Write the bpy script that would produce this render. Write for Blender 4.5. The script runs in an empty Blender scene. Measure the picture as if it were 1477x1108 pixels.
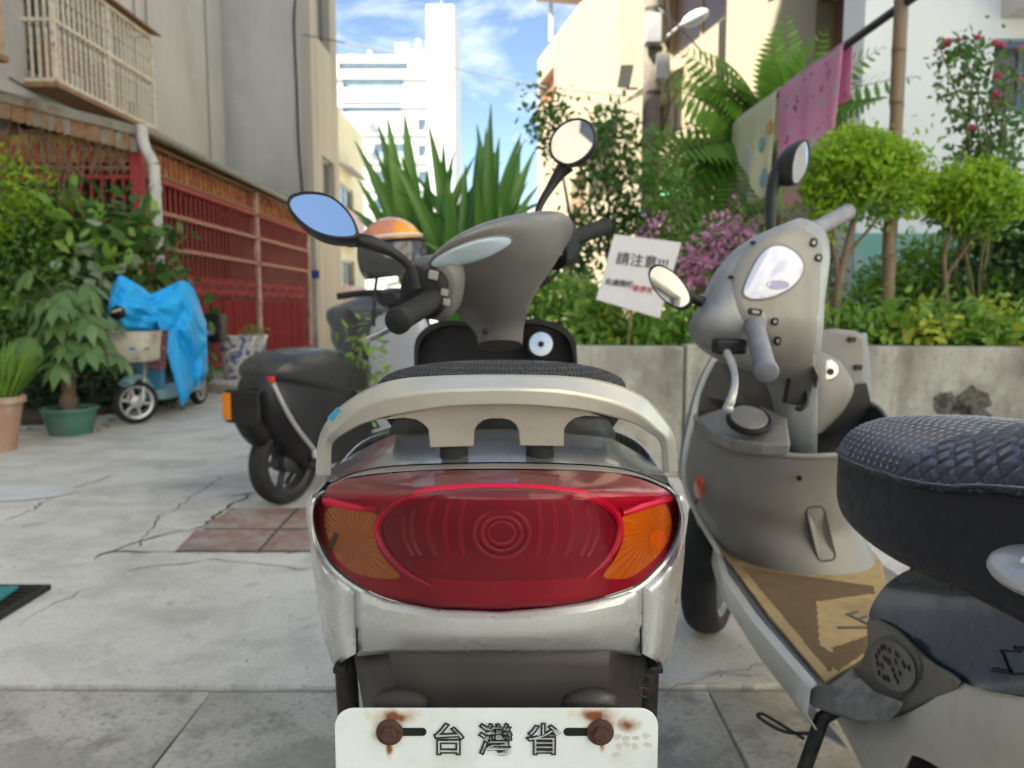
import bpy, bmesh, math, random
import numpy as np
from mathutils import Vector, Matrix
R = math.radians
rng = random.Random(7)
nrng = np.random.default_rng(11)
scene = bpy.context.scene
COL = scene.collection

# ------------------------------------------------------------------ camera
F_PX, CX, CY, HORIZON = 1116.0, 738.5, 554.0, 440.0
CAM = Vector((0, 0, 0.95))
PITCH = math.atan((CY - HORIZON) / F_PX)
cam_data = bpy.data.cameras.new('camera')
cam = bpy.data.objects.new('camera', cam_data); COL.objects.link(cam)
cam.location = CAM; cam.rotation_euler = (math.pi / 2 - PITCH, 0, 0)
cam_data.sensor_fit = 'HORIZONTAL'; cam_data.sensor_width = 36.0
cam_data.lens = 36.0 * F_PX / 1477.0
cam_data.clip_start = 0.05; cam_data.clip_end = 2000
cam_data.dof.use_dof = True; cam_data.dof.focus_distance = 0.63
cam_data.dof.aperture_fstop = cam_data.lens / 3.1
scene.camera = cam

# ------------------------------------------------------------------ light
SUN_EL = R(50); SUN_DIR = Vector((-0.78 * math.cos(SUN_EL), -0.626 * math.cos(SUN_EL), math.sin(SUN_EL))).normalized()
world = bpy.data.worlds.new('World'); scene.world = world; world.use_nodes = True
wt = world.node_tree; wn = wt.nodes; wl = wt.links; wn.clear()
sky = wn.new('ShaderNodeTexSky'); sky.sky_type = 'NISHITA'; sky.sun_disc = False
sky.sun_elevation = SUN_EL; sky.sun_rotation = math.atan2(SUN_DIR.x, SUN_DIR.y)
sky.air_density = 1.0; sky.dust_density = 0.1; sky.ozone_density = 1.5; sky.altitude = 2500
tc = wn.new('ShaderNodeTexCoord'); mp = wn.new('ShaderNodeMapping')
mp.inputs['Scale'].default_value = (1.0, 1.0, 2.6); mp.inputs['Rotation'].default_value = (0.25, 0.2, 0.6)
nz = wn.new('ShaderNodeTexNoise'); nz.inputs['Scale'].default_value = 2.6; nz.inputs['Detail'].default_value = 9; nz.inputs['Roughness'].default_value = 0.62
nz.inputs['Distortion'].default_value = 0.5
cr = wn.new('ShaderNodeMapRange'); cr.inputs['From Min'].default_value = 0.50; cr.inputs['From Max'].default_value = 0.72; cr.inputs['To Max'].default_value = 0.7
mx = wn.new('ShaderNodeMix'); mx.data_type = 'RGBA'
mx.inputs['B'].default_value = (8, 8.2, 8.6, 1)
bg = wn.new('ShaderNodeBackground'); bg.inputs['Strength'].default_value = 0.05
out = wn.new('ShaderNodeOutputWorld')
wl.new(tc.outputs['Generated'], mp.inputs['Vector']); wl.new(mp.outputs['Vector'], nz.inputs['Vector'])
wl.new(nz.outputs['Fac'], cr.inputs['Value']); wl.new(cr.outputs['Result'], mx.inputs['Factor'])
wl.new(sky.outputs['Color'], mx.inputs['A']); wl.new(mx.outputs['Result'], bg.inputs['Color'])
wl.new(bg.outputs['Background'], out.inputs['Surface'])
sun_d = bpy.data.lights.new('sun', 'SUN'); sun_d.energy = 4.3; sun_d.angle = R(0.53); sun_d.color = (1.0, 0.95, 0.87)
sun = bpy.data.objects.new('sun', sun_d); COL.objects.link(sun)
sun.rotation_euler = (-SUN_DIR).to_track_quat('-Z', 'Y').to_euler(); sun.location = (-20, -18, 30)
scene.view_settings.view_transform = 'Standard'; scene.view_settings.look = 'None'
scene.view_settings.gamma = 1.0; scene.view_settings.use_curve_mapping = False
scene.view_settings.exposure = 2.55
scene.view_settings.use_white_balance = True; scene.view_settings.white_balance_temperature = 7100; scene.view_settings.white_balance_tint = 6
scene.render.engine = 'CYCLES'
scene.cycles.use_denoising = True
scene.cycles.max_bounces = 8; scene.cycles.diffuse_bounces = 3; scene.cycles.glossy_bounces = 4
scene.cycles.transparent_max_bounces = 12; scene.cycles.transmission_bounces = 4
scene.cycles.caustics_reflective = False; scene.cycles.caustics_refractive = False
scene.cycles.sample_clamp_indirect = 6.0

# ------------------------------------------------------------------ picture point -> place at a real distance
_F = Vector((0, math.cos(PITCH), -math.sin(PITCH))); _U = Vector((0, math.sin(PITCH), math.cos(PITCH))); _X = Vector((1, 0, 0))
def ray(px, py): return _X * ((px - CX) / F_PX) + _U * ((CY - py) / F_PX) + _F
def P(px, py, Y):
    r = ray(px, py); return CAM + r * (Y / r.y)
def G(px, py, z=0.0):
    r = ray(px, py); return CAM + r * ((z - CAM.z) / r.z)
def lerp(a, b, t): return a + (b - a) * t
def interp(x, pts):
    if x <= pts[0][0]: return pts[0][1]
    for (a, b), (c, d) in zip(pts, pts[1:]):
        if x <= c: return b + (d - b) * (x - a) / (c - a) if c > a else d
    return pts[-1][1]
def catmull(pts, n):
    """smooth polyline through pts (any tuples), n samples per span"""
    pts = [Vector(p) for p in pts]; o = []
    for i in range(len(pts) - 1):
        p0 = pts[max(i - 1, 0)]; p1 = pts[i]; p2 = pts[i + 1]; p3 = pts[min(i + 2, len(pts) - 1)]
        for k in range(n):
            t = k / n
            o.append(0.5 * ((2 * p1) + (p2 - p0) * t + (2 * p0 - 5 * p1 + 4 * p2 - p3) * t * t + (3 * p1 - p0 - 3 * p2 + p3) * t ** 3))
    o.append(pts[-1]); return o

# ------------------------------------------------------------------ mesh builder
class MB:
    def __init__(s): s.v = []; s.f = []
    def add(s, vs, fs):
        b = len(s.v); s.v += [tuple(v) for v in vs]; s.f += [tuple(i + b for i in f) for f in fs]; return s
    def box(s, lo, hi):
        x0, y0, z0 = lo; x1, y1, z1 = hi
        return s.add([(x0,y0,z0),(x1,y0,z0),(x1,y1,z0),(x0,y1,z0),(x0,y0,z1),(x1,y0,z1),(x1,y1,z1),(x0,y1,z1)],
                     [(0,3,2,1),(4,5,6,7),(0,1,5,4),(1,2,6,5),(2,3,7,6),(3,0,4,7)])
    def obox(s, c, ax, ay, az):
        """box from a centre and three half-extent vectors"""
        c = Vector(c); ax = Vector(ax); ay = Vector(ay); az = Vector(az)
        vs = [c + ax*i + ay*j + az*k for k in (-1, 1) for (i, j) in ((-1,-1),(1,-1),(1,1),(-1,1))]
        return s.add(vs, [(0,3,2,1),(4,5,6,7),(0,1,5,4),(1,2,6,5),(2,3,7,6),(3,0,4,7)])
    def loft(s, rings, caps=True, closed=True):
        n = len(rings[0]); vs = [p for r in rings for p in r]; fs = []
        m = n if closed else n - 1
        for i in range(len(rings) - 1):
            for j in range(m):
                k = (j + 1) % n
                fs.append((i*n + j, i*n + k, (i+1)*n + k, (i+1)*n + j))
        if caps and closed:
            fs.append(tuple(reversed(range(n)))); fs.append(tuple((len(rings)-1)*n + j for j in range(n)))
        return s.add(vs, fs)
    def grid(s, rows): return s.loft(rows, caps=False, closed=False)
    def tube(s, path, rad, seg=10, caps=True, flat=None):
        """tube round a path; rad a number or one per point; flat=(vector, factor) squashes along a direction"""
        path = [Vector(p) for p in path]; n = len(path)
        if not isinstance(rad, (list, tuple)): rad = [rad] * n
        t0 = (path[1] - path[0]).normalized()
        up = Vector((0, 0, 1)) if abs(t0.z) < 0.9 else Vector((1, 0, 0))
        nx = t0.cross(up).normalized(); rings = []
        for i, p in enumerate(path):
            t = (path[min(i+1, n-1)] - path[max(i-1, 0)]).normalized()
            nx = (nx - t * nx.dot(t)).normalized(); ny = t.cross(nx)
            ring = []
            for k in range(seg):
                a = 2 * math.pi * k / seg
                d = (nx * math.cos(a) + ny * math.sin(a)) * rad[i]
                if flat: d = d - flat[0] * d.dot(flat[0]) * (1 - flat[1])
                ring.append(p + d)
            rings.append(ring)
        return s.loft(rings, caps)
    def prism(s, outline, vec):
        """flat outline (3-D points) extruded by vec"""
        a = [Vector(p) for p in outline]; b = [p + Vector(vec) for p in a]; n = len(a)
        fs = [tuple(range(n)), tuple(reversed(range(n, 2*n)))] + [(i, n + i, n + (i+1) % n, (i+1) % n) for i in range(n)]
        return s.add(a + b, fs)
    def lathe(s, c, axis, prof, seg=24, caps=True):
        """prof = [(radius, distance along axis)]"""
        c = Vector(c); axis = Vector(axis).normalized()
        up = Vector((0, 0, 1)) if abs(axis.z) < 0.9 else Vector((0, 1, 0))
        nx = axis.cross(up).normalized(); ny = axis.cross(nx)
        rings = [[c + axis*h + (nx*math.cos(2*math.pi*k/seg) + ny*math.sin(2*math.pi*k/seg))*r for k in range(seg)] for r, h in prof]
        return s.loft(rings, caps)
    def ellipsoid(s, c, rx, ry, rz, seg=24, rows=14, M=None):
        c = Vector(c); rings = []
        for i in range(rows + 1):
            th = math.pi * (0.004 + 0.992 * i / rows); ring = []
            for k in range(seg):
                a = 2*math.pi*k/seg
                p = Vector((rx*math.sin(th)*math.cos(a), ry*math.sin(th)*math.sin(a), -rz*math.cos(th)))
                if M: p = M @ p
                ring.append(c + p)
            rings.append(ring)
        return s.loft(rings)
    def pxloft(s, secs, seg=20, n=2.4, sub=4, fwd=(0, 1, 0)):
        """sections (pl, pr, front, back): an oval between two side points with a depth to the front and the back"""
        vals = [tuple(a) + tuple(b) + (tf, tb) for a, b, tf, tb in secs]
        if sub > 1:
            V = [np.array(v) for v in vals]; o = []
            for i in range(len(V) - 1):
                p0 = V[max(i-1, 0)]; p1 = V[i]; p2 = V[i+1]; p3 = V[min(i+2, len(V)-1)]
                for k in range(sub):
                    t = k / sub
                    o.append(0.5*((2*p1)+(p2-p0)*t+(2*p0-5*p1+4*p2-p3)*t*t+(3*p1-p0-3*p2+p3)*t**3))
            o.append(V[-1]); vals = o
        rings = []; fwd = Vector(fwd)
        for v in vals:
            a = Vector(v[0:3]); b = Vector(v[3:6]); tf, tb = v[6], v[7]
            c = (a + b) / 2; h = (b - a) / 2; d = (fwd - h * (fwd.dot(h) / max(h.dot(h), 1e-9))).normalized()
            ring = []
            for k in range(seg):
                an = 2*math.pi*k/seg; ca, sa = math.cos(an), math.sin(an)
                x = math.copysign(abs(ca)**(2/n), ca); y = math.copysign(abs(sa)**(2/n), sa)
                ring.append(c + h * x + d * y * (tb if y > 0 else tf))
            rings.append(ring)
        return s.loft(rings)
    def mesh(s, name):
        m = bpy.data.meshes.new(name); m.from_pydata(s.v, [], s.f)
        bm = bmesh.new(); bm.from_mesh(m); bmesh.ops.recalc_face_normals(bm, faces=bm.faces); bm.to_mesh(m); bm.free()
        m.update(); return m

WLOC = {}
def thing(name, label, cat, loc=(0, 0, 0), group=None, kind=None):
    o = bpy.data.objects.new(name, None); COL.objects.link(o); o.location = loc; o.empty_display_size = 0.1
    WLOC[o.name] = Vector(loc); tag(o, label, cat, group, kind); return o
def tag(o, label=None, cat=None, group=None, kind=None):
    if label: o['label'] = label
    if cat: o['category'] = cat
    if group: o['group'] = group
    if kind: o['kind'] = kind
    return o
def link(name, mesh, mat, parent=None, loc=(0, 0, 0), rot=None):
    o = bpy.data.objects.new(name, mesh); COL.objects.link(o)
    if mat is not None and not mesh.materials: mesh.materials.append(mat)
    loc = Vector(loc); WLOC[o.name] = loc.copy()
    if parent is not None:
        o.parent = parent; o.location = loc - WLOC[parent.name]
    else: o.location = loc
    if rot: o.rotation_euler = rot
    return o
def obj(name, mb, mat, parent=None, smooth=True, sub=0, bevel=0, angle=40, solid=0, loc=(0, 0, 0)):
    m = mb.mesh(name) if isinstance(mb, MB) else mb
    if smooth: m.polygons.foreach_set('use_smooth', [True] * len(m.polygons))
    o = link(name, m, mat, parent, loc)
    if solid:
        q = o.modifiers.new('solid', 'SOLIDIFY'); q.thickness = solid; q.offset = 0
    if bevel:
        q = o.modifiers.new('bevel', 'BEVEL'); q.width = bevel; q.segments = 2; q.limit_method = 'ANGLE'; q.angle_limit = R(35)
    if sub:
        q = o.modifiers.new('sub', 'SUBSURF'); q.levels = sub; q.render_levels = sub
    if smooth and not sub:
        m.set_sharp_from_angle(angle=R(angle))
    return o
def text_mesh(body, size, depth=0.0006, offset=0.0, name='lettering', shear=0.0, align='CENTER'):
    c = bpy.data.curves.new(name, 'FONT'); c.body = body; c.size = size; c.extrude = depth; c.offset = offset
    c.align_x = align; c.align_y = 'CENTER'; c.resolution_u = 3; c.shear = shear
    o = bpy.data.objects.new('tmp', c); COL.objects.link(o)
    m = bpy.data.meshes.new_from_object(o.evaluated_get(bpy.context.evaluated_depsgraph_get()))
    bpy.data.objects.remove(o); m.name = name; return m
def place_mesh(m, M):
    m.transform(M); return m
def basis(o, x, y):
    """matrix with local x, y along world x, y and z = x cross y, at o"""
    x = Vector(x).normalized(); y = Vector(y); y = (y - x * y.dot(x)).normalized(); z = x.cross(y)
    M = Matrix((x, y, z)).transposed().to_4x4(); M.translation = Vector(o); return M

# ------------------------------------------------------------------ materials
MATS = {}
def pm(name, c1, c2=None, rough=0.6, metal=0.0, scale=20, detail=5, fac=(0.35, 0.7), bump=0.0, bscale=80, coat=0.0, rvar=0.0,
       c3=None, s3=3, f3=(0.5, 0.7), stretch=None, spec=0.5, bdist=0.002, sheen=0.0):
    """principled material: base colour varied by noise at one or two sizes, fine relief, uneven gloss"""
    if name in MATS: return MATS[name]
    m = bpy.data.materials.new(name); m.use_nodes = True; MATS[name] = m
    nt = m.node_tree; N = nt.nodes; L = nt.links; b = N['Principled BSDF']
    b.inputs['Base Color'].default_value = (*c1, 1); b.inputs['Roughness'].default_value = rough; b.inputs['Metallic'].default_value = metal
    b.inputs['Coat Weight'].default_value = coat; b.inputs['Coat Roughness'].default_value = 0.08; b.inputs['Specular IOR Level'].default_value = spec
    if sheen: b.inputs['Sheen Weight'].default_value = sheen
    t = N.new('ShaderNodeTexCoord'); vec = t.outputs['Object']
    if stretch:
        q = N.new('ShaderNodeMapping'); q.inputs['Scale'].default_value = stretch; L.new(vec, q.inputs['Vector']); vec = q.outputs['Vector']
    def noise(sc, de=5):
        n = N.new('ShaderNodeTexNoise'); n.inputs['Scale'].default_value = sc; n.inputs['Detail'].default_value = de; n.inputs['Roughness'].default_value = 0.6
        L.new(vec, n.inputs['Vector']); return n.outputs['Fac']
    def rnge(s, a, bb, lo=0.0, hi=1.0):
        r = N.new('ShaderNodeMapRange'); r.inputs['From Min'].default_value = a; r.inputs['From Max'].default_value = bb
        r.inputs['To Min'].default_value = lo; r.inputs['To Max'].default_value = hi; L.new(s, r.inputs['Value']); return r.outputs['Result']
    col = None
    if c2:
        x = N.new('ShaderNodeMix'); x.data_type = 'RGBA'; x.inputs['A'].default_value = (*c1, 1); x.inputs['B'].default_value = (*c2, 1)
        nf = noise(scale, detail); L.new(rnge(nf, *fac), x.inputs['Factor']); col = x.outputs['Result']
    if c3:
        x = N.new('ShaderNodeMix'); x.data_type = 'RGBA'; x.inputs['A'].default_value = (*c1, 1); x.inputs['B'].default_value = (*c3, 1)
        if col: L.new(col, x.inputs['A'])
        L.new(rnge(noise(s3, 8), *f3), x.inputs['Factor']); col = x.outputs['Result']
    if col: L.new(col, b.inputs['Base Color'])
    if rvar: L.new(rnge(noise(scale * 1.7, 6), 0.3, 0.7, max(rough - rvar, 0.02), min(rough + rvar, 1)), b.inputs['Roughness'])
    if bump:
        u = N.new('ShaderNodeBump'); u.inputs['Strength'].default_value = bump; u.inputs['Distance'].default_value = bdist
        L.new(noise(bscale, 6), u.inputs['Height']); L.new(u.outputs['Normal'], b.inputs['Normal'])
    return m
def dirty(m, scale, col, f, stretch=None, detail=9, soft=True):
    """one more layer of stains over a material's colour"""
    nt = m.node_tree; N = nt.nodes; L = nt.links; b = N['Principled BSDF']; t = N.new('ShaderNodeTexCoord'); v = t.outputs['Object']
    if stretch:
        q = N.new('ShaderNodeMapping'); q.inputs['Scale'].default_value = stretch; L.new(v, q.inputs['Vector']); v = q.outputs['Vector']
    n = N.new('ShaderNodeTexNoise'); n.inputs['Scale'].default_value = scale; n.inputs['Detail'].default_value = detail; n.inputs['Roughness'].default_value = .65; L.new(v, n.inputs['Vector'])
    r = N.new('ShaderNodeMapRange'); r.inputs['From Min'].default_value = f[0]; r.inputs['From Max'].default_value = f[1]; r.inputs['To Max'].default_value = f[2] if len(f) > 2 else 1; L.new(n.outputs['Fac'], r.inputs['Value'])
    x = N.new('ShaderNodeMix'); x.data_type = 'RGBA'; x.inputs['B'].default_value = (*col, 1); L.new(r.outputs['Result'], x.inputs['Factor'])
    lk = b.inputs['Base Color'].links
    if lk: L.new(lk[0].from_socket, x.inputs['A'])
    else: x.inputs['A'].default_value = b.inputs['Base Color'].default_value
    L.new(x.outputs['Result'], b.inputs['Base Color']); return m
def leafmat(name, ca, cb, trans=0.35, rough=0.45):
    if name in MATS: return MATS[name]
    m = bpy.data.materials.new(name); m.use_nodes = True; MATS[name] = m
    nt = m.node_tree; N = nt.nodes; L = nt.links; b = N['Principled BSDF']; b.inputs['Roughness'].default_value = rough
    g = N.new('ShaderNodeNewGeometry'); x = N.new('ShaderNodeMix'); x.data_type = 'RGBA'
    x.inputs['A'].default_value = (*ca, 1); x.inputs['B'].default_value = (*cb, 1); L.new(g.outputs['Random Per Island'], x.inputs['Factor'])
    L.new(x.outputs['Result'], b.inputs['Base Color'])
    t = N.new('ShaderNodeBsdfTranslucent'); L.new(x.outputs['Result'], t.inputs['Color'])
    ms = N.new('ShaderNodeMixShader'); ms.inputs['Fac'].default_value = trans
    L.new(b.outputs['BSDF'], ms.inputs[1]); L.new(t.outputs['BSDF'], ms.inputs[2]); L.new(ms.outputs['Shader'], N['Material Output'].inputs['Surface'])
    return m
def glassmat(name, tint, rough=0.03, ior=1.5, gloss=(1, 1, 1)):
    """a thin clear or tinted pane: tinted see-through with a mirror-like sheen that grows at grazing angles"""
    if name in MATS: return MATS[name]
    m = bpy.data.materials.new(name); m.use_nodes = True; MATS[name] = m
    nt = m.node_tree; N = nt.nodes; L = nt.links; N.remove(N['Principled BSDF'])
    tr = N.new('ShaderNodeBsdfTransparent'); tr.inputs['Color'].default_value = (*tint, 1)
    gl = N.new('ShaderNodeBsdfGlossy'); gl.inputs['Roughness'].default_value = rough; gl.inputs['Color'].default_value = (*gloss, 1)
    fr = N.new('ShaderNodeFresnel'); fr.inputs['IOR'].default_value = ior
    ms = N.new('ShaderNodeMixShader'); L.new(fr.outputs['Fac'], ms.inputs['Fac']); L.new(tr.outputs['BSDF'], ms.inputs[1]); L.new(gl.outputs['BSDF'], ms.inputs[2])
    L.new(ms.outputs['Shader'], N['Material Output'].inputs['Surface']); return m
# ================================================================== SETTING
M_conc = pm('concrete_road', (.66,.635,.575), (.55,.53,.475), rough=.9, scale=1.6, detail=10, fac=(.38,.66), bump=.5, bscale=55, c3=(.36,.35,.315), s3=.9, f3=(.55,.74), bdist=.003)
M_conc2 = pm('old_pavement', (.52,.495,.435), (.39,.37,.315), rough=.93, scale=4.5, detail=11, fac=(.36,.64), bump=.8, bscale=70, c3=(.15,.145,.125), s3=1.4, f3=(.52,.72), bdist=.004)
M_grey_ground = pm('packed_ground', (.55,.54,.50), (.48,.47,.43), rough=.95, scale=3)
M_crack = pm('crack_dirt', (.055,.052,.045), (.09,.085,.07), rough=1, scale=40)
M_redpav = pm('red_paver', (.30,.17,.135), (.36,.30,.265), rough=.92, scale=7, detail=9, fac=(.40,.60), bump=.6, bscale=60, c3=(.16,.13,.11), s3=2.5, f3=(.52,.68))
M_patch = pm('new_cement', (.62,.63,.62), (.52,.53,.52), rough=.9, scale=6)

dirty(M_conc, 3.2, (.38,.365,.33), (.50,.68,.55)); dirty(M_conc, 14, (.76,.74,.69), (.56,.70,.5)); dirty(M_conc, 75, (.27,.26,.235), (.54,.68,.6)); dirty(M_conc, 220, (.22,.21,.19), (.58,.68,.6)); dirty(M_conc, 1.1, (.28,.27,.235), (.53,.70,.6), (1,2.2,1)); dirty(M_conc, 6, (.24,.23,.20), (.60,.70,.5))
dirty(M_conc2, 9, (.22,.21,.18), (.50,.66,.7)); dirty(M_conc2, 70, (.16,.155,.14), (.52,.68,.7)); dirty(M_conc2, 2.2, (.58,.56,.50), (.55,.72,.6))
dirty(M_redpav, 30, (.14,.11,.09), (.5,.7,.6))
g = MB(); g.add([(-300,-300,-.05),(300,-300,-.05),(300,700,-.05),(-300,700,-.05)], [(0,1,2,3)])
tag(obj('ground', g, M_grey_ground, smooth=False), kind='structure')
# concrete road: slab with an uneven broken front edge
rows = []
edge = []
x = -8.0
while x <= 6.0:
    edge.append((x, 1.86 + rng.uniform(-.006, .006) + .004*math.sin(x*3), 0.0)); x += .03
road = MB(); n = len(edge)
road.add(edge + [(p[0], p[1], -.05) for p in edge] + [(6, 60, 0), (-8, 60, 0)],
         [tuple(range(n)) + (2*n, 2*n+1)] + [(i, n+i, n+i+1, i+1) for i in range(n-1)])
road = obj('road', road, M_conc, smooth=False); tag(road, kind='structure')
# old paving in front of it, in single slabs with worn joints
pav = MB().box((-8, -12, -.05), (6, 1.845, -.022))
pav = obj('pavement', pav, pm('joint_sand', (.20,.19,.16), (.27,.255,.22), rough=1, scale=25), smooth=False); tag(pav, kind='structure')
def slab_mesh(w, d, seed):
    r = random.Random(seed); b = MB(); h = .014
    b.box((-w/2, -d/2, -h), (w/2, d/2, 0)); m = b.mesh('paver')
    for v in m.vertices:
        v.co.x += r.uniform(-.004, .004); v.co.y += r.uniform(-.004, .004); v.co.z += r.uniform(-.0015, .0015)
    return m
W, D = .62, .405
slabs = [slab_mesh(W-.008, D-.008, k) for k in range(5)]
for j in range(6):
    for i in range(-5, 6):
        yy = 1.845 - D/2 - j*D; xx = i*W + .18 + (W/2 if j % 2 else 0)
        o = link('paver', slabs[(i*3 + j*2) % 5], M_conc2, pav, (xx, yy, -.0085 + rng.uniform(-.0015, .0015)), (rng.uniform(-.003,.003), rng.uniform(-.003,.003), 0))
        if j == 0 or j == 1:
            q = o.modifiers.new('bevel', 'BEVEL'); q.width = .004; q.segments = 2
# red paving slabs let into the road by the black scooter
def quad_slab(name, px, mat, z0, z1, parent):
    pts = [G(a, b) for a, b in px]
    b = MB(); b.prism([(p.x, p.y, z0) for p in pts], (0, 0, z1 - z0)); o = obj(name, b, mat, parent, smooth=False, bevel=.005); return o
quad_slab('joint_bed', [(250,797),(562,797),(562,733),(334,733)], M_crack, -.04, .0025, road)
for quad in ([(254,795),(372,795),(398,766),(282,766)], [(376,795),(470,795),(482,766),(402,766)], [(286,763),(400,763),(428,734),(338,734)],
             [(404,763),(484,763),(500,735),(432,735)], [(474,795),(560,795),(560,766),(486,766)], [(488,763),(560,763),(560,735),(504,735)]):
    quad_slab('red_paver', quad, M_redpav, -.03, .006 + rng.uniform(-.001, .0015), road)
def crack(pxs, w, parent, z=.003, jag=.016, mat=None, step=.04):
    """a jagged crack: a thin dirt-filled ribbon"""
    pts = [G(a, b) for a, b in pxs]; path = []
    for a, b in zip(pts, pts[1:]):
        n = max(2, int((b - a).length / step))
        for k in range(n): path.append(a.lerp(b, k/n) + Vector((rng.uniform(-jag, jag), rng.uniform(-jag, jag), 0)))
    path.append(pts[-1]); L_, R_ = [], []
    for i, p in enumerate(path):
        t = (path[min(i+1, len(path)-1)] - path[max(i-1, 0)]).normalized(); nrm = Vector((-t.y, t.x, 0))
        ww = w * rng.uniform(.35, 1.2) * (0.25 if i in (0, len(path)-1) else 1)
        L_.append((p.x + nrm.x*ww, p.y + nrm.y*ww, z)); R_.append((p.x - nrm.x*ww, p.y - nrm.y*ww, z))
    obj('crack', MB().grid([L_, R_]), mat or M_crack, parent, smooth=False)
crack([(135,806),(165,795),(235,772),(290,762),(335,728),(365,712)], .007, road)
crack([(165,795),(250,797),(330,794)], .006, road)
crack([(330,797),(470,797),(600,797)], .006, road)
crack([(365,712),(330,716)], .009, road)
crack([(200,790),(225,750),(250,735),(320,690),(365,680)], .003, road)
crack([(0,752),(50,735),(80,714),(170,684)], .004, road, jag=.02)
crack([(20,905),(100,862),(130,848)], .002, road)
crack([(180,824),(300,808),(450,822)], .003, road)
for k in range(3):
    crack([(960+k*30,1000-k*12),(1010+k*30,985-k*10),(1080+k*25,992-k*18)], .002, road)
b = MB(); c = G(20, 712)
b.add([(c.x + .30*math.cos(a)*(1+.06*math.sin(3*a)), c.y + .17*math.sin(a), .004) for a in np.linspace(0, 2*math.pi, 33)[:-1]], [tuple(range(32))])
obj('cement_patch', b, M_patch, road, smooth=False)
# drain grate and teal mat at the left edge
M_iron = pm('black_iron', (.03,.03,.032), (.07,.055,.04), rough=.6, metal=.6, scale=60, bump=.3)
M_teal = pm('teal_rubber', (.02,.19,.20), (.03,.24,.25), rough=.7, scale=30, bump=.3, bscale=200)
dg = thing('drain_grate', 'black iron drain grate set in concrete beside teal mat', 'drain grate', G(8, 888))
c0 = G(8, 888) + Vector((-.11, .04, 0))
for k in range(9):
    obj('bar', MB().box((c0.x-.30, c0.y-.12+k*.032, .002), (c0.x+.10, c0.y-.108+k*.032, .02)), M_iron, dg, smooth=False)
b = MB(); b.box((c0.x-.32, c0.y-.15, .001), (c0.x-.30, c0.y+.18, .018)); b.box((c0.x+.10, c0.y-.15, .001), (c0.x+.12, c0.y+.18, .018))
b.box((c0.x-.30, c0.y+.165, .001), (c0.x+.10, c0.y+.18, .018)); b.box((c0.x-.30, c0.y-.15, .001), (c0.x+.10, c0.y-.135, .018))
obj('frame', b, M_iron, dg, smooth=False)
b = MB(); q = [G(a, e) for a, e in ((-120,862),(28,859),(-8,884),(-170,890))]
b.prism([(p.x, p.y, .022) for p in q], (0,0,.012)); tag(obj('rubber_mat', b, M_teal, smooth=False, bevel=.003), 'teal rubber mat lying beside the drain grate', 'mat')

# ------------------------------------------------------------------ building helpers
def holed_wall(mb, o, u, w, h, n, th, holes):
    """upright wall from o along u, height h, thickness th towards -n, with rectangular holes (u0,u1,z0,z1)"""
    us = sorted({0, w} | {a for q in holes for a in q[:2]}); zs = sorted({0, h} | {a for q in holes for a in q[2:]})
    o = Vector(o); u = Vector(u).normalized(); n = Vector(n).normalized(); Z = Vector((0,0,1))
    for a, b_ in zip(us, us[1:]):
        for c, d in zip(zs, zs[1:]):
            m = ((a+b_)/2, (c+d)/2)
            if any(q[0] < m[0] < q[1] and q[2] < m[1] < q[3] for q in holes): continue
            mb.obox(o + u*m[0] + Z*m[1] - n*th/2, u*(b_-a)/2, n*th/2, Z*(d-c)/2)
    return mb
M_glass = pm('window_glass', (.05,.06,.07), (.08,.09,.10), rough=.08, scale=2, spec=.8)
M_alu = pm('window_frame', (.45,.46,.46), (.33,.34,.34), rough=.5, metal=.4, scale=10)
def window(parent, o, u, n, u0, u1, z0, z1, depth=.14, mull=1, fmat=None, gmat=None):
    """sliding window set back in its opening: frame, mullions, panes"""
    o = Vector(o); u = Vector(u).normalized(); n = Vector(n).normalized(); Z = Vector((0,0,1)); fmat = fmat or M_alu
    c = o + u*(u0+u1)/2 + Z*(z0+z1)/2 - n*depth; w = (u1-u0)/2; h = (z1-z0)/2; t = .03
    f = MB(); f.obox(c + Z*(h-t), u*w, n*.03, Z*t); f.obox(c - Z*(h-t), u*w, n*.03, Z*t)
    f.obox(c + u*(w-t), u*t, n*.03, Z*(h-2*t)); f.obox(c - u*(w-t), u*t, n*.03, Z*(h-2*t))
    for k in range(mull): f.obox(c + u*(-w + 2*w*(k+1)/(mull+1)), u*.02, n*.025, Z*(h-2*t))
    fo = obj('window', f, fmat, parent, smooth=False)
    for k in range(mull+1):
        a = -w + 2*w*k/(mull+1) + .03; e = -w + 2*w*(k+1)/(mull+1) - .03
        obj('pane', MB().obox(c - n*.01 + u*(a+e)/2, u*(e-a)/2, n*.006, Z*(h-2*t)), gmat or M_glass, fo, smooth=False)
    return fo
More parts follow.
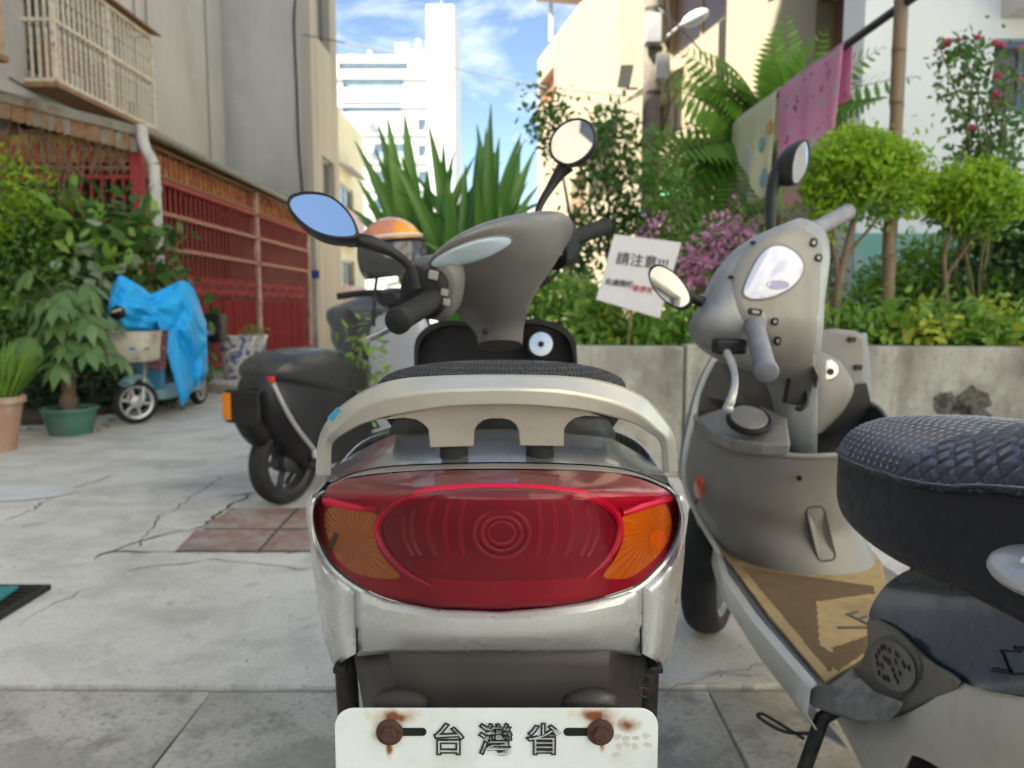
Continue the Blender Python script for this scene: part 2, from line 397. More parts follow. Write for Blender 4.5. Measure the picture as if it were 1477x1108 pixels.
def wall_mosaic(name, c1, c2, dirt, tile=.045, joint=.6):
    m = pm(name, c1, c2, rough=.75, scale=.9, detail=9, fac=(.4,.65), c3=dirt, s3=.5, f3=(.52,.75), stretch=(1,1,.45))
    nt = m.node_tree; N = nt.nodes; L = nt.links
    g = N.new('ShaderNodeNewGeometry'); sp = N.new('ShaderNodeSeparateXYZ'); L.new(g.outputs['Position'], sp.inputs[0])
    ad = N.new('ShaderNodeMath'); ad.operation = 'ADD'; L.new(sp.outputs['X'], ad.inputs[0]); L.new(sp.outputs['Y'], ad.inputs[1])
    hs = []
    for s in (ad.outputs[0], sp.outputs['Z']):
        q = N.new('ShaderNodeMath'); q.operation = 'PINGPONG'; q.inputs[1].default_value = tile/2; L.new(s, q.inputs[0])
        w = N.new('ShaderNodeMath'); w.operation = 'LESS_THAN'; w.inputs[1].default_value = tile*.07; L.new(q.outputs[0], w.inputs[0]); hs.append(w.outputs[0])
    mxn = N.new('ShaderNodeMath'); mxn.operation = 'MAXIMUM'; L.new(hs[0], mxn.inputs[0]); L.new(hs[1], mxn.inputs[1])
    u = N.new('ShaderNodeBump'); u.inputs['Strength'].default_value = joint; u.inputs['Distance'].default_value = .003; u.invert = True
    L.new(mxn.outputs[0], u.inputs['Height']); L.new(u.outputs['Normal'], N['Principled BSDF'].inputs['Normal']); return m

# ------------------------------------------------------------------ grey house on the left of the alley
M_gmos = wall_mosaic('grey_mosaic_tile', (.52,.51,.49), (.44,.43,.415), (.35,.34,.325))
M_tan = pm('tan_plaster', (.47,.44,.385), (.40,.375,.325), rough=.85, scale=1.5, detail=9, c3=(.30,.27,.22), s3=.8, f3=(.55,.75), stretch=(1,1,.3))
M_lowwall = pm('pale_plaster', (.55,.53,.48), (.45,.43,.38), rough=.9, scale=2.2, detail=9, c3=(.30,.28,.24), s3=1.1, f3=(.55,.72), stretch=(1,1,.4))
dirty(M_gmos, 1.3, (.32,.305,.28), (.52,.72,.6), (1,1,.08)); dirty(M_gmos, 3.5, (.60,.58,.55), (.55,.7,.5)); dirty(M_tan, 2.5, (.26,.24,.20), (.5,.7,.6), (1,1,.07)); dirty(M_lowwall, 3, (.26,.25,.22), (.5,.68,.7), (1,1,.25))
M_whitebar = pm('worn_white_bar', (.68,.64,.56), (.58,.50,.40), rough=.65, scale=9, detail=9, fac=(.42,.6), c3=(.24,.11,.05), s3=14, f3=(.56,.68))
M_rust = pm('rusty_steel', (.24,.12,.06), (.34,.22,.13), rough=.9, scale=14, bump=.4)
M_red = pm('red_gate_paint', (.40,.058,.060), (.30,.046,.046), spec=.2, rough=.75, scale=7, c3=(.38,.19,.14), s3=9, f3=(.56,.72))
M_redfade = pm('faded_pink_rail', (.46,.20,.15), (.36,.12,.10), rough=.8, scale=8, c3=(.33,.22,.16), s3=14)
M_redboard = pm('red_gate_board', (.26,.026,.032), (.20,.020,.025), spec=.15, rough=.8, scale=3, detail=8, c3=(.20,.045,.042), s3=5, f3=(.55,.72))
XW, YF, XF = -5.8, 8.8, -4.12          # upper wall, porch front, porch side
gh = thing('grey_house', 'grey mosaic tiled apartment house with barred bay window over a red gated porch', 'building', (-7, 10, 0))
holes = [(7.5, 9.8, 3.75, 4.85), (5.0, 6.7, 3.75, 4.85), (7.5, 9.8, 6.9, 8.1), (11.2, 12.6, 6.9, 8.1)]
b = holed_wall(MB(), (XW, 2.1, 0), (0,1,0), 14.0, 9.6, (1,0,0), .2, holes)
b.box((-14, 2.1, 0), (XW-.2, 2.3, 9.6)); b.box((-14, 2.3, 9.4), (XW-.2, 16.1, 9.6)); b.box((-14.2, 2.1, 0), (-14, 16.1, 9.6))
obj('wall', b, M_gmos, gh, smooth=False)
for q in holes: window(gh, (XW, 2.1, 0), (0,1,0), (1,0,0), *q, mull=3)
for yy, z0, z1 in ((12.35,3.3,9.5),(12.75,3.3,9.5),(15.2,3.0,9.5)): obj('conduit', MB().tube([(XW+.02,yy,z0),(XW+.02,yy+.02,(z0+z1)/2),(XW+.02,yy-.02,z1)], .014, 6), pm('conduit_grey', (.28,.27,.25), rough=.7), gh)
M_dark = pm('painted_dim_depth', (.05,.045,.04), (.08,.07,.06), rough=.9, scale=2)  # near-black colour stands for the dim depth behind the porch bars
obj('parapet', MB().box((XW-.1, 2.1, 9.601), (XW+.12, 16.1, 9.75)), M_tan, gh, smooth=False)
# bay-window cages
def cage(y0, y1, z0, z1, rustmat, nb):
    x0, x1 = XW, XW + .36
    f = MB(); t = .022
    for z in (z0, z0 + (z1-z0)*.52, z1):
        f.box((x1-t, y0, z-t), (x1+t, y1, z+t)); f.box((x0+.001, y0-t, z-t), (x1-t-.001, y0+t, z+t)); f.box((x0+.001, y1-t, z-t), (x1-t-.001, y1+t, z+t))
    for y in (y0, (y0+y1)/2, y1): f.box((x1-t*1.2, y-t*1.2, z0), (x1+t*1.2, y+t*1.2, z1))
    fr = obj('window_cage', f, rustmat, gh, smooth=False)
    bar = MB().box((-.013,-.013,z0), (.013,.013,z1)).mesh('bar')
    for k in range(1, nb): link('bar', bar, rustmat, fr, (x1, y0 + (y1-y0)*k/nb, 0))
    for k in range(1, 4): link('bar', bar, rustmat, fr, (x0 + (x1-x0)*k/4, y0, 0))
    obj('cage_floor', MB().box((x0+.002, y0-.05, z0-.09), (x1+.05, y1+.05, z0-.03)), M_rust, fr, smooth=False)
    obj('cage_roof', MB().obox(((x0+x1)/2+.05, (y0+y1)/2, z1+.10), (.26,0,-.05), (0,(y1-y0)/2+.1,0), (0,0,.01)), M_rust, fr, smooth=False)
cage(9.55, 12.1, 3.62, 4.95, M_whitebar, 22)
cage(6.9, 8.55, 3.62, 4.95, pm('rusty_white_bar', (.42,.35,.27), (.40,.20,.09), rough=.8, scale=12, fac=(.45,.6)), 14)
# things kept in the bay window
for k in range(6):
    yy = 9.8 + k*.4; hh = rng.uniform(.25, .6); w = rng.uniform(.07,.13)
    obj('storage_box', MB().box((XW+.08, yy-w, 3.6), (XW+.28, yy+w, 3.6+hh)), pm('box%d' % (k % 3), [(.36,.20,.12),(.42,.40,.36),(.25,.16,.11)][k % 3], rough=.8), gh, smooth=False, bevel=.01)
# porch: lean-to roof on a red barred front and side
M_awn_top = pm('awning_sheet', (.30,.28,.24), (.20,.17,.13), rough=.8, scale=5, c3=(.17,.10,.06), s3=4)
M_awn_un = pm('yellow_underside', (.62,.42,.10), (.50,.30,.08), rough=.8, scale=5, c3=(.26,.13,.06), s3=6, f3=(.5,.64))
porch = thing('red_porch', 'red barred porch with a yellow lined lean-to roof against the grey house', 'porch', (-5, 12, 0))
YE = 15.95; ZE, ZI = 2.86, 3.30
nr = 48
top, bot = [], []
for j in range(nr+1):
    y = YF - .25 + (YE - YF + .25)*j/nr; dz = .018*(1 if j % 2 else -1)
    top.append([(XF+.14, y, ZE-.03+dz+.02), (XW+.01, y, ZI+dz+.02)]); bot.append([(XF+.14, y, ZE-.05+dz), (XW+.01, y, ZI-.02+dz)])
obj('roof_sheet', MB().grid(top), M_awn_top, porch, smooth=False)
obj('roof_lining', MB().grid(bot), M_awn_un, porch, smooth=False)
b = MB(); b.tube([(XF+.17, YF-.3, ZE-.03), (XF+.17, YE, ZE-.09)], .045, 8); obj('gutter', b, pm('gutter_grey', (.30,.29,.26), (.20,.19,.16), rough=.7, scale=10), porch)
b = MB(); b.obox(((XF+XW)/2+.07, YF-.26, (ZE+ZI)/2-.06), ((XF-XW)/2+.06,0,-(ZI-ZE)/2), (0,.012,0), (0,0,.045)); obj('barge_board', b, M_awn_top, porch, smooth=False)
for k in range(22):                                   # rusty corrugated fringe under the front edge
    t = (k+.5)/22; x = lerp(XW+.03, XF+.08, t); obj('fringe_sheet', MB().obox((x, YF-.245 + .014*(k % 2), lerp(ZI, ZE, t)-.19), ((XF-XW+.05)/44,0,0), (0,.004,0), (0,0,.085)), (M_rust, M_awn_top, M_rust)[(k*7 + k//3) % 3], porch, smooth=False)
# roof trusses
b = MB()
for y in (YF-.1, YF+2.2, YF+4.6):
    b.tube([(XF,y,ZE-.10),(XW+.02,y,ZI-.10)], .02, 6); b.tube([(XF,y,2.45),(XW+.02,y,2.45)], .02, 6)
    n = 10
    for k in range(n):
        xa = lerp(XF, XW+.02, k/n); xb = lerp(XF, XW+.02, (k+1)/n); za = lerp(ZE,ZI,k/n)-.10; zb = lerp(ZE,ZI,(k+1)/n)-.10
        b.tube([(xa,y,2.45 if k % 2 else za),(xb,y,zb if k % 2 else 2.45)], .011, 5)
b.tube([(XF,YF-.1,ZE-.10),(XF,YE,ZE-.10)], .022, 6); b.tube([(XF,YF-.1,2.45),(XF,YE,2.45)], .022, 6)
n = 34
for k in range(n):
    ya = lerp(YF-.1, YE, k/n); yb = lerp(YF-.1, YE, (k+1)/n); b.tube([(XF,ya,2.45 if k%2 else ZE-.1),(XF,yb,ZE-.1 if k%2 else 2.45)], .009, 5)
obj('roof_truss', b, M_rust, porch)
# corner post and side posts
obj('corner_post', MB().box((XF-.06, YF-.16, 0), (XF+.06, YF-.04, ZE-.12)), M_red, porch, smooth=False, bevel=.01)
for y in (12.6, 15.75): obj('post', MB().box((XF-.05, y-.05, 0), (XF+.05, y+.05, ZE-.12)), pm('flaking_post', (.52,.42,.36), (.36,.20,.17), rough=.8, scale=7, fac=(.4,.6)), porch, smooth=False)
bar_s = MB().box((-.010,-.010,0), (.010,.010,2.62)).mesh('bar')
for k in range(14): link('bar', bar_s, M_red, porch, (XF-.16-k*.118, YF-.10, .08))
for k in range(46):
    y = YF + .10 + k*.150
    if y < 15.7: link('bar', bar_s, M_red, porch, (XF, y, .08))
for z in (.10, .95, 1.75, 2.35):
    obj('rail', MB().box((XW, YF-.118, z-.02), (XF-.062, YF-.082, z+.02)), M_red, porch, smooth=False)
for z, mt in ((.12, M_red), (1.62, M_redfade), (2.02, M_redfade), (2.38, M_red)):
    obj('rail', MB().box((XF+.016, YF-.03, z-.025), (XF+.05, YE-.2, z+.025)), mt, porch, smooth=False)
# boards behind the lower half of the side bars, each its own
bd = MB().box((-.012,-.085,.14), (.012,.085,1.02)).mesh('board')
for k in range(31):
    y = YF + .28 + k*.22
    if y < 15.6: link('board', bd, M_redboard, porch, (XF-.05 - .006*(k % 2), y, 0))
b = MB()
for k in range(56):                                   # folding lattice between the bars
    y = YF + .12 + k*.116
    if y > 15.5: break
    for z in (1.05,): b.obox((XF+.022, y+.058, z+.14), (0,.058,.13), (.004,0,0), (0,.012,-.010)); b.obox((XF+.028, y+.058, z+.14), (0,.058,-.13), (.003,0,0), (0,.012,.010))
obj('lattice', b, M_red, porch, smooth=False)['kind'] = 'stuff'
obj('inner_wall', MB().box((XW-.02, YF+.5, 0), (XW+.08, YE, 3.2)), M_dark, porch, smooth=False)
obj('dim_backing', MB().box((XW+.3, YF+.45, .1), (XF-.5, YF+.50, 1.9)), M_dark, porch, smooth=False)
for k in range(20):                                   # yellow corrugated strips above the bars
    x = lerp(XW+.05, XF-.1, (k+.5)/20); obj('valance_strip', MB().obox((x, YF+.02 + .012*(k % 2), 2.68), ((XF-XW-.15)/40,0,0), (0,.006,0), (0,0,.15)), M_awn_un, porch, smooth=False)
for k in range(44):
    y = lerp(YF+.05, YE-.2, (k+.5)/44); obj('valance_strip', MB().obox((XF-.09 - .012*(k % 2), y, 2.60), (.006,0,0), (0,(YE-YF-.25)/88,0), (0,0,.14)), M_awn_un, porch, smooth=False)
# dry creeper tangle under the roof
b = MB()
for k in range(80):
    x = rng.uniform(XW+.1, XF-.05); y = YF - .15 + rng.uniform(-.05,.1); z = 2.85; p = [Vector((x,y,z))]
    for j in range(6): p.append(p[-1] + Vector((rng.uniform(-.09,.09), rng.uniform(-.03,.03), -rng.uniform(.03,.14))))
    b.tube(p, .006, 4, caps=False)
tag(obj('dry_creeper', b, pm('dry_vine', (.30,.20,.13), (.22,.14,.09), rough=.95, scale=20)), 'brown dry creeper tangle hanging under the red porch roof', 'creeper', kind='stuff')
# white drain pipe on the corner post
b = MB(); b.tube(catmull([(XF+.17, YF-.30, 2.86), (XF+.17, YF-.30, 2.72), (XF+.20, YF-.30, 2.60), (XF+.27, YF-.30, 2.45), (XF+.28, YF-.30, 2.2), (XF+.28, YF-.30, .01)], 5), .058, 14)
dp = obj('drain_pipe', b, pm('white_pvc', (.58,.58,.55), (.48,.47,.44), rough=.5, scale=5, c3=(.36,.32,.27), s3=4, f3=(.56,.72)))
tag(dp, 'white plastic drain pipe with an elbow beside the red corner post', 'drain pipe')
for z in (2.2, 1.72, .8): obj('pipe_collar', MB().lathe((XF+.28, YF-.30, z), (0,0,1), [(.064,-.03),(.066,-.02),(.066,.02),(.064,.03)], 16), MATS['white_pvc'], dp)
obj('pipe_sticker', MB().lathe((XF+.28, YF-.30, 1.36), (0,0,1), [(.0595,-.09),(.0595,.09)], 16, caps=False), pm('blue_scuff', (.14,.22,.38), (.5,.5,.48), scale=25, fac=(.45,.55)), dp)
# tan block that stands further out, with windows
tb = thing('tan_house', 'tan plastered house block with a dark cable up its corner, past the red porch', 'building', (-5, 18, 0))
X0, X1 = -4.27, -4.06
holes = [(.55, 1.75, 6.5, 7.9), (.75, 1.9, 3.25, 4.15)]
b = holed_wall(MB(), (X1, 16.2, 0), (0,1,0), 2.4, 9.0, (1,0,0), .18, holes)
obj('near_wall', MB().box((-9, 16.2, 0), (X0, 16.4, 9.0)), M_gmos, tb, smooth=False); b.box((X0+.001, 16.2, 0), (X1-.181, 16.4, 9.0)); b.box((-9, 18.4, 0), (X1-.181, 18.6, 9.0)); b.box((-9, 16.4, 8.8), (X1-.181, 18.4, 9.0))
obj('wall', b, M_tan, tb, smooth=False)
for q in holes: window(tb, (X1, 16.2, 0), (0,1,0), (1,0,0), *q, mull=1)
obj('lower_render', MB().box((-5.6, 16.14, 0), (X1+.02, 16.197, 2.75)), M_lowwall, tb, smooth=False)
b = MB(); b.tube(catmull([(-4.32,16.12,7.0),(-4.36,16.12,6.5),(-4.34,16.12,5.4),(-4.33,16.12,4.2),(-4.28,16.12,2.8),(-4.5,16.12,2.55)], 6), .022, 6); obj('cable', b, M_iron, tb)
obj('house_number_plate', MB().box((-4.13, 16.10, 1.50), (-3.97+.0, 16.135, 1.66)), pm('blue_plate', (.04,.06,.30), rough=.4), tb, smooth=False)
obj('meter_box', MB().box((-4.55, 16.02, 1.0), (-4.38, 16.135, 1.42)), pm('meter_grey', (.42,.40,.36), (.3,.28,.25), rough=.6), tb, smooth=False, bevel=.01)
# unseen tall block added on the left to keep the alley in shade
M_twr = wall_mosaic('shade_block_mosaic', (.66,.64,.60), (.60,.58,.54), (.5,.48,.44))
tw = thing('added_shade_block', 'unseen tall block added to keep the alley in shade', 'building', (-10, -4, 0))
holes = [(2+i*3.4, 3.8+i*3.4, 1+k*3.1, 2.5+k*3.1) for i in range(3) for k in range(7)]
b = holed_wall(MB(), (-5.8, -9.5, 0), (0,1,0), 11.5, 23, (1,0,0), .2, holes)
b.box((-15, -9.5, 0), (-6.0, -9.3, 23)); b.box((-15, 1.8, 0), (-6.0, 2.0, 23)); b.box((-15, -9.3, 22.8), (-6.0, 1.8, 23))
obj('wall', b, M_twr, tw, smooth=False)
for q in holes:
    obj('window', MB().obox((-5.92, -9.5+(q[0]+q[1])/2, (q[2]+q[3])/2), (.01,0,0), (0,(q[1]-q[0])/2,0), (0,0,(q[3]-q[2])/2)), M_glass, tw, smooth=False)
# house closing the alley behind the camera (seen only in mirrors)
rb = thing('pale_corner_house', 'pale house with white eaves closing the alley', 'building', (3, -44, 0))
holes = [(1.5+i*3.2, 3.3+i*3.2, 1+k*3.2, 2.6+k*3.2) for i in range(5) for k in range(3)]
b = holed_wall(MB(), (-3, -43, 0), (1,0,0), 17, 10, (0,1,0), .2, holes); b.box((-3, -50, 9.8), (14, -43.2, 10)); b.box((-3,-50,0), (-2.8,-43.2,9.8)); b.box((13.8,-50,0), (14,-43.2,9.8))
obj('wall', b, pm('pale_wall', (.62,.61,.58), (.55,.54,.5), rough=.8, scale=2), rb, smooth=False)
for k in range(3): obj('eave', MB().box((-3, -42.999, 3.0+k*3.2), (14, -42.2, 3.2+k*3.2)), MATS['pale_wall'], rb, smooth=False)
for q in holes: obj('window', MB().obox((-3+(q[0]+q[1])/2, -43.12, (q[2]+q[3])/2), ((q[1]-q[0])/2,0,0), (0,.01,0), (0,0,(q[3]-q[2])/2)), M_glass, rb, smooth=False)

# unseen pale house added on the right to bounce sunlight into the alley
ra = thing('added_bounce_house', 'unseen pale house added to bounce sunlight into the alley', 'building', (9, -10, 0))
holes = [(1.5+i*3.3, 3.2+i*3.3, 1+k*3.1, 2.5+k*3.1) for i in range(8) for k in range(5)]
b = holed_wall(MB(), (7.2, -27, 0), (0,1,0), 29, 16.5, (-1,0,0), .2, holes); b.box((7.4,-27,16.3), (15,2,16.5)); b.box((7.4,-27,0), (15,-26.8,16.3)); b.box((7.4,1.8,0), (15,2,16.3))
obj('wall', b, pm('bounce_house_wall', (.76,.74,.68), (.72,.70,.64), rough=.7, scale=1), ra, smooth=False)
for q in holes: obj('window', MB().obox((7.32, -27+(q[0]+q[1])/2, (q[2]+q[3])/2), (.01,0,0), (0,(q[1]-q[0])/2,0), (0,0,(q[3]-q[2])/2)), M_glass, ra, smooth=False)
# ------------------------------------------------------------------ buildings ahead
M_white = pm('white_tile', (.40,.41,.42), (.37,.38,.39), rough=.6, scale=.3)
M_gboxp = pm('far_grey', (.40,.41,.41), rough=.6)
M_bluewin = pm('blue_strip_glass', (.18,.26,.36), (.26,.34,.42), rough=.12, scale=.6)
fw = thing('white_office_tower', 'tall white building with a slim stair tower rising above its roof', 'building', (-14, 100, 0))
hl = [(1.2, 8.5, 25.0, 26.2), (.8, 9.4, 30.2, 31.0)] + [(10.6, 11.6, 10+k*3.2, 11.4+k*3.2) for k in range(5)] + [(.8, 3.6, 6+k*3.4, 7.6+k*3.4) for k in range(5)] + [(5.0, 8.8, 6+k*3.4, 7.6+k*3.4) for k in range(5)] + [(1.2, 8.8, 28.0, 29.4)]
b = holed_wall(MB(), (-22.4, 100, 0), (1,0,0), 11.8, 31.9, (0,-1,0), .3, hl)
b.box((-22.4, 100.3, 0), (-22.1, 118, 31.9)); b.box((-10.9, 100.3, 0), (-10.6, 118, 31.9)); b.box((-22.1, 100.3, 31.6), (-10.9, 118, 31.9))
obj('wall', b, M_white, fw, smooth=False)
for q in hl:
    window(fw, (-22.4, 100, 0), (1,0,0), (0,-1,0), *q, depth=.5, mull=0 if q[1]-q[0] < 2 else 4, fmat=M_white, gmat=M_bluewin)
for k in range(8): obj('floor_band', MB().box((-22.45, 99.72, 5.2+k*3.4), (-10.62, 99.995, 5.4+k*3.4)), M_white, fw, smooth=False)
for k in range(6): obj('air_conditioner', MB().box((-18.2, 99.3, 6.4+k*3.4), (-17.5, 99.99, 7.0+k*3.4)), M_gboxp, fw, smooth=False)
obj('stair_tower', MB().box((-10.58, 99.6, 0), (-7.2, 112, 37.8)), M_white, fw, smooth=False)
for z0, z1 in ((8, 14.5), (15, 21), (21.5, 27.5), (29.5, 32)):
    obj('stair_window', MB().box((-8.7, 99.5, z0), (-7.75, 99.58, z1)), pm('pale_stair_glass', (.42,.45,.47), rough=.3), fw, smooth=False)
for x, w, h in ((-21, .8, 1.0), (-14.9, 1.5, 2.4), (-12.3, .5, 2.9), (-13.2, .4, 1.6), (-18.5, .4, 1.5)):
    obj('roof_box', MB().box((x, 103, 31.901), (x+w, 104.5, 31.9+h)), pm('roof_plant', (.62,.55,.46), rough=.8), fw, smooth=False)
obj('antenna', MB().box((-9.05, 103, 37.801), (-8.95, 103.1, 44)), M_alu, fw, smooth=False)
yh = thing('yellow_house', 'pale yellow house with balcony awnings between tan block and white tower', 'building', (-8, 34, 0))
hl = [(3+i*4, 5.6+i*4, 1.2+k*3, 2.8+k*3) for i in range(1) for k in range(2)]
b = holed_wall(MB(), (-6.8, 28.2, 0), (0,1,0), 8, 8.6, (1,0,0), .2, hl); b.box((-12, 28.2, 0), (-7.0, 28.4, 8.6)); b.box((-12, 28.4, 8.4), (-7.0, 36, 8.6)); b.box((-12,36,0), (-7.0,36.2,8.6))
obj('wall', b, pm('yellow_plaster', (.60,.55,.36), (.52,.47,.32), rough=.85, scale=1), yh, smooth=False)
for q in hl: window(yh, (-6.8, 28.2, 0), (0,1,0), (1,0,0), *q, mull=1)
for k in range(2):
    for i in range(1):
        obj('balcony_awning', MB().obox((-6.45, 32+i*4.4, 3.3+k*3), (.36,0,-.14), (0,1.6,0), (0,0,.03)), pm('awn%d' % i, [(.32,.28,.30),(.45,.38,.30),(.30,.33,.30)][i], rough=.7), yh, smooth=False)
        obj('balcony', MB().box((-6.799, 30.6+i*4.4, .9+k*3), (-6.3, 33.6+i*4.4, 1.7+k*3)), pm('balc%d' % i, [(.42,.30,.28),(.5,.46,.38),(.40,.42,.40)][i], rough=.8), yh, smooth=False)
# a low grey house further along
lh = thing('grey_cottage', 'low pale grey house with dark roof far down the alley', 'building', (-3, 55, 0))
obj('wall', MB().box((-9, 52, 0), (6.2, 60, 6.2)), pm('cottage_wall', (.50,.52,.52), (.42,.43,.43), rough=.8, scale=.8), lh, smooth=False)
obj('roof', MB().prism([(-9.4, 51.6, 6.2), (6.6, 51.6, 6.2), (6.6, 56, 7.6), (-9.4, 56, 7.6)], (0,0,.12)), pm('cottage_roof', (.30,.30,.31), rough=.7), lh, smooth=False)
for i in range(4): window(lh, (-9, 52, 0), (1,0,0), (0,-1,0), 0, 0.01, 0, .01) if False else obj('window', MB().box((-7.6+i*3.4, 51.9, 2.4), (-6.0+i*3.4, 51.98, 4.0)), M_glass, lh, smooth=False)

# cream building on the right of the alley
M_cream = pm('cream_tile', (.27,.23,.165), (.245,.21,.15), rough=.7, scale=.7, detail=8, c3=(.21,.175,.125), s3=.6, f3=(.56,.78), stretch=(1,1,.3))
cb = thing('cream_apartment_house', 'cream tiled apartment house with barred openings behind the utility pole', 'building', (6, 18, 0))
A = Vector((.84, 26, 0)); u = Vector((.199, -1, 0)).normalized(); nrm = Vector((-1, -.199, 0)).normalized()
LEN = 16.9; H1 = 8.85
def at_u(Y): return (26 - Y) / 0.9808
hl = [(at_u(25.75), at_u(23.9), 7.2, 8.05), (at_u(15.6), at_u(13.0), 5.55, 7.0), (at_u(16.2), at_u(14.6), 4.15, 5.0), (at_u(10.45), at_u(9.75), 3.95, 4.85), (at_u(22), at_u(20.5), 3.0, 4.4), (at_u(18.6), at_u(17.2), 1.4, 2.6)]
b = holed_wall(MB(), A, u, LEN, H1, nrm, .3, hl)
far = A - nrm*9; b.obox(A + Vector((4.5,.9,H1/2)) + Vector((.3,.0,0)), (4.45,.89,0), (-.03,.15,0), (0,0,H1/2))
b.obox(A + u*LEN/2 - nrm*4.7 + Vector((0,0,H1-.1)), u*(LEN/2), nrm*4.4, (0,0,.1))
obj('wall', b, M_cream, cb, smooth=False)
for i, q in enumerate(hl): window(cb, A, u, nrm, *q, mull=1, depth=.22, fmat=pm('brown_frame', (.30,.20,.13), rough=.6) if i else pm('red_shutter', (.34,.08,.05), rough=.6), gmat=pm('brown_glass', (.16,.11,.08), rough=.3) if i else pm('red_board', (.36,.09,.06), rough=.7))
for q, mt in ((hl[1], (.42,.34,.26)), (hl[2], (.45,.36,.25)), (hl[3], (.40,.36,.30))):
    c = A + u*(q[0]+q[1])/2 + nrm*.33 + Vector((0,0,q[3]+.12))
    obj('window_awning', MB().obox(c, u*(q[1]-q[0])/2*1.1, nrm*.34 + Vector((0,0,-.16)), (0,0,.015)), pm('awning%.2f' % mt[0], mt, rough=.6), cb, smooth=False)
b = MB()                                               # roof canopy on posts
c = A + u*3.4 - nrm*.6 + Vector((0,0,H1+1.35)); b.obox(c, u*2.1, nrm*1.0, (0,0,.05))
obj('roof_canopy', b, pm('canopy_sheet', (.25,.18,.12), rough=.7), cb, smooth=False)
for s in (-1, 1):
    for t in (-.6, .6): obj('canopy_post', MB().obox(A + u*(3.4+1.7*s) - nrm*(.6+t) + Vector((0,0,H1+.65)), (.06,0,0), (0,.06,0), (0,0,.64)), M_white, cb, smooth=False)
for k, (Yc, z) in enumerate(((14.2, 2.9), (19, 5.0))):
    c = A + u*at_u(Yc) + nrm*.4 + Vector((0,0,z)); obj('green_awning', MB().obox(c, u*1.0, nrm*.4 + Vector((0,0,-.3)), (0,0,.015)), pm('green_sheet', (.04,.30,.14), rough=.5), cb, smooth=False)
b = MB(); b.obox(A + u*8.2 + nrm*.02 + Vector((0,0,4.4)), u*.012, nrm*.015, (0,0,4.3)); obj('conduit', b, MATS['gutter_grey'], cb, smooth=False)

# white house near on the right
M_wh = pm('white_plaster', (.78,.82,.83), (.73,.77,.78), rough=.8, scale=1.0, detail=9, c3=(.66,.69,.69), s3=.7, f3=(.55,.75), stretch=(1,1,.3), bump=.15, bscale=60)
wh = thing('white_house', 'white plastered house with teal base band behind the clipped shrubs', 'building', (6, 9, 0))
hl = [(1.38, 2.1, 3.0, 3.75)]
b = holed_wall(MB(), (3.72, 8.5, 0), (1,0,0), 9, 9, (0,-1,0), .2, hl); b.box((3.72, 8.7, 0), (3.92, 9.05, 9)); b.box((3.92,8.7,8.8), (12.7,14,9))
obj('wall', b, M_wh, wh, smooth=False)
window(wh, (3.72, 8.5, 0), (1,0,0), (0,-1,0), *hl[0], mull=1, fmat=pm('blue_frame', (.10,.16,.28), rough=.5))
obj('base_band', MB().box((3.70, 8.47, 0), (12.7, 8.498, 1.72)), pm('teal_paint', (.16,.40,.36), (.20,.44,.40), rough=.7, scale=2, c3=(.28,.42,.38), s3=3), wh, smooth=False)
obj('balcony', MB().box((5.15, 7.5, 3.95), (12.7, 8.498, 4.12)).box((5.15, 7.5, 4.121), (12.7, 7.6, 5.1)).box((5.15, 7.601, 4.121), (5.25, 8.498, 5.1)), pm('balcony_pink', (.62,.56,.52), (.52,.46,.42), rough=.8, scale=2), wh, smooth=False)

# ------------------------------------------------------------------ utility pole, lamp, wires
M_pole = pm('pole_concrete', (.17,.15,.13), (.13,.115,.10), rough=.9, scale=6, c3=(.09,.08,.07), s3=3)
M_gbox = pm('grey_box', (.26,.265,.27), (.21,.215,.22), rough=.55, scale=5)
up = thing('utility_pole', 'grey concrete utility pole carrying meter boxes and a lamp arm', 'utility pole', (2.12, 12, 0))
obj('pole', MB().tube([(2.10,12,0),(2.08,12,9.5)], [.145,.12], 16), M_pole, up)
def pxbox(name, x0, y0, x1, y1, Y, d, mat, par, bev=.012):
    a = P(x0, y1, Y); c = P(x1, y0, Y); return obj(name, MB().box((a.x, Y-d, a.z), (c.x, Y, c.z)), mat, par, smooth=False, bevel=bev)
pxbox('meter_box', 928, 26, 951, 68, 11.84, .22, M_gbox, up); pxbox('meter_box', 944, 82, 962, 119, 11.84, .2, pm('dim_grey_box', (.30,.30,.29), rough=.6), up)
for z in (3.3, 4.1, 4.75, 5.3, 6.0): obj('strap', MB().lathe((2.105,12,z), (0,0,1), [(.140,-.03),(.145,-.025),(.145,.025),(.140,.03)], 16), M_iron, up)
b = MB(); p = [P(919,128,11.8), P(905,128,11.6), P(902,118,11.6)]; b.tube(p, .02, 6); obj('lamp_arm', b, M_gbox, up)
a = P(902,110,11.6); obj('floodlight', MB().obox(a, (.085,.0,0), (0,.07,.02), (.03,0,.16)), pm('olive_box', (.23,.22,.18), rough=.6), up, smooth=False, bevel=.02)
b = MB(); b.tube([P(947,66,11.8), P(985,34,11.6)], .025, 6); obj('lamp_arm', b, M_gbox, up)
c = P(1003,26,11.6); b = MB(); b.ellipsoid(c, .21, .12, .10, 16, 8, Matrix.Rotation(-.45, 3, 'Y')); lamp = obj('lamp_head', b, pm('lamp_shell', (.52,.54,.56), rough=.4), up)
for k in range(3):
    z = 3.6 + k*.5; obj('loose_cable', MB().tube(catmull([(2.28,11.9,z),(2.33,11.85,z+.3),(2.27,11.9,z+.9)], 5), .014, 5), M_iron, up)
def wire(label, pts, r=.012):
    o = obj('overhead_wire', MB().tube(catmull(pts, 8), r, 5), pm('wire_grey', (.10,.10,.10), rough=.6)); tag(o, label, 'wire')
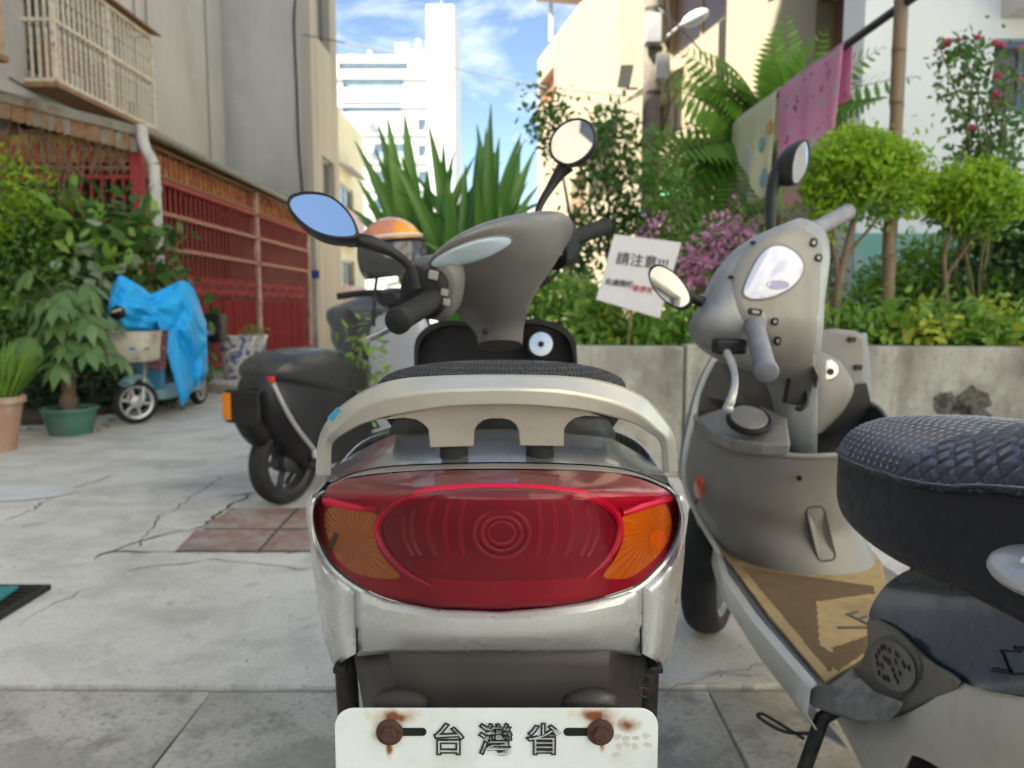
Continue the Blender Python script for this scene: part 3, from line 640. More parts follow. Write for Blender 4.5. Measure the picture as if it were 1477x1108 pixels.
wire('thin overhead wire sagging from the tan house across the sky', [P(437,50,16.1), P(560,75,15), P(700,108,13.7), P(790,126,12.9), P(921,140,12)])
wire('lower thin overhead wire joining pole and far tower', [P(660,125,60), P(780,133,25), P(921,165,12)], .016)
wire('black wire strung diagonally past the pole lamp', [P(948,10,12), P(985,45,10.6), P(1022,86,9.9+3)], .014)
wire('slack black cable looping along the grey house wall above the porch roof', [(-4.20,16.1,2.75), (-5.0,14.2,3.35), (-5.76,11.4,3.42), (-5.77,9.2,3.55)], .010)
# ================================================================== SILVER SCOOTER IN FRONT
def paint(name, c1, rough=.28, metal=.75, dust=(.5,.48,.43), coat=.6, scr=.25):
    m = pm(name, c1, tuple(x*.9 for x in c1), rough=rough, metal=metal, scale=9, coat=coat, rvar=.03, c3=dust, s3=5, f3=(.50,1.0))
    return m
M_silver = paint('silver_paint', (.57,.58,.58), rough=.27, metal=.35, dust=(.50,.50,.48), coat=.4)
M_silver_dk = paint('aged_silver', (.58,.56,.50), rough=.36, metal=.35, dust=(.40,.37,.31), coat=.3)
M_bronze = paint('dusty_silver_bracket', (.36,.32,.28), rough=.5, metal=.2, dust=(.30,.26,.22), coat=.1)
M_grey_pl = pm('faded_grey_plastic', (.140,.138,.136), (.112,.110,.108), rough=.40, scale=7, detail=8, c3=(.16,.157,.153), s3=4, f3=(.5,.75), bump=.15, bscale=700, bdist=.0006, rvar=.12)
M_black_pl = pm('black_plastic', (.008,.008,.009), (.014,.014,.014), spec=.35, rough=.5, scale=14, rvar=.15, c3=(.03,.028,.026), s3=7, f3=(.55,.8), bump=.1, bscale=800, bdist=.0005)
M_rubber = pm('black_rubber', (.012,.012,.013), (.022,.022,.021), rough=.75, spec=.35, scale=30, bump=.2, bscale=300)
M_tyre = pm('tyre_rubber', (.014,.014,.014), (.03,.029,.027), rough=.85, scale=25, bump=.3, bscale=120)
M_fender = pm('brown_black_fender', (.050,.043,.039), (.040,.035,.032), rough=.5, scale=4, detail=8, c3=(.075,.066,.058), s3=5, f3=(.55,.8), rvar=.15, bump=.06, bscale=500)
M_chrome = pm('chrome', (.55,.55,.54), rough=.28, metal=1.0, scale=10, rvar=.06)
M_mirror = pm('mirror_glass', (.90,.91,.92), rough=.015, metal=1.0)
M_redin = pm('red_lamp_inside', (.42,.004,.028), (.35,.004,.024), rough=.3, scale=30, spec=.25)
M_redhot = pm('red_lamp_rib', (.62,.006,.045), (.54,.006,.038), rough=.3, scale=30, spec=.3)
M_redrib = pm('red_lamp_step', (.36,.005,.028), (.30,.005,.024), rough=.3, scale=30, spec=.3)
M_reddark = pm('red_lamp_bowl', (.26,.005,.024), (.21,.005,.020), rough=.35, scale=20, spec=.15)
M_rust2 = pm('rusty_bolt', (.052,.022,.017), (.09,.038,.024), rough=.85, scale=160, bump=.7, bscale=260)

dirty(M_silver, 9, (.54,.535,.51), (.45,.85,.5), detail=4); dirty(M_silver_dk, 30, (.42,.40,.345), (.48,.8,.5), detail=5); dirty(M_grey_pl, 30, (.17,.167,.16), (.54,.76,.5)); dirty(M_bronze, 60, (.26,.23,.20), (.5,.7,.5))
sc = thing('silver_scooter', 'silver scooter with red and amber tail lamp and rusty bolted white plate', 'scooter', (-.01, 1.3, 0))
# --- tail outline traced at its own depth: the shell wraps back at the sides and over the top
LENS = [(717,678),(650,678.5),(600,680),(553,684),(515,689),(487,695),(465,712),(454,733),(454,755),(465,786),(482,814),(517,842),(559,863),(629,878),(722,882),
        (790,876),(845,867),(884,856),(922,840),(959,803),(975,772),(980,742),(973,720),(955,704),(908,687),(861,680),(790,678.5)]
def YT(px, py):
    u_ = abs((px - 717) / 268); y = .600 + .10 * u_ ** 2.6
    if py < 714: y += .052 * ((714 - py) / 34) ** 1.3
    else: y += .014 * ((py - 714) / 170) ** 2
    return y
def closed_smooth(pts, n):
    pts = [Vector((*p, 0)) for p in pts]; N_ = len(pts); o = []
    for i in range(N_):
        p0, p1, p2, p3 = pts[i-1], pts[i], pts[(i+1) % N_], pts[(i+2) % N_]
        for k in range(n):
            t = k/n; q = .5*((2*p1)+(p2-p0)*t+(2*p0-5*p1+4*p2-p3)*t*t+(3*p1-p0-3*p2+p3)*t**3); o.append((q.x, q.y))
    return o
lens_o = closed_smooth(LENS, 4)
from mathutils.bvhtree import BVHTree
class Surf:
    """a built shell that picture points can be laid onto, so that trim sits on the real surface"""
    def __init__(s, mb): s.t = BVHTree.FromPolygons([Vector(v) for v in mb.v], mb.f)
    def __call__(s, px, py, off=.0, Yd=1.5):
        d = ray(px, py).normalized(); h = s.t.ray_cast(CAM, d)
        return (h[0] - d*off) if h[0] is not None else P(px, py, Yd)
def surf_patch(S, outline, c, off, nr=6, n=4, Yd=1.5, rim=None):
    o = closed_smooth(outline, n) if n else outline; m = MB(); k = len(o)
    m.v.append(tuple(S(*c, off, Yd)))
    for i in range(1, nr+1):
        r = i/nr; m.v += [tuple(S(c[0]+(x-c[0])*r, c[1]+(y-c[1])*r, off if i < nr or rim is None else rim, Yd)) for x, y in o]
    for j in range(k): m.f.append((0, 1+j, 1+(j+1) % k))
    for i in range(nr-1):
        for j in range(k): m.f.append((1+i*k+j, 1+(i+1)*k+j, 1+(i+1)*k+(j+1) % k, 1+i*k+(j+1) % k))
    return m
def polar_patch(outline, c, off, nr=16, Yf=YT, shrink=1.0, sag=0.0):
    rings = []
    for i in range(nr + 1):
        r = shrink * (1 - (1 - i/nr)**1.0)
        rings.append([P(c[0]+(x-c[0])*r, c[1]+(y-c[1])*r, Yf(c[0]+(x-c[0])*r, c[1]+(y-c[1])*r) + off + sag*(1-(i/nr)**2)) for x, y in outline])
    m = MB(); n = len(outline); m.v.append(tuple(P(c[0], c[1], Yf(*c)+off+sag)))
    base = 1
    for ring in rings[1:]: m.v += [tuple(p) for p in ring]
    for j in range(n): m.f.append((0, 1+j, 1+(j+1) % n))
    for i in range(nr-1):
        for j in range(n): m.f.append((1+i*n+j, 1+(i+1)*n+j, 1+(i+1)*n+(j+1) % n, 1+i*n+(j+1) % n))
    return m
tl = obj('tail_light', polar_patch(lens_o, (717,775), .007, 18), M_redin, sc)
tl['label'] = 'wide red tail lamp with amber indicators at both ends'
def scratched_lens(name):
    m = glassmat(name, (.95,.88,.88), rough=.05, ior=1.38)
    nt = m.node_tree; N = nt.nodes; L = nt.links
    t = N.new('ShaderNodeTexCoord'); mp_ = N.new('ShaderNodeMapping'); mp_.inputs['Scale'].default_value = (30,30,220); mp_.inputs['Rotation'].default_value = (.2,.5,.3)
    n1 = N.new('ShaderNodeTexNoise'); n1.inputs['Scale'].default_value = 3; n1.inputs['Detail'].default_value = 8
    L.new(t.outputs['Object'], mp_.inputs['Vector']); L.new(mp_.outputs['Vector'], n1.inputs['Vector'])
    r = N.new('ShaderNodeMapRange'); r.inputs['From Min'].default_value = .4; r.inputs['From Max'].default_value = .75; r.inputs['To Min'].default_value = .03; r.inputs['To Max'].default_value = .22
    L.new(n1.outputs['Fac'], r.inputs['Value'])
    g = [x for x in N if x.type == 'BSDF_GLOSSY'][0]; L.new(r.outputs['Result'], g.inputs['Roughness'])
    # road dust settled on the plastic: strongest where it lies flat
    ge = N.new('ShaderNodeNewGeometry'); sp = N.new('ShaderNodeSeparateXYZ'); L.new(ge.outputs['Normal'], sp.inputs[0])
    n2 = N.new('ShaderNodeTexNoise'); n2.inputs['Scale'].default_value = 45; n2.inputs['Detail'].default_value = 8; L.new(t.outputs['Object'], n2.inputs['Vector'])
    r2 = N.new('ShaderNodeMapRange'); r2.inputs['From Min'].default_value = .25; r2.inputs['From Max'].default_value = .85; r2.inputs['To Min'].default_value = .0; r2.inputs['To Max'].default_value = .38
    L.new(sp.outputs['Z'], r2.inputs['Value'])
    mu = N.new('ShaderNodeMath'); mu.operation = 'MULTIPLY'; L.new(r2.outputs['Result'], mu.inputs[0])
    r3 = N.new('ShaderNodeMapRange'); r3.inputs['From Min'].default_value = .3; r3.inputs['From Max'].default_value = .7; r3.inputs['To Min'].default_value = .55; r3.inputs['To Max'].default_value = 1.0
    L.new(n2.outputs['Fac'], r3.inputs['Value']); L.new(r3.outputs['Result'], mu.inputs[1])
    df = N.new('ShaderNodeBsdfDiffuse'); df.inputs['Color'].default_value = (.22,.15,.13,1)
    o_ = N['Material Output']; prev = o_.inputs['Surface'].links[0].from_socket
    ms = N.new('ShaderNodeMixShader'); L.new(mu.outputs[0], ms.inputs['Fac']); L.new(prev, ms.inputs[1]); L.new(df.outputs['BSDF'], ms.inputs[2]); L.new(ms.outputs['Shader'], o_.inputs['Surface'])
    return m
obj('lens', polar_patch(lens_o, (717,775), .0, 20), scratched_lens('lamp_lens'), tl)
def ell(cx, cy, rx, ry, n=64, p=2.0, a0=0.0):
    o = []
    for k in range(n):
        a = a0 + 2*math.pi*k/n; ca, sa = math.cos(a), math.sin(a)
        o.append((cx + rx*math.copysign(abs(ca)**(2/p), ca), cy + ry*math.copysign(abs(sa)**(2/p), sa)))
    return o
bowl = ell(722, 772, 170, 66, 72, 2.2)
obj('reflector_bowl', polar_patch(bowl, (722,772), .0062, 12), M_reddark, tl)
# bright moulded ring: thick tube over the top and sides, open at the bottom
ring_px = [(622,845),(590,828),(565,805),(550,780),(547,757),(560,735),(590,718),(640,708),(722,704),(800,708),(850,717),(882,734),(893,757),(888,785),(872,810),(845,835)]
ring_px = [(v.x, v.y) for v in catmull([(*p, 0) for p in ring_px], 6)]
b = MB(); b.tube([P(x, y, YT(x, y)+.0055) for x, y in ring_px], [.0042*min(1, .3+min(i, len(ring_px)-1-i)/14) for i in range(len(ring_px))], 8); obj('moulded_ring', b, M_redhot, tl)
# red flash between bowl and amber, at the top corners
for sgn, cxs in ((-1, (470, 546)), (1, (895, 968))):
    px = [(cxs[0], 722), (lerp(*cxs, .35), 727), (lerp(*cxs, .7), 732), (cxs[1], 735)] if sgn < 0 else [(cxs[0], 740), (lerp(*cxs, .35), 731), (lerp(*cxs, .7), 724), (cxs[1], 720)]
    b = MB(); b.tube([P(x, y, YT(x, y)+.005) for x, y in px], [.004,.0045,.004,.0025], 8); obj('moulded_strip', b, M_redhot, tl)
# vertical stepped ribs in the bowl, curved, left and right of the bulb
for k, dx in enumerate((58, 80, 104, 128, 140)):
    for s in (-1, 1):
        pts = []
        for j in range(9):
            t = -1 + 2*j/8; y = 768 + 40*t - 6; x = 722 + s*(dx*(1 - .10*t*t) + 4*t*(-s)*0)
            if ((x-722)/162)**2 + ((y-772)/62)**2 < 1: pts.append(P(x, y, YT(x, y)+.0062))
        if len(pts) > 2: obj('bowl_rib', MB().tube(pts, .0022, 6, flat=(Vector((0,1,0)), .5)), M_redrib, tl)
for k, r in enumerate((17, 27, 38)):
    b = MB(); pts = [P(724+r*1.05*math.cos(a), 770+r*.92*math.sin(a), YT(724, 770)+.0058) for a in np.linspace(0, 2*math.pi, 33)]; b.tube(pts, .0018, 6, caps=False, flat=(Vector((0,1,0)), .5)); obj('bulb_ring', b, M_redrib, tl)
obj('bulb_lens', polar_patch(ell(724, 770, 18, 16, 32), (724,770), .0048, 4), M_reddark, tl)
obj('bowl_floor', polar_patch(ell(722, 818, 140, 20, 48, 2.6), (722,818), .0054, 4), pm('red_lamp_floor', (.28,.004,.024), rough=.35, spec=.15), tl)
# amber indicators with fanned grooves
def amber(name, c1, c2, c):
    m = pm(name, c1, c2, rough=.3, scale=18, spec=.3)
    nt = m.node_tree; N = nt.nodes; L = nt.links
    g_ = N.new('ShaderNodeNewGeometry'); sub_ = N.new('ShaderNodeVectorMath'); sub_.operation = 'SUBTRACT'; sub_.inputs[1].default_value = c; L.new(g_.outputs['Position'], sub_.inputs[0])
    sp = N.new('ShaderNodeSeparateXYZ'); L.new(sub_.outputs[0], sp.inputs[0]); at = N.new('ShaderNodeMath'); at.operation = 'ARCTAN2'; L.new(sp.outputs['Z'], at.inputs[0]); L.new(sp.outputs['X'], at.inputs[1])
    sn = N.new('ShaderNodeMath'); sn.operation = 'MULTIPLY'; sn.inputs[1].default_value = 34; L.new(at.outputs[0], sn.inputs[0]); s2 = N.new('ShaderNodeMath'); s2.operation = 'SINE'; L.new(sn.outputs[0], s2.inputs[0])
    u_ = N.new('ShaderNodeBump'); u_.inputs['Strength'].default_value = .35; u_.inputs['Distance'].default_value = .001; L.new(s2.outputs[0], u_.inputs['Height']); L.new(u_.outputs['Normal'], N['Principled BSDF'].inputs['Normal']); return m
AL = closed_smooth([(468,745),(480,731),(505,733),(543,742),(540,758),(543,785),(556,808),(577,832),(545,834),(512,826),(488,808),(474,780)], 4)
AR = closed_smooth([(893,741),(925,728),(955,726),(966,738),(968,765),(958,790),(935,815),(905,834),(870,832),(886,808),(897,785),(900,762)], 4)
il = obj('indicator', polar_patch(AL, (515,785), .0045, 8), amber('amber_left', (.62,.21,.06), (.55,.17,.045), P(500,790,.64)), tl)
ir = obj('indicator', polar_patch(AR, (930,780), .0045, 8), amber('amber_right', (.82,.20,.012), (.72,.145,.008), P(950,775,.65)), tl)
obj('bulb_cover', polar_patch(ell(948, 778, 12, 14, 24), (948,778), .0035, 3), pm('orange_bulb', (.90,.16,.008), rough=.3), ir)
obj('bulb_cover', polar_patch([(472,790),(481,768),(489,771),(478,797)], (480,782), .0035, 3), pm('smoked_slot', (.10,.05,.04), rough=.4), il)
# lens rim
rim_px = [(468,708),(455,718),(448.5,733),(448,755),(459,789),(477,819),(513,848),(557,869),(628,884),(722,888),(791,882),(846,873),(886,862),(925,846),(964,807),(981,773),(986,742),(980,719),(962,702)]
rim_px = [(v.x, v.y) for v in catmull([(*p, 0) for p in rim_px], 5)]
rim = MB(); rings = []
for i, (x, y) in enumerate(rim_px):
    t = min(i, len(rim_px)-1-i)/12; w = 5.0*min(1, .4+t*.6)
    dx, dy = x-717, y-770; l = math.hypot(dx, dy*2.2); nx_, ny_ = dx/l, dy*2.2/l
    Y0 = YT(x, y)
    rings.append([P(x-nx_*w, y-ny_*w, Y0+.006), P(x-nx_*w*.6, y-ny_*w*.6, Y0-.0015), P(x+nx_*w*.4, y+ny_*w*.4, Y0-.0018), P(x+nx_*w, y+ny_*w, Y0+.002), P(x+nx_*w, y+ny_*w, Y0+.010)])
obj('lamp_rim', rim.loft(rings), M_silver, sc, angle=45)
# centre trim below the lamp
def lens_bot(x): return interp(x, [(517,850),(557,870),(628,885),(722,889),(791,883),(846,874),(886,863),(922,848)])
rows = []
for j in range(13):
    t = j/12; row = []
    for i in range(41):
        x = lerp(516.5, 922.5, i/40); yb = interp(x, [(516,943),(565,937),(705,935),(872,936),(923,942)]); y = lerp(lens_bot(x)-2, yb, t)
        row.append(P(x, y, YT(x, 860) + .003 + .0035*max(0, 1-abs(t-.16)*6) * -1 - .010*math.sin(math.pi*min(1, t*1.05))*.8 + .03*t**3))
    rows.append(row)
cp = obj('centre_trim', MB().grid(rows), M_silver, sc); cp.modifiers.new('s', 'SOLIDIFY').thickness = -.003
# side panels that run forward along the body
def side_panel(inner, outer, sgn):
    rows = []
    for j in range(25):
        y = lerp(716, 960, j/24); xi = interp(y, inner); xo = interp(y, outer)
        yi = min(y, 943)
        a = P(xi, yi, YT(xi, min(yi, 870))+.004); s_ = P(xo, y, .765); m_ = P(lerp(xi, xo, .62), lerp(yi, y, .6), .665 + .012)
        k1 = Vector((s_.x + sgn*.004, .87, s_.z)); k2 = Vector((s_.x*1.0 - sgn*.0, 1.02, s_.z + .01)); k3 = Vector((s_.x - sgn*.02, 1.2, s_.z))
        row = [Vector(q) for q in catmull([tuple(a), tuple(m_), tuple(s_), tuple(k1), tuple(k2), tuple(k3)], 5)]
        rows.append(row)
    o = obj('side_panel', MB().grid(rows), M_silver, sc); o.modifiers.new('s', 'SOLIDIFY').thickness = .003; return o
side_panel([(716,453),(735,446),(755,447),(790,459),(821,477),(848,514.5),(943,513)], [(716,449),(745,446),(800,450),(860,457),(915,466),(950,478),(962,486)], -1)
side_panel([(702,962),(720,981),(745,988),(775,982),(808,965),(848,924.5),(943,926)], [(716,982),(745,988),(800,986),(860,982),(915,973),(940,966),(962,955)], 1)
for xs_ in (514.8, 924.2):
    obj('panel_seam', MB().tube([P(xs_ + (.0 if xs_ < 700 else 0), y, YT(xs_, 860) + .003 - .006*math.sin(math.pi*(y-848)/95)) for y in np.linspace(849, 941, 9)], .0009, 6), M_black_pl, sc)
# tail cowl above the lamp: trim strip and domed deck
A_ = [(470,705,.705),(500,690,.70),(553,682,.678),(640,677,.662),(717,676,.659),(800,677,.662),(880,681,.678),(930,690,.70),(965,706,.705)]
B_ = [(476,697,.735),(512,681,.715),(560,672,.693),(640,668,.679),(717,666.5,.676),(800,667.5,.679),(875,672,.693),(920,681,.715),(962,698,.735)]
obj('lamp_trim', MB().grid([catmull([tuple(P(*p)) for p in A_], 5), catmull([tuple(P(p[0], p[1]+2, p[2]-.001)) for p in B_], 5), catmull([tuple(P(p[0], p[1]+5, p[2]+.006)) for p in B_], 5)]), M_bronze, sc)
C_ = [(466,690,.79),(525,664,.745),(575,656,.72),(645,652,.708),(717,650.5,.705),(795,652,.708),(862,657,.72),(912,667,.745),(966,690,.79)]
D_ = [(478,675,.90),(555,648,.80),(600,634,.79),(655,627,.78),(717,625,.778),(780,627,.78),(835,633,.79),(888,652,.80),(950,675,.90)]
E_ = [(490,665,1.0),(560,630,.86),(600,622,.84),(655,616,.83),(717,614,.83),(780,616,.83),(835,621,.84),(880,632,.86),(940,665,1.0)]
obj('tail_deck', MB().grid([catmull([tuple(P(*p)) for p in q], 5) for q in (B_, C_, D_, E_)]), paint('deck_silver_shaded', (.27,.28,.29), rough=.25, metal=.5, dust=(.34,.33,.31)), sc, sub=1)  # silver darkened to stand for dark reflections on the deck
# --- grab rail: creased band, its legs dropping beside the body
ST = [  # upper edge, crease, lower edge, depth
 ((455,684),(466,686),(478,686),.755), ((456,662),(467,663),(478,664),.752), ((458,641),(469,641),(479,643),.748), ((463,622),(474,628),(485,634),.738),
 ((478,598),(491,612),(500,624),.722), ((505,575),(517,592),(524,612),.70), ((540,556),(548,577),(556,603),.682), ((580,546),(586,570),(592,596),.668),
 ((630,542),(632,564),(634,589),.656), ((675,540.5),(675,562),(675,586),.650), ((720,540),(720,561),(720,585),.648), ((765,540.5),(765,562),(765,586),.650), ((812,542),(810,565),(808,589),.656),
 ((858,547),(853,573),(848,594),.668), ((900,558),(892,584),(884,602),.682), ((935,577),(922,600),(914,611),.70), ((958,603),(944,618),(935,624),.722),
 ((972,626),(960,632),(949,634),.738), ((976,650),(964,650),(954,650),.748), ((977,665),(966,666),(955,667),.752), ((978,680),(967,682),(956,682),.755)]
cols = list(zip(*ST)); n = 4
U_ = catmull([(*p, y) for p, y in zip(cols[0], cols[3])], n); K_ = catmull([(*p, y) for p, y in zip(cols[1], cols[3])], n); L__ = catmull([(*p, y) for p, y in zip(cols[2], cols[3])], n)
rings = []
for i, (a, k, l) in enumerate(zip(U_, K_, L__)):
    rings.append([P(a.x, a.y, a.z+.030), P(lerp(a.x,k.x,.12), lerp(a.y,k.y,.12), a.z+.018), P(lerp(a.x,k.x,.9), lerp(a.y,k.y,.9), a.z+.001), P(lerp(k.x,l.x,.08), lerp(k.y,l.y,.08), a.z), P(lerp(k.x,l.x,.92), lerp(k.y,l.y,.92), a.z+.004), P(l.x, l.y, a.z+.009),
                  P(l.x, l.y, a.z+.030), P(lerp(a.x,l.x,.3), lerp(a.y,l.y,.3), a.z+.046)])
gr = obj('grab_rail', MB().loft(rings), M_silver_dk, sc, angle=22); gr.modifiers.new('b', 'BEVEL').width = .0012; gr.modifiers['b'].segments = 2; gr.modifiers['b'].limit_method = 'ANGLE'; gr.modifiers['b'].angle_limit = R(22)
# bracket plate with two tabs
BR = [(548,606),(584,603),(600,605.5),(611,612),(618,620),(620,646),(683,644),(684,621),(689,613),(697,606.5),(708,604),(725,604),(736,606.5),(744,613),(748,622),(750,643),(813,644),(814,619),(819,611),(828,604),(842,600.5),(866,601),(846,592),(808,587),(765,584),(720,583),(675,584),(634,587),(592,594)]
b = MB(); b.prism([P(x, y, .684) for x, y in BR], (0,.008,0)); obj('rail_bracket', b, M_bronze, gr, smooth=False, bevel=.001)
for cx_ in (655, 779):
    c_ = P(cx_, 651, .70); obj('rubber_mount', MB().lathe(c_ - Vector((0,0,.006)), (0,0,1), [(.019,-.012),(.019,-.006),(.013,-.005),(.013,.012)], 20), M_rubber, gr)
st = MB(); pts = [P(474,604,.728), P(489,588,.714), P(494,594,.713), P(482,610,.727)]
st.add([p + Vector((-.0012,-.0014,.0010)) for p in pts], [(0,1,2,3)]); obj('sticker', st, pm('blue_sticker', (.04,.36,.62), (.10,.45,.66), rough=.5, scale=60), gr, smooth=False)
# --- seat with black net cover
def netmat():
    m = pm('black_net', (.012,.012,.013), rough=.7)
    nt = m.node_tree; N = nt.nodes; L = nt.links; t = N.new('ShaderNodeTexCoord'); v = N.new('ShaderNodeTexVoronoi'); v.feature = 'DISTANCE_TO_EDGE'; v.inputs['Scale'].default_value = 230; v.inputs['Randomness'].default_value = .3
    L.new(t.outputs['Object'], v.inputs['Vector']); r = N.new('ShaderNodeMapRange'); r.inputs['From Max'].default_value = .22; r.inputs['To Min'].default_value = 1; r.inputs['To Max'].default_value = 0; L.new(v.outputs['Distance'], r.inputs['Value'])
    x = N.new('ShaderNodeMix'); x.data_type = 'RGBA'; x.inputs['A'].default_value = (.006,.006,.006,1); x.inputs['B'].default_value = (.085,.085,.09,1); L.new(r.outputs['Result'], x.inputs['Factor']); L.new(x.outputs['Result'], N['Principled BSDF'].inputs['Base Color'])
    u_ = N.new('ShaderNodeBump'); u_.inputs['Strength'].default_value = 1; u_.inputs['Distance'].default_value = .003; L.new(r.outputs['Result'], u_.inputs['Height']); L.new(u_.outputs['Normal'], N['Principled BSDF'].inputs['Normal']); return m
SEAT = [(.80,.085,.856,.838,0),(.825,.118,.876,.834,0),(.87,.140,.886,.828,0),(.93,.150,.884,.80,0),(1.0,.152,.872,.765,0),(1.08,.145,.852,.755,0),(1.16,.132,.838,.74,0),(1.24,.112,.826,.725,0),(1.31,.085,.812,.71,0),(1.35,.045,.79,.71,0)]
def seat_loft(rows, cx0, n=2.6, seg=36, sub=3):
    R_ = []
    vals = catmull([(a, b_, c) for a, b_, c, d, e in rows], sub); v2 = catmull([(d, e, 0) for a, b_, c, d, e in rows], sub)
    for v, w in zip(vals, v2):
        ring = []; zc = lerp(w.x, v.z, .45)
        for k in range(seg):
            an = 2*math.pi*k/seg; ca, sa = math.cos(an), math.sin(an)
            x = math.copysign(abs(ca)**(2/n), ca)*v.y; z = math.copysign(abs(sa)**(2/n), sa); z = z*(v.z-zc) if z > 0 else z*(zc-w.x)
            ring.append((cx0 + w.y + x, v.x, zc + z))
        R_.append(ring)
    return MB().loft(R_)
seat = obj('seat', seat_loft(SEAT, -.012), netmat(), sc)
obj('seat_base', seat_loft([(a+.01, b_*.93, d+.010, d-.075, e) for a, b_, c, d, e in SEAT], -.012, 3.2), M_black_pl, sc)
# --- body under the seat, floorboard, front
b = MB(); b.loft([[(-.012+x*w, y, lerp(zl, zh, z)) for x, z in ((-1,.0),(-1.1,.45),(-.95,.9),(-.6,1),(.6,1),(.95,.9),(1.1,.45),(1,.0))] for y, w, zl, zh in ((.80,.115,.50,.74),(.95,.125,.40,.74),(1.15,.115,.32,.72),(1.30,.10,.30,.70),(1.36,.085,.30,.62))])
obj('under_seat_body', b, M_silver, sc, sub=1)
obj('floorboard', MB().box((-.17, 1.33, .27), (.146, 1.66, .315)), M_grey_pl, sc, smooth=False, bevel=.02)
# dark inner fender and plate carrier
rows = []
for j in range(13):
    y = lerp(925, 1330, j/12); row = []
    for i in range(25):
        t = i/24; x = lerp(interp(y, [(925,512),(1020,530),(1330,560)]), interp(y, [(925,928),(1020,920),(1330,890)]), t); e = abs(2*t-1)
        row.append(P(x, y, .655 + .0*j + .075*max(0, e-.78)/.22 + .02*e*e))
    rows.append(row)
fd = obj('rear_fender', MB().grid(rows), M_fender, sc); fd.modifiers.new('s', 'SOLIDIFY').thickness = .004
for cx_ in (577, 853):
    c_ = P(cx_, 1012, .655); b = MB(); b.ellipsoid(c_, .026, .012, .012, 18, 8); obj('fender_boss', b, M_fender, fd)
for x in (498, 936):
    a_ = P(x, 945, .80); obj('shock_absorber', MB().tube([a_, a_ + Vector((0,.06,-.42))], .012, 10), M_iron, sc)
b = MB(); c_ = P(918, 990, .66)
for s in (-1, 1): b.tube(catmull([tuple(c_), tuple(c_+Vector((.004,0,.008*s))), tuple(c_+Vector((.010,0,.010*s))), tuple(c_+Vector((.011,0,.003*s))), tuple(c_+Vector((.003,0,.001*s)))], 4), .0008, 5)
obj('wire_tie', b, M_iron, fd)
for s, xx in ((-1, 492), (1, 945)): obj('panel_clip', MB().obox(P(xx, 962, .69), (.006,0,0), (0,.008,0), (0,0,.003)), M_black_pl, sc, smooth=False, bevel=.001)
# --- number plate
PY = .612
def platemat():
    m = pm('plate_white', (.72,.77,.77), (.66,.71,.71), rough=.45, scale=12, c3=(.55,.56,.52), s3=10, f3=(.54,.8))
    nt = m.node_tree; N = nt.nodes; L = nt.links; bs = N['Principled BSDF']; col = bs.inputs['Base Color'].links[0].from_socket
    g_ = N.new('ShaderNodeNewGeometry'); n_ = N.new('ShaderNodeTexNoise'); n_.inputs['Scale'].default_value = 70; n_.inputs['Detail'].default_value = 9; L.new(g_.outputs['Position'], n_.inputs['Vector'])
    acc = None
    for (cx_, cy_), (sx, sz), rr in (((562,1050),(1,1),.026),((572,1034),(.55,1.3),.020),((866,1048),(1,1),.024),((856,1033),(.55,1.3),.019),((561,1078),(2.6,.75),.016),((868,1074),(2.8,.9),.014),((905,1046),(.8,1.0),.014)):
        c_ = P(cx_, cy_, PY); s_ = N.new('ShaderNodeVectorMath'); s_.operation = 'SUBTRACT'; s_.inputs[1].default_value = c_; L.new(g_.outputs['Position'], s_.inputs[0])
        q = N.new('ShaderNodeVectorMath'); q.operation = 'MULTIPLY'; q.inputs[1].default_value = (sx,0,sz); L.new(s_.outputs[0], q.inputs[0]); ln = N.new('ShaderNodeVectorMath'); ln.operation = 'LENGTH'; L.new(q.outputs[0], ln.inputs[0])
        r = N.new('ShaderNodeMapRange'); r.inputs['From Min'].default_value = 0; r.inputs['From Max'].default_value = rr; r.inputs['To Min'].default_value = 1; r.inputs['To Max'].default_value = 0; L.new(ln.outputs['Value'], r.inputs['Value'])
        if acc: x = N.new('ShaderNodeMath'); x.operation = 'MAXIMUM'; L.new(acc, x.inputs[0]); L.new(r.outputs['Result'], x.inputs[1]); acc = x.outputs[0]
        else: acc = r.outputs['Result']
    ad = N.new('ShaderNodeMath'); ad.operation = 'MULTIPLY_ADD'; ad.inputs[1].default_value = 1.75; L.new(acc, ad.inputs[0]); sb = N.new('ShaderNodeMath'); sb.operation = 'MULTIPLY_ADD'; sb.inputs[1].default_value = 1.7; sb.inputs[2].default_value = -1.35; L.new(n_.outputs['Fac'], sb.inputs[0]); L.new(sb.outputs[0], ad.inputs[2])
    cr_ = N.new('ShaderNodeValToRGB'); cr_.color_ramp.elements[0].position = .05; cr_.color_ramp.elements[0].color = (0,0,0,1); cr_.color_ramp.elements[1].position = 1.0; cr_.color_ramp.elements[1].color = (1,1,1,1); L.new(ad.outputs[0], cr_.inputs['Fac'])
    rc = N.new('ShaderNodeValToRGB'); rc.color_ramp.elements[0].position = .1; rc.color_ramp.elements[0].color = (.60,.47,.26,1); rc.color_ramp.elements[1].position = .95; rc.color_ramp.elements[1].color = (.20,.06,.018,1); L.new(ad.outputs[0], rc.inputs['Fac'])
    x = N.new('ShaderNodeMix'); x.data_type = 'RGBA'; L.new(cr_.outputs['Color'], x.inputs['Factor']); L.new(col, x.inputs['A']); L.new(rc.outputs['Color'], x.inputs['B']); L.new(x.outputs['Result'], bs.inputs['Base Color'])
    return m
def rrect(x0, y0, x1, y1, r, n=6):
    o = []
    for cx_, cy_, a0 in ((x1-r, y1-r, 0), (x0+r, y1-r, 90), (x0+r, y0+r, 180), (x1-r, y0+r, 270)):
        for k in range(n+1):
            a = R(a0 + 90*k/n); o.append((cx_ + r*math.cos(a), cy_ + r*math.sin(a)))
    return o
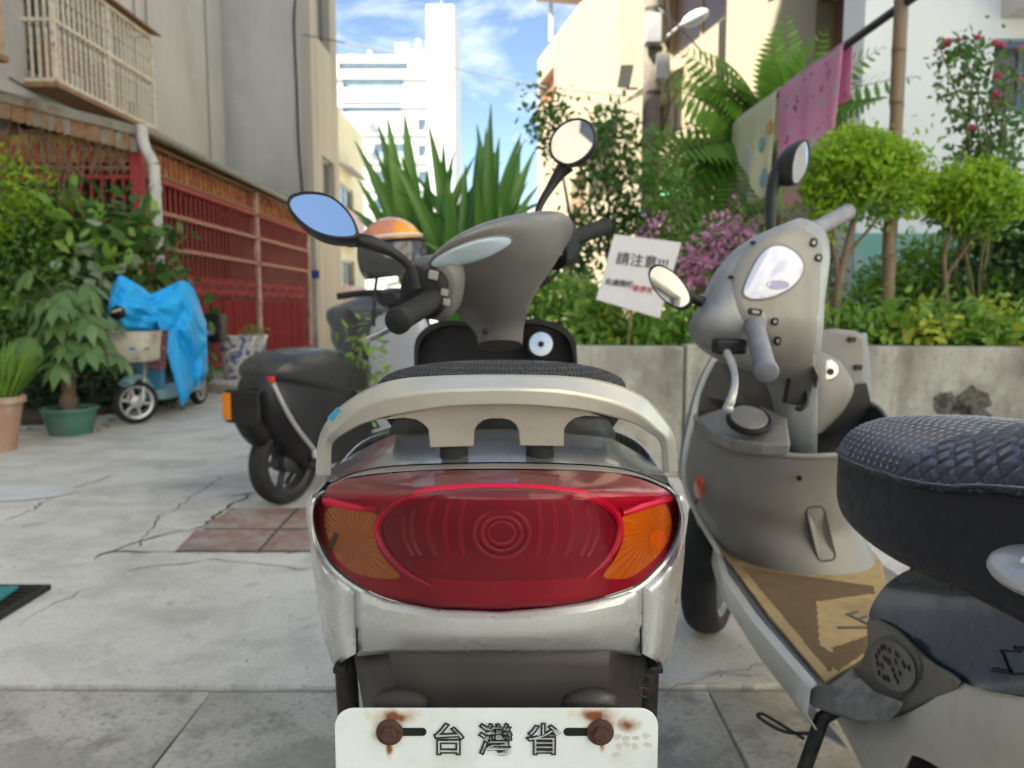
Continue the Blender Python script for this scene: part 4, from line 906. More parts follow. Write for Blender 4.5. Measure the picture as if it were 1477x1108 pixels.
tl_c = P(482, 1022, PY); tr_c = P(950, 1022, PY); W_ = (tr_c - tl_c).length; H_ = .138
pc = (tl_c + tr_c)/2 + Vector((0, -.004, -H_/2))
plate = obj('number_plate', MB().prism([(pc.x + x, PY, pc.z + y) for x, y in rrect(-W_/2, -H_/2, W_/2, H_/2, .016)], (0,.0018,0)), platemat(), sc, smooth=False, bevel=.0006)
plate['label'] = 'white number plate with rusty bolts and three black characters'
M_ink = pm('plate_ink', (.012,.013,.014), (.05,.05,.05), rough=.5, scale=150, fac=(.6,.8))
for ch, px_, w_ in (('台', 647, 1.0), ('灣', 715, 1.0), ('省', 784, 1.0)):
    m_ = text_mesh(ch, .0285, .0004, .00105, 'character'); place_mesh(m_, basis(P(px_, 1070, PY-.0012), (1,0,0), (0,0,1)))
    o = link('character', m_, M_ink, plate)
    m_ = text_mesh(ch, .0285, .0004, -.00042, 'character_face'); place_mesh(m_, basis(P(px_, 1070, PY-.0018), (1,0,0), (0,0,1))); link('character_face', m_, pm('plate_worn_face', (.46,.48,.47), (.16,.16,.16), rough=.5, scale=130, fac=(.48,.66)), o)
for cx_, sx in ((562, 1), (866, -1)):
    a_ = P(cx_+sx*28, 1056, PY-.0008); hw = .0145
    b = MB(); b.prism([(a_.x + x, a_.y, a_.z + y) for x, y in rrect(-hw, -.0035, hw, .0035, .0034)], (0,.0004,0)); obj('slot', b, pm('slot_black', (.004,.004,.004), rough=.9), plate, smooth=False)
    c_ = P(cx_, 1056, PY-.001)
    bo = obj('bolt', MB().lathe(c_, (0,-1,0), [(.0112,0),(.0112,.0012),(.0104,.0018),(.0072,.0022)], 28), M_rust2, plate)
    obj('bolt_head', MB().lathe(c_, (0,-1,0), [(.0070,.002),(.0070,.0062),(.0056,.0074),(.0020,.0076)], 6), M_rust2, bo, smooth=False, bevel=.0006)
for k, (px_, py_, tx) in enumerate(((916,1068,'▱▱▱▱'), (914,1086,'▱▱▱▱▱'), (918,1103,'▱▱▱▱'))):
    pass
# torn pale sticker remains by the right bolt
r_ = random.Random(5)
for k in range(9):
    px_ = 890 + (k % 4)*14 + r_.uniform(-3,3); py_ = 1062 + (k//4)*13 + r_.uniform(-3,3); a_ = P(px_, py_, PY-.0006)
    pts = [(a_.x + .0034*math.cos(t)*r_.uniform(.5,1.3), a_.y, a_.z + .0026*math.sin(t)*r_.uniform(.5,1.3)) for t in np.linspace(0, 2*math.pi, 9)[:-1]]
    b = MB(); b.prism(pts, (0,.0003,0)); obj('sticker_scrap', b, pm('sticker_glue', (.60,.60,.55), (.50,.48,.42), rough=.8, scale=200), plate, smooth=False)

# --- wheels (mostly hidden)
def wheel(parent, c, axis, r, w, rimmat, name='wheel', spokes=5):
    axis = Vector(axis).normalized(); t = r*.30
    prof = []
    for k in range(17):
        a = math.pi*2*k/16; prof.append((r - t/2 + t/2*math.cos(a)*1.0, w/2*math.sin(a)*1.0))
    wo = obj(name, MB().lathe(c, axis, prof, 40, caps=False), M_tyre, parent)
    ri = r - t*.92
    obj('rim', MB().lathe(c, axis, [(ri,-w*.38),(ri+.006,-w*.40),(ri-.012,-w*.30),(ri-.016,0),(ri-.012,w*.30),(ri+.006,w*.40),(ri,w*.38)], 36, caps=False), rimmat, wo)
    obj('hub', MB().lathe(c, axis, [(.02,-w*.55),(.05,-w*.42),(.055,0),(.05,w*.42),(.02,w*.55)], 24), rimmat, wo)
    up_ = Vector((0,0,1)); up_ = (up_ - axis*up_.dot(axis)).normalized(); sd = axis.cross(up_)
    for k in range(spokes):
        a = 2*math.pi*k/spokes + .3; d = up_*math.cos(a) + sd*math.sin(a); e = axis.cross(d)
        obj('spoke', MB().obox(Vector(c) + d*(ri*.55), d*(ri*.45), e*.014, axis*.010), rimmat, wo, smooth=False, bevel=.004)
    return wo
M_rimg = pm('grey_alloy', (.34,.34,.34), (.24,.24,.23), rough=.45, metal=.7, scale=12)
wheel(sc, (-.012, .98, .215), (1,0,0), .215, .10, M_rimg, 'rear_wheel')
fa = Vector((.02, 2.06, .215)); fax = Vector((math.cos(R(38)), -math.sin(R(38))*-1, 0))
wheel(sc, fa, fax, .215, .09, M_rimg, 'front_wheel')
obj('front_fork', MB().tube([(.0, 1.72, .62), (.02, 2.06, .24)], .035, 10), M_iron, sc)
obj('front_mudguard', MB().pxloft([((-.08,1.82,.40),(.08,1.82,.40),.02,.05), ((-.10,1.98,.46),(.10,1.98,.46),.06,.08), ((-.09,2.14,.46),(.09,2.14,.46),.06,.07), ((-.06,2.26,.38),(.06,2.26,.38),.03,.03)], 16), M_silver, sc)
obj('engine', MB().box((-.10,.98,.16), (.08,1.30,.36)), M_iron, sc, smooth=False, bevel=.03)
obj('side_stand', MB().tube([(-.12,1.28,.26), (-.26,1.16,.008)], .012, 8), M_iron, sc)
# --- leg shield: black inner tray, silver outside
YL = 1.58
LS = [(598,545),(597,510),(599,492),(606,480),(617,471),(634,464),(650,462),(668,464),(690,468),(720,468),(752,461),(780,461),(803,467),(820,477),(828,489),(832,505),(833,545)]
LS = [(v.x, v.y) for v in catmull([(*p,0) for p in LS], 4)]
b = MB(); front = [P(x, y, YL) for x, y in LS]; inner = [P(lerp(x,716,.045), y+7, YL+.0) for x, y in LS]; deep = [P(lerp(x,716,.07), y+9, YL+.055) for x, y in LS]; back = [P(x, y, YL+.05) for x, y in LS]
b.grid([back, front, inner, deep]); lsr = obj('leg_shield_rim', b, M_black_pl, sc)
b = MB(); n_ = len(deep); bot = [Vector((p.x*.95, YL+.055+.02, .33)) for p in deep]; b.grid([deep, [p.lerp(q, .4) for p, q in zip(deep, bot)], bot]); obj('leg_shield', b, M_black_pl, sc)
b = MB(); cen = [Vector((lerp(p.x, -.02, .0), YL+.075, p.z-.01)) for p in deep]; b.add([tuple(p) for p in cen] + [(cen[0].x, YL+.085, .33), (cen[-1].x, YL+.085, .33)], [tuple(range(len(cen))) + (len(cen)+1, len(cen))]); obj('leg_shield_tray', b, M_black_pl, sc, smooth=False)
b = MB(); b.pxloft([((-.20,1.68,.33),(.155,1.68,.33),.02,.06), ((-.215,1.67,.50),(.15,1.67,.50),.02,.12), ((-.20,1.665,.70),(.14,1.665,.70),.02,.14), ((-.17,1.66,.84),(.11,1.66,.84),.015,.12), ((-.10,1.66,.895),(.07,1.66,.895),.012,.06)], 24)
obj('front_fairing', b, M_silver, sc)
a_ = P(780, 497, 1.555); obj('ignition_lock', MB().lathe(a_+Vector((0,.08,-.012)), (0,-1,.15), [(.026,0),(.026,.085),(.0235,.09),(.008,.0905)], 28), M_chrome, sc)
obj('keyhole', MB().lathe(a_+Vector((0,-.0125,.0015)), (0,-1,.15), [(.006,0),(.006,.003)], 12), M_black_pl, sc)
# --- handlebar cover (turned to the left lock): a swept shell with neck
HB = [((690,498),(753,498),1.44,1.44,.05,.05), ((684,478),(755,476),1.43,1.44,.055,.05), ((668,455),(757,452),1.39,1.43,.075,.05), ((654,432),(764,428),1.33,1.42,.085,.06), ((642,410),(780,404),1.27,1.42,.095,.07),
      ((625,396),(800,378),1.20,1.44,.095,.08), ((612,386),(815,356),1.16,1.46,.085,.085), ((624,372),(816,338),1.18,1.47,.070,.085), ((652,357),(806,326),1.24,1.47,.050,.08), ((690,344),(792,321),1.31,1.46,.030,.06), ((722,335),(778,320.5),1.37,1.45,.015,.03)]
secs = [(P(*a, ya), P(*c_, yb), tf, tb) for a, c_, ya, yb, tf, tb in HB]
hcm = MB().pxloft(secs, 28, 2.3, 5, fwd=(.25,1,-.25)); hc = obj('handlebar_cover', hcm, M_grey_pl, sc); SC = Surf(hcm)
for px_, py_, yy in ((700,478,1.372),(738,396,1.33)): obj('screw', MB().lathe(P(px_,py_,yy), (0,-1,.1), [(.006,-.01),(.006,.003),(.003,.004)], 12), M_black_pl, hc)
# dial: face in a bezel on the cover, sky reflection painted as pale blue
DG = [(622,380),(632,370),(655,358),(685,348),(712,343),(732,343),(737,349),(728,358),(705,370),(676,380),(648,385),(628,385)]
DB = [(680+(x-680)*1.08, 364+(y-364)*1.16) for x, y in DG]
dial = obj('dial', surf_patch(SC, DB, (680,364), .0045, 5, 4, 1.25, rim=.000), M_grey_pl, sc)
M_dial_sky = pm('dial_sky_window', (.52,.66,.80), (.48,.62,.76), rough=.10, scale=8, spec=.9, coat=.6)
obj('dial_sky_window', surf_patch(SC, DG, (680,364), .0065, 6, 4, 1.25, rim=.004), M_dial_sky, dial)
# grips, switch housings, levers
def grip(parent, a, b_, r, mat):
    a, b_ = Vector(a), Vector(b_); d = (b_-a); L_ = d.length; d.normalize()
    prof = [(r*.9,0),(r*1.08,.003),(r,.010)] + [x for k in range(14) for x in ((r, .014+(L_-.03)*k/14), (r*.955, .014+(L_-.03)*(k+.25)/14), (r*.955, .014+(L_-.03)*(k+.6)/14), (r, .014+(L_-.03)*(k+.85)/14))] + [(r,L_-.014),(r*1.12,L_-.010),(r*1.12,L_-.003),(r*.95,L_)]
    return obj('grip', MB().lathe(a, d, prof, 24), mat, parent, angle=60)
gl_a, gl_b = P(625,432,1.17), P(572,464,1.035)
grip(sc, gl_a, gl_b, .0165, M_rubber); grip(sc, P(815,347,1.50), P(873,327,1.62), .0165, M_rubber)
def switchbox(parent, c, ax, r, h, mat, tilt=(0,0,1)):
    ax = Vector(ax).normalized(); u_ = Vector(tilt); u_ = (u_ - ax*u_.dot(ax)).normalized(); w = ax.cross(u_); rings = []
    for s, k in ((-1,.80),(-.85,1.0),(.7,1.05),(.95,.9)):
        rings.append([Vector(c) + ax*s*h + (u_*math.copysign(abs(math.cos(a))**.62, math.cos(a))*r[0] + w*math.copysign(abs(math.sin(a))**.62, math.sin(a))*r[1])*k for a in np.linspace(0, 2*math.pi, 29)[:-1]])
    return obj('switch_housing', MB().loft(rings), mat, parent, angle=50)
axl = (gl_b - gl_a).normalized()
sh = switchbox(sc, P(612,422,1.185), axl, (.036,.033), .016, M_black_pl, (.2,0,1)); switchbox(sc, P(628,414,1.225), axl, (.046,.040), .028, M_grey_pl, (.2,0,1))
axr = (P(873,327,1.62)-P(815,347,1.50)).normalized(); sh2 = switchbox(sc, P(800,352,1.46), axr, (.045,.040), .026, M_black_pl, (0,0,1))
M_btn = pm('grey_button', (.24,.23,.21), rough=.4)
for px_, py_, yy, s in ((641,422,1.165,.0055),(644,436,1.162,.0055),(625,397,1.155,.007)):
    obj('button', MB().obox(P(px_,py_,yy), (s,0,-s*.2), (0,.006,0), (s*.15,0,s)), M_btn, sh, smooth=False, bevel=.002)
for px_, py_ in ((800,346),(803,363)):
    obj('button', MB().obox(P(px_,py_,1.418), (.010,.004,0), (0,.006,0), (0,0,.007)), M_btn, sh2, smooth=False, bevel=.002)
b = MB(); b.tube(catmull([tuple(P(612,440,1.23)), tuple(P(585,458,1.19)), tuple(P(556,478,1.10)), tuple(P(527,491,1.05))], 6), [.007]*12+[.006]*6+[.0065], 8, flat=(Vector((0,.3,1)).normalized(), .6)); obj('brake_lever', b, pm('worn_alloy', (.62,.60,.55), (.45,.43,.39), rough=.35, metal=.8, scale=60), sc)
b = MB(); b.tube(catmull([tuple(P(806,385,1.47)), tuple(P(800,398,1.45)), tuple(P(775,412,1.44)), tuple(P(755,428,1.45))], 6), .004, 6); obj('cable', b, M_black_pl, sc)
b = MB(); b.tube([P(792,402,1.445), P(776,411,1.44)], .008, 8); obj('cable_boot', b, M_black_pl, sc)
# --- mirrors: shell, glass, stem
def mirror(parent, outline, Yc, nrm, depth, stem, rads, seg_c=None, shellmat=None):
    """outline in picture points laid on a plane through depth Yc with normal nrm; a domed shell behind it"""
    nrm = Vector(nrm).normalized(); cx_ = sum(p[0] for p in outline)/len(outline); cy_ = sum(p[1] for p in outline)/len(outline); c_ = P(cx_, cy_, Yc)
    def on(px, py):
        r_ = ray(px, py); t = (c_ - CAM).dot(nrm)/r_.dot(nrm); return CAM + r_*t
    o2 = closed_smooth(outline, 4); fr_ = [on(*p) for p in o2]; cc = sum(fr_, Vector())/len(fr_)
    b = MB(); rings = [[cc + (p-cc)*.90 + nrm*.000 for p in fr_], [cc + (p-cc)*.93 + nrm*.004 for p in fr_], [cc + (p-cc)*1.0 + nrm*.003 for p in fr_], [cc + (p-cc)*1.03 - nrm*depth*.25 for p in fr_], [cc + (p-cc)*.92 - nrm*depth*.65 for p in fr_], [cc + (p-cc)*.6 - nrm*depth*.95 for p in fr_], [cc + (p-cc)*.05 - nrm*depth for p in fr_]]
    mo = obj('mirror', b.loft(rings, caps=False), shellmat or M_black_pl, parent)
    obj('mirror_glass', MB().add([cc + (p-cc)*.915 + nrm*.0015 for p in fr_], [tuple(range(len(fr_)))]), M_mirror, mo, smooth=False)
    obj('mirror_stem', MB().tube(catmull([tuple(P(*s)) for s in stem], 5), [interp(i/(5*(len(stem)-1)), rads) for i in range(5*(len(stem)-1)+1)], 12), M_black_pl, mo)
    return mo
mirror(sc, [(416,300),(417,286),(432,279),(455,278),(478,284),(498,300),(512,320),(517,340),(505,345),(480,344),(455,336),(432,320)], 1.13, (.10,-1,.46), .040,
       [(500,347,1.15),(522,347,1.155),(545,354,1.16),(566,364,1.165),(583,376,1.168),(592,388,1.17)], [(0,.010),(.35,.011),(.6,.0075),(1,.006)])
obj('mirror_boot', MB().lathe(P(598,402,1.172), (-.25,0,1), [(.013,-.016),(.012,0),(.010,.018)], 14), M_black_pl, sc)
mirror(sc, [(793,212),(797,194),(812,178),(832,171),(850,176),(859,194),(857,212),(842,230),(822,239),(806,235),(796,226)], 1.52, (-.38,-1,.20), .034,
       [(818,238,1.545),(806,252,1.545),(793,272,1.54),(781,292,1.53),(774,310,1.52)], [(0,.017),(.25,.012),(.5,.0085),(1,.006)])
obj('mirror_boot', MB().lathe(P(773,318,1.515), (0,0,1), [(.013,-.014),(.012,0),(.010,.016)], 14), M_black_pl, sc)
# ================================================================== GREY SCOOTER ON THE RIGHT
M_dsil = pm('dusty_grey_silver', (.255,.24,.215), (.205,.19,.17), rough=.58, metal=.0, scale=5, detail=9, c3=(.25,.235,.215), s3=3.5, f3=(.52,.78), coat=.2, rvar=.12, bump=.04, bscale=400)
M_dgrey = pm('grey_inner_plastic', (.235,.225,.21), (.19,.18,.168), rough=.42, scale=5, detail=9, c3=(.18,.17,.155), s3=4, f3=(.52,.75), rvar=.12, bump=.06, bscale=500)
M_dkpan = pm('dark_inner_plastic', (.085,.08,.075), (.065,.06,.058), rough=.5, scale=6, c3=(.12,.11,.10), s3=4)
M_bsil = pm('blue_silver', (.20,.22,.25), (.165,.185,.21), rough=.48, metal=.1, scale=4, coat=.1, c3=(.42,.42,.40), s3=3, rvar=.1)
M_navy = pm('navy_paint', (.022,.045,.105), (.028,.052,.115), rough=.28, metal=.1, scale=5, detail=9, coat=.35, rvar=.14, c3=(.085,.095,.11), s3=6, f3=(.58,.85), bump=.03, bscale=700)
M_lbody = pm('pale_body', (.80,.78,.72), (.73,.71,.65), rough=.42, metal=.1, scale=3, detail=9, c3=(.58,.53,.45), s3=3, f3=(.60,.85), coat=.25, rvar=.1, stretch=(1,1,2))
M_mat = pm('tan_floor_mat', (.45,.32,.16), (.37,.255,.125), rough=.9, scale=6, detail=8, c3=(.25,.17,.095), s3=6, f3=(.52,.72), bump=.4, bscale=300)
M_lgrip = pm('grey_grip', (.235,.235,.27), (.17,.17,.20), rough=.6, scale=25)
dirty(M_dgrey, 12, (.36,.345,.315), (.55,.8,.6), (1,1,.5)); dirty(M_dgrey, 45, (.17,.16,.145), (.56,.76,.5)); dirty(M_navy, 18, (.08,.095,.125), (.56,.8,.35)); dirty(M_navy, 70, (.16,.16,.16), (.66,.74,.5)); dirty(M_dsil, 25, (.24,.23,.21), (.55,.78,.6)); dirty(M_lbody, 22, (.50,.46,.39), (.56,.76,.5)); dirty(M_mat, 40, (.22,.15,.085), (.52,.7,.5))
s2 = thing('grey_scooter', 'dusty grey scooter with tan floor mat and quilted navy seat, leaning on its side stand', 'scooter', (.68, 1.4, 0))
# --- handlebar shell
HC = [((1128,326),(1152,320),1.60,1.63,.02,.02), ((1096,338),(1168,331),1.585,1.65,.045,.04), ((1066,356),(1181,347),1.56,1.66,.06,.06), ((1040,388),(1185,374),1.53,1.66,.07,.08), ((1024,428),(1183,406),1.50,1.64,.07,.10),
      ((1010,462),(1181,440),1.48,1.62,.06,.11), ((1022,492),(1180,470),1.50,1.61,.06,.10), ((1050,520),(1180,500),1.56,1.61,.05,.07), ((1096,540),(1179,530),1.64,1.64,.04,.05), ((1116,575),(1177,572),1.70,1.70,.045,.05), ((1124,630),(1176,626),1.75,1.75,.045,.05), ((1130,665),(1176,660),1.79,1.79,.04,.05)]
hb = MB().pxloft([(P(*a, ya), P(*c_, yb), tf, tb) for a, c_, ya, yb, tf, tb in HC], 30, 2.35, 5, fwd=(.3,1,-.2))
obj('handlebar_cover', hb, M_bsil, s2); SH = Surf(hb)
DASH = [(1144,321),(1170,335),(1184,350),(1186,372),(1184,405),(1181,450),(1180,500),(1178,560),(1150,565),(1120,545),(1112,505),(1098,478),(1075,468),(1062,440),(1055,410),(1056,385),(1068,362),(1085,347),(1115,334)]
dash = obj('dash_panel', surf_patch(SH, DASH, (1120,420), .005, 8, 3, 1.55, rim=.0), M_dsil, s2)
GA = [(1073,420),(1082,395),(1096,370),(1112,357),(1130,356),(1148,366),(1158,382),(1154,400),(1138,416),(1116,427),(1095,431),(1080,429)]
GB = [(1115+(x-1115)*1.13, 393+(y-393)*1.14) for x, y in GA]
GC = [(1115+(x-1115)*1.34, 392+(y-392)*1.28) for x, y in GA]
dl = obj('dial', surf_patch(SH, GB, (1115,393), .010, 6, 4, rim=.004), pm('bezel_grey', (.20,.19,.18), rough=.5), s2)
obj('dial_sky_window', surf_patch(SH, GA, (1115,393), .0125, 5, 4, rim=.010), pm('dial_sky_sheet', (.56,.58,.70), (.50,.52,.66), rough=.14, scale=15, spec=.7, coat=.3), dl)  # pale lavender colour carries the sky's reflection on the dial
obj('dial_mark', surf_patch(SH, ell(1122,411,17,7,16), (1122,411), .0132, 2, 0), pm('dial_lilac', (.30,.30,.46), rough=.4), dl)
obj('dial_mark', surf_patch(SH, [(1098,428),(1112,400),(1118,398),(1106,428)], (1108,414), .0132, 2, 0), pm('dial_cream', (.62,.63,.70), rough=.4), dl)
for px_, py_ in ((1086,350),(1054,400)): obj('slot', surf_patch(SH, ell(px_,py_,4.5,3,10), (px_,py_), .0075, 2, 0), M_black_pl, s2)
# switches, grips
M_sw = M_black_pl
def pill(name, px_, py_, w, h, rot, off, S, mat, par, Yd=1.5):
    pts = [(px_ + x*math.cos(rot) - y*math.sin(rot), py_ + x*math.sin(rot) + y*math.cos(rot)) for x, y in rrect(-w, -h, w, h, min(w,h)*.8, 3)]
    return obj(name, surf_patch(S, pts, (px_, py_), off, 3, 0, Yd, rim=-.002), mat, par)
for px_, py_, w, h in ((1090,450,13,6),(1118,464,6,7),(1122,492,6,8),(1174,350,6,8),(1181,372,6,7)):
    q = pill('switch', px_, py_, w, h, .15, .012, SH, M_sw, s2); pill('switch_cap', px_, py_, w*.55, h*.5, .15, .016, SH, pm('switch_grey', (.28,.28,.28), rough=.4), q)
grip(s2, P(1088,470,1.47), P(1106,538,1.31), .0185, M_lgrip); grip(s2, P(1172,333,1.66), P(1222,306,1.80), .0175, M_lgrip)
switchbox(s2, P(1076,470,1.50), (P(1106,538,1.31)-P(1088,470,1.47)), (.040,.034), .018, M_bsil, (0,0,1))
obj('lever_bracket', MB().obox(P(1052,500,1.47), (.03,0,0), (0,.02,0), (.0,0,.014)), M_black_pl, s2, smooth=False, bevel=.006)
b = MB(); b.tube(catmull([tuple(P(1046,505,1.46)), tuple(P(1056,525,1.42)), tuple(P(1060,550,1.38)), tuple(P(1056,572,1.36)), tuple(P(1050,588,1.36))], 6), [.0075]*8+[.0065]*8+[.0075]*4+[.0085]*5, 10); lv = obj('brake_lever', b, pm('white_alloy', (.66,.65,.61), (.5,.49,.46), rough=.4, metal=.5, scale=50), s2)
obj('lever_ball', MB().ellipsoid(P(1050,589,1.36), .010,.010,.010,12,8), MATS['white_alloy'], lv)
mirror(s2, [(936,392),(946,382),(962,386),(980,400),(994,420),(997,437),(984,446),(966,440),(948,424),(938,408)], 1.50, (-.42,-1,.22), .022, [(980,420,1.515),(1000,430,1.52),(1020,440,1.52),(1034,455,1.52),(1044,474,1.52)], [(0,.009),(.4,.011),(.7,.012),(1,.015)])
mirror(s2, [(1141,262),(1141,240),(1146,218),(1156,204),(1164,203),(1167,222),(1164,244),(1155,260),(1147,267)], 1.86, (.70,-1,.05), .060, [(1146,255,1.89),(1124,250,1.89),(1115,270,1.87),(1112,300,1.84),(1112,333,1.80)], [(0,.014),(.25,.021),(.45,.016),(1,.011)])
# --- leg shield
LSX = [((1004,600),(1256,582),1.86,1.90,.25,.06), ((999,628),(1238,622),1.86,1.90,.235,.06), ((991,665),(1221,668),1.87,1.91,.215,.06), ((990,695),(1218,705),1.88,1.92,.20,.05), ((1001,728),(1224,738),1.90,1.93,.185,.04), ((1022,762),(1238,770),1.92,1.93,.20,.03), ((1050,795),(1254,800),1.93,1.92,.215,.02), ((1078,812),(1258,815),1.92,1.91,.225,.02)]
lb = MB().pxloft([(P(*a, ya), P(*c_, yb), tf, tb) for a, c_, ya, yb, tf, tb in LSX], 44, 2.15, 5)
del lb.f[-2]                                           # open top
for i, v in enumerate(lb.v):                           # the pocket lip dips towards the rider
    k_ = i//44; f_ = max(0, min(1, (1.88 - v[1])/.25)); lb.v[i] = (v[0], v[1], v[2] - .066*f_*math.exp(-k_/10))
ls = obj('leg_shield', lb, M_dgrey, s2); SL = Surf(lb)
# pocket with a pale lip
ring = [Vector(v) for v in lb.v[:44]]
cen = sum(ring, Vector())/44
lip = []
for k, v in enumerate(ring):
    lip.append(v)
b = MB(); b.tube(lip + [lip[0]], .006, 8, caps=False); obj('pocket_lip', b, M_dsil, ls)
b = MB(); rr0 = ring + [ring[0]]; b.grid([[cen.lerp(v, .985) for v in rr0], [cen.lerp(v, .93)-Vector((0,0,.012)) for v in rr0], [cen.lerp(v, .80)-Vector((0,0,.05)) + Vector((0,.02,0)) for v in rr0], [cen.lerp(v, .1)-Vector((0,0,.055)) for v in rr0]]); obj('pocket', b, M_black_pl, ls)
# ledge with round cap on the left half, column shroud
LG = [(1005,600),(1040,592),(1100,585),(1135,600),(1141,640),(1100,640),(1060,634),(1025,622)]
b = MB(); pts = [P(x, y, Yv) for (x, y), Yv in zip(LG, (1.85,1.80,1.74,1.70,1.628,1.64,1.67,1.75))]; b.prism(pts, (0,.01,-.03)); obj('ledge', b, M_dgrey, s2, smooth=False, bevel=.006)
c_ = P(1079,609,1.685); nn = Vector((0,-.62,1)).normalized()
cap = obj('round_cap', MB().lathe(c_+nn*.002, nn, [(.049,0),(.049,.008),(.045,.013),(.040,.012)], 32), M_black_pl, s2); obj('cap_face', MB().lathe(c_+nn*.008, nn, [(.040,0),(.040,.007),(.036,.010),(.002,.0105)], 32), M_dsil, cap)
# upper inner panels either side of the column
UL = [(1005,598),(1012,570),(1022,545),(1034,522),(1060,508),(1100,515),(1128,540),(1135,600),(1080,590),(1040,592)]
b = MB(); b.prism([P(x, y, 1.87 - .0009*max(0, x-1030)) for x, y in UL], (0,.02,0)); obj('upper_panel', b, M_dkpan, s2, smooth=False, bevel=.008)
UR = [(1172,590),(1172,500),(1179,478),(1205,474),(1240,478),(1249,488),(1252,510),(1250,550),(1247,556),(1215,566),(1190,590)]
b = MB(); b.prism([P(x, y, 1.90) for x, y in UR], (0,.03,0)); ur = obj('upper_panel', b, M_dgrey, s2, smooth=False, bevel=.012)
b = MB(); b.prism([P(x, y, 1.885) for x, y in ((1172,645),(1174,592),(1192,588),(1217,564),(1250,553),(1257,584),(1232,618),(1190,645))], (0,.01,0)); obj('pocket_back', b, M_black_pl, ls, smooth=False)
b = MB(); b.pxloft([(P(1165,500,1.80), P(1205,520,1.86), .03, .03), (P(1165,560,1.80), P(1225,555,1.87), .035,.03), (P(1166,600,1.80), P(1210,590,1.87), .03,.03), (P(1166,626,1.80), P(1180,620,1.86), .02,.02)], 18); obj('lock_shroud', b, M_dgrey, s2)
c_ = P(1196,536,1.795); lk = obj('ignition_lock', MB().lathe(c_+Vector((0,.04,0)), (-.1,-1,.1), [(.026,0),(.026,.04),(.022,.046),(.009,.047)], 28), M_chrome, s2); obj('keyhole', MB().lathe(c_+Vector((0,-.006,0)), (-.1,-1,.1), [(.008,0),(.008,.004)], 12), M_black_pl, lk)
for px_, py_ in ((1229,490),(1238,530)): obj('slot', MB().obox(P(px_,py_,1.895), (.008,0,0), (0,.004,0), (0,0,.006)), M_black_pl, ur, smooth=False)
b = MB(); b.obox(P(1150,566,1.60), (.024,0,-.004), (0,.012,0), (.004,0,.026)); hk = obj('bag_hook', b, M_black_pl, s2, smooth=False, bevel=.003)
obj('hook_tip', MB().tube(catmull([tuple(P(1163,565,1.59)), tuple(P(1164,580,1.575)), tuple(P(1156,590,1.57)), tuple(P(1148,588,1.575))], 4), .005, 8), M_black_pl, hk)
# trim on the shield: reflector, recessed panel, small hole
rf = obj('side_reflector', surf_patch(SL, ell(1009,703,8,17,24), (1009,703), .008, 3, 0, 1.85, rim=0), pm('orange_reflector', (.62,.085,.015), (.5,.06,.01), rough=.25, scale=80, coat=.5), s2)
pts = [(1184 + x*math.cos(.22) - y*math.sin(-.22)*-1, 770 + x*math.sin(.22)*-1 + y*math.cos(.22)) for x, y in rrect(-13,-39,13,39,8,4)]
pts = [(1184 + x + y*.24, 770 + y - x*.1) for x, y in rrect(-13,-39,13,39,8,4)]
b = MB(); pp = [SL(*p, .001, 1.7) for p in pts]; b.tube(pp + [pp[0]], .0022, 6, caps=False); obj('panel_groove', b, pm('panel_gap', (.075,.07,.065), rough=.7), s2)
obj('access_panel', surf_patch(SL, [(1184+(x-1184)*.9, 770+(y-770)*.96) for x, y in pts], (1184,770), .0035, 4, 0, 1.7, rim=.001), pm('panel_grey', (.25,.24,.225), (.21,.20,.185), rough=.5, scale=6), s2)
for px_, py_, r_ in ((1153,690,4),(1004,724,3)): obj('screw', surf_patch(SL, ell(px_,py_,r_,r_,12), (px_,py_), .003, 2, 0, 1.8), M_black_pl, s2)
# outer fairing and its pale edge down the left
b = MB(); b.pxloft([(P(1030,515,1.93), P(1250,480,1.96), .02,.12), (P(1012,555,1.92), P(1255,540,1.96), .02,.16), (P(1000,600,1.91), P(1252,600,1.96), .02,.18), (P(988,660,1.91), P(1222,680,1.96), .01,.18), (P(988,700,1.92), P(1220,720,1.96), .01,.16), (P(1010,750,1.97), P(1236,770,1.97), .01,.12), (P(1045,800,1.99), P(1240,810,1.98), .01,.08)], 26); obj('front_fairing', b, M_bsil, s2)
EDG = [(1034,515,1.90),(1020,540,1.895),(1008,572,1.89),(1000,605,1.88),(991,645,1.88),(988,680,1.89),(993,712,1.90),(1010,748,1.92),(1030,783,1.94),(1062,833,1.80),(1100,888,1.62),(1145,946,1.43),(1188,1000,1.28)]
b = MB(); e_ = catmull([tuple(P(*p)) for p in EDG], 5); b.tube(e_, .009, 8); obj('edge_trim', b, M_lbody, s2)
# --- floor: boarded tray, mat, side skirt
zf = .325
fl = MB(); A0 = [(.505,1.24),(.50,1.45),(.505,1.70),(.52,1.92),(.60,2.0),(.84,2.0),(.90,1.90),(.91,1.5),(.90,1.15),(.60,1.15)]
fl.prism([(x, y, zf-.05) for x, y in A0], (0,0,.05)); obj('floorboard', fl, M_dgrey, s2, smooth=False, bevel=.006)
MT = [(1036,792),(1110,893),(1190,988),(1247,950),(1300,900),(1300,842),(1277,842),(1272,815),(1262,800),(1150,780),(1060,776)]
mp_pts = [G(x, y, zf+.004) for x, y in MT]; fm = obj('floor_mat', MB().prism(mp_pts, (0,0,.006)), M_mat, s2, smooth=False, bevel=.002); fm['label'] = 'tan perforated floor mat'
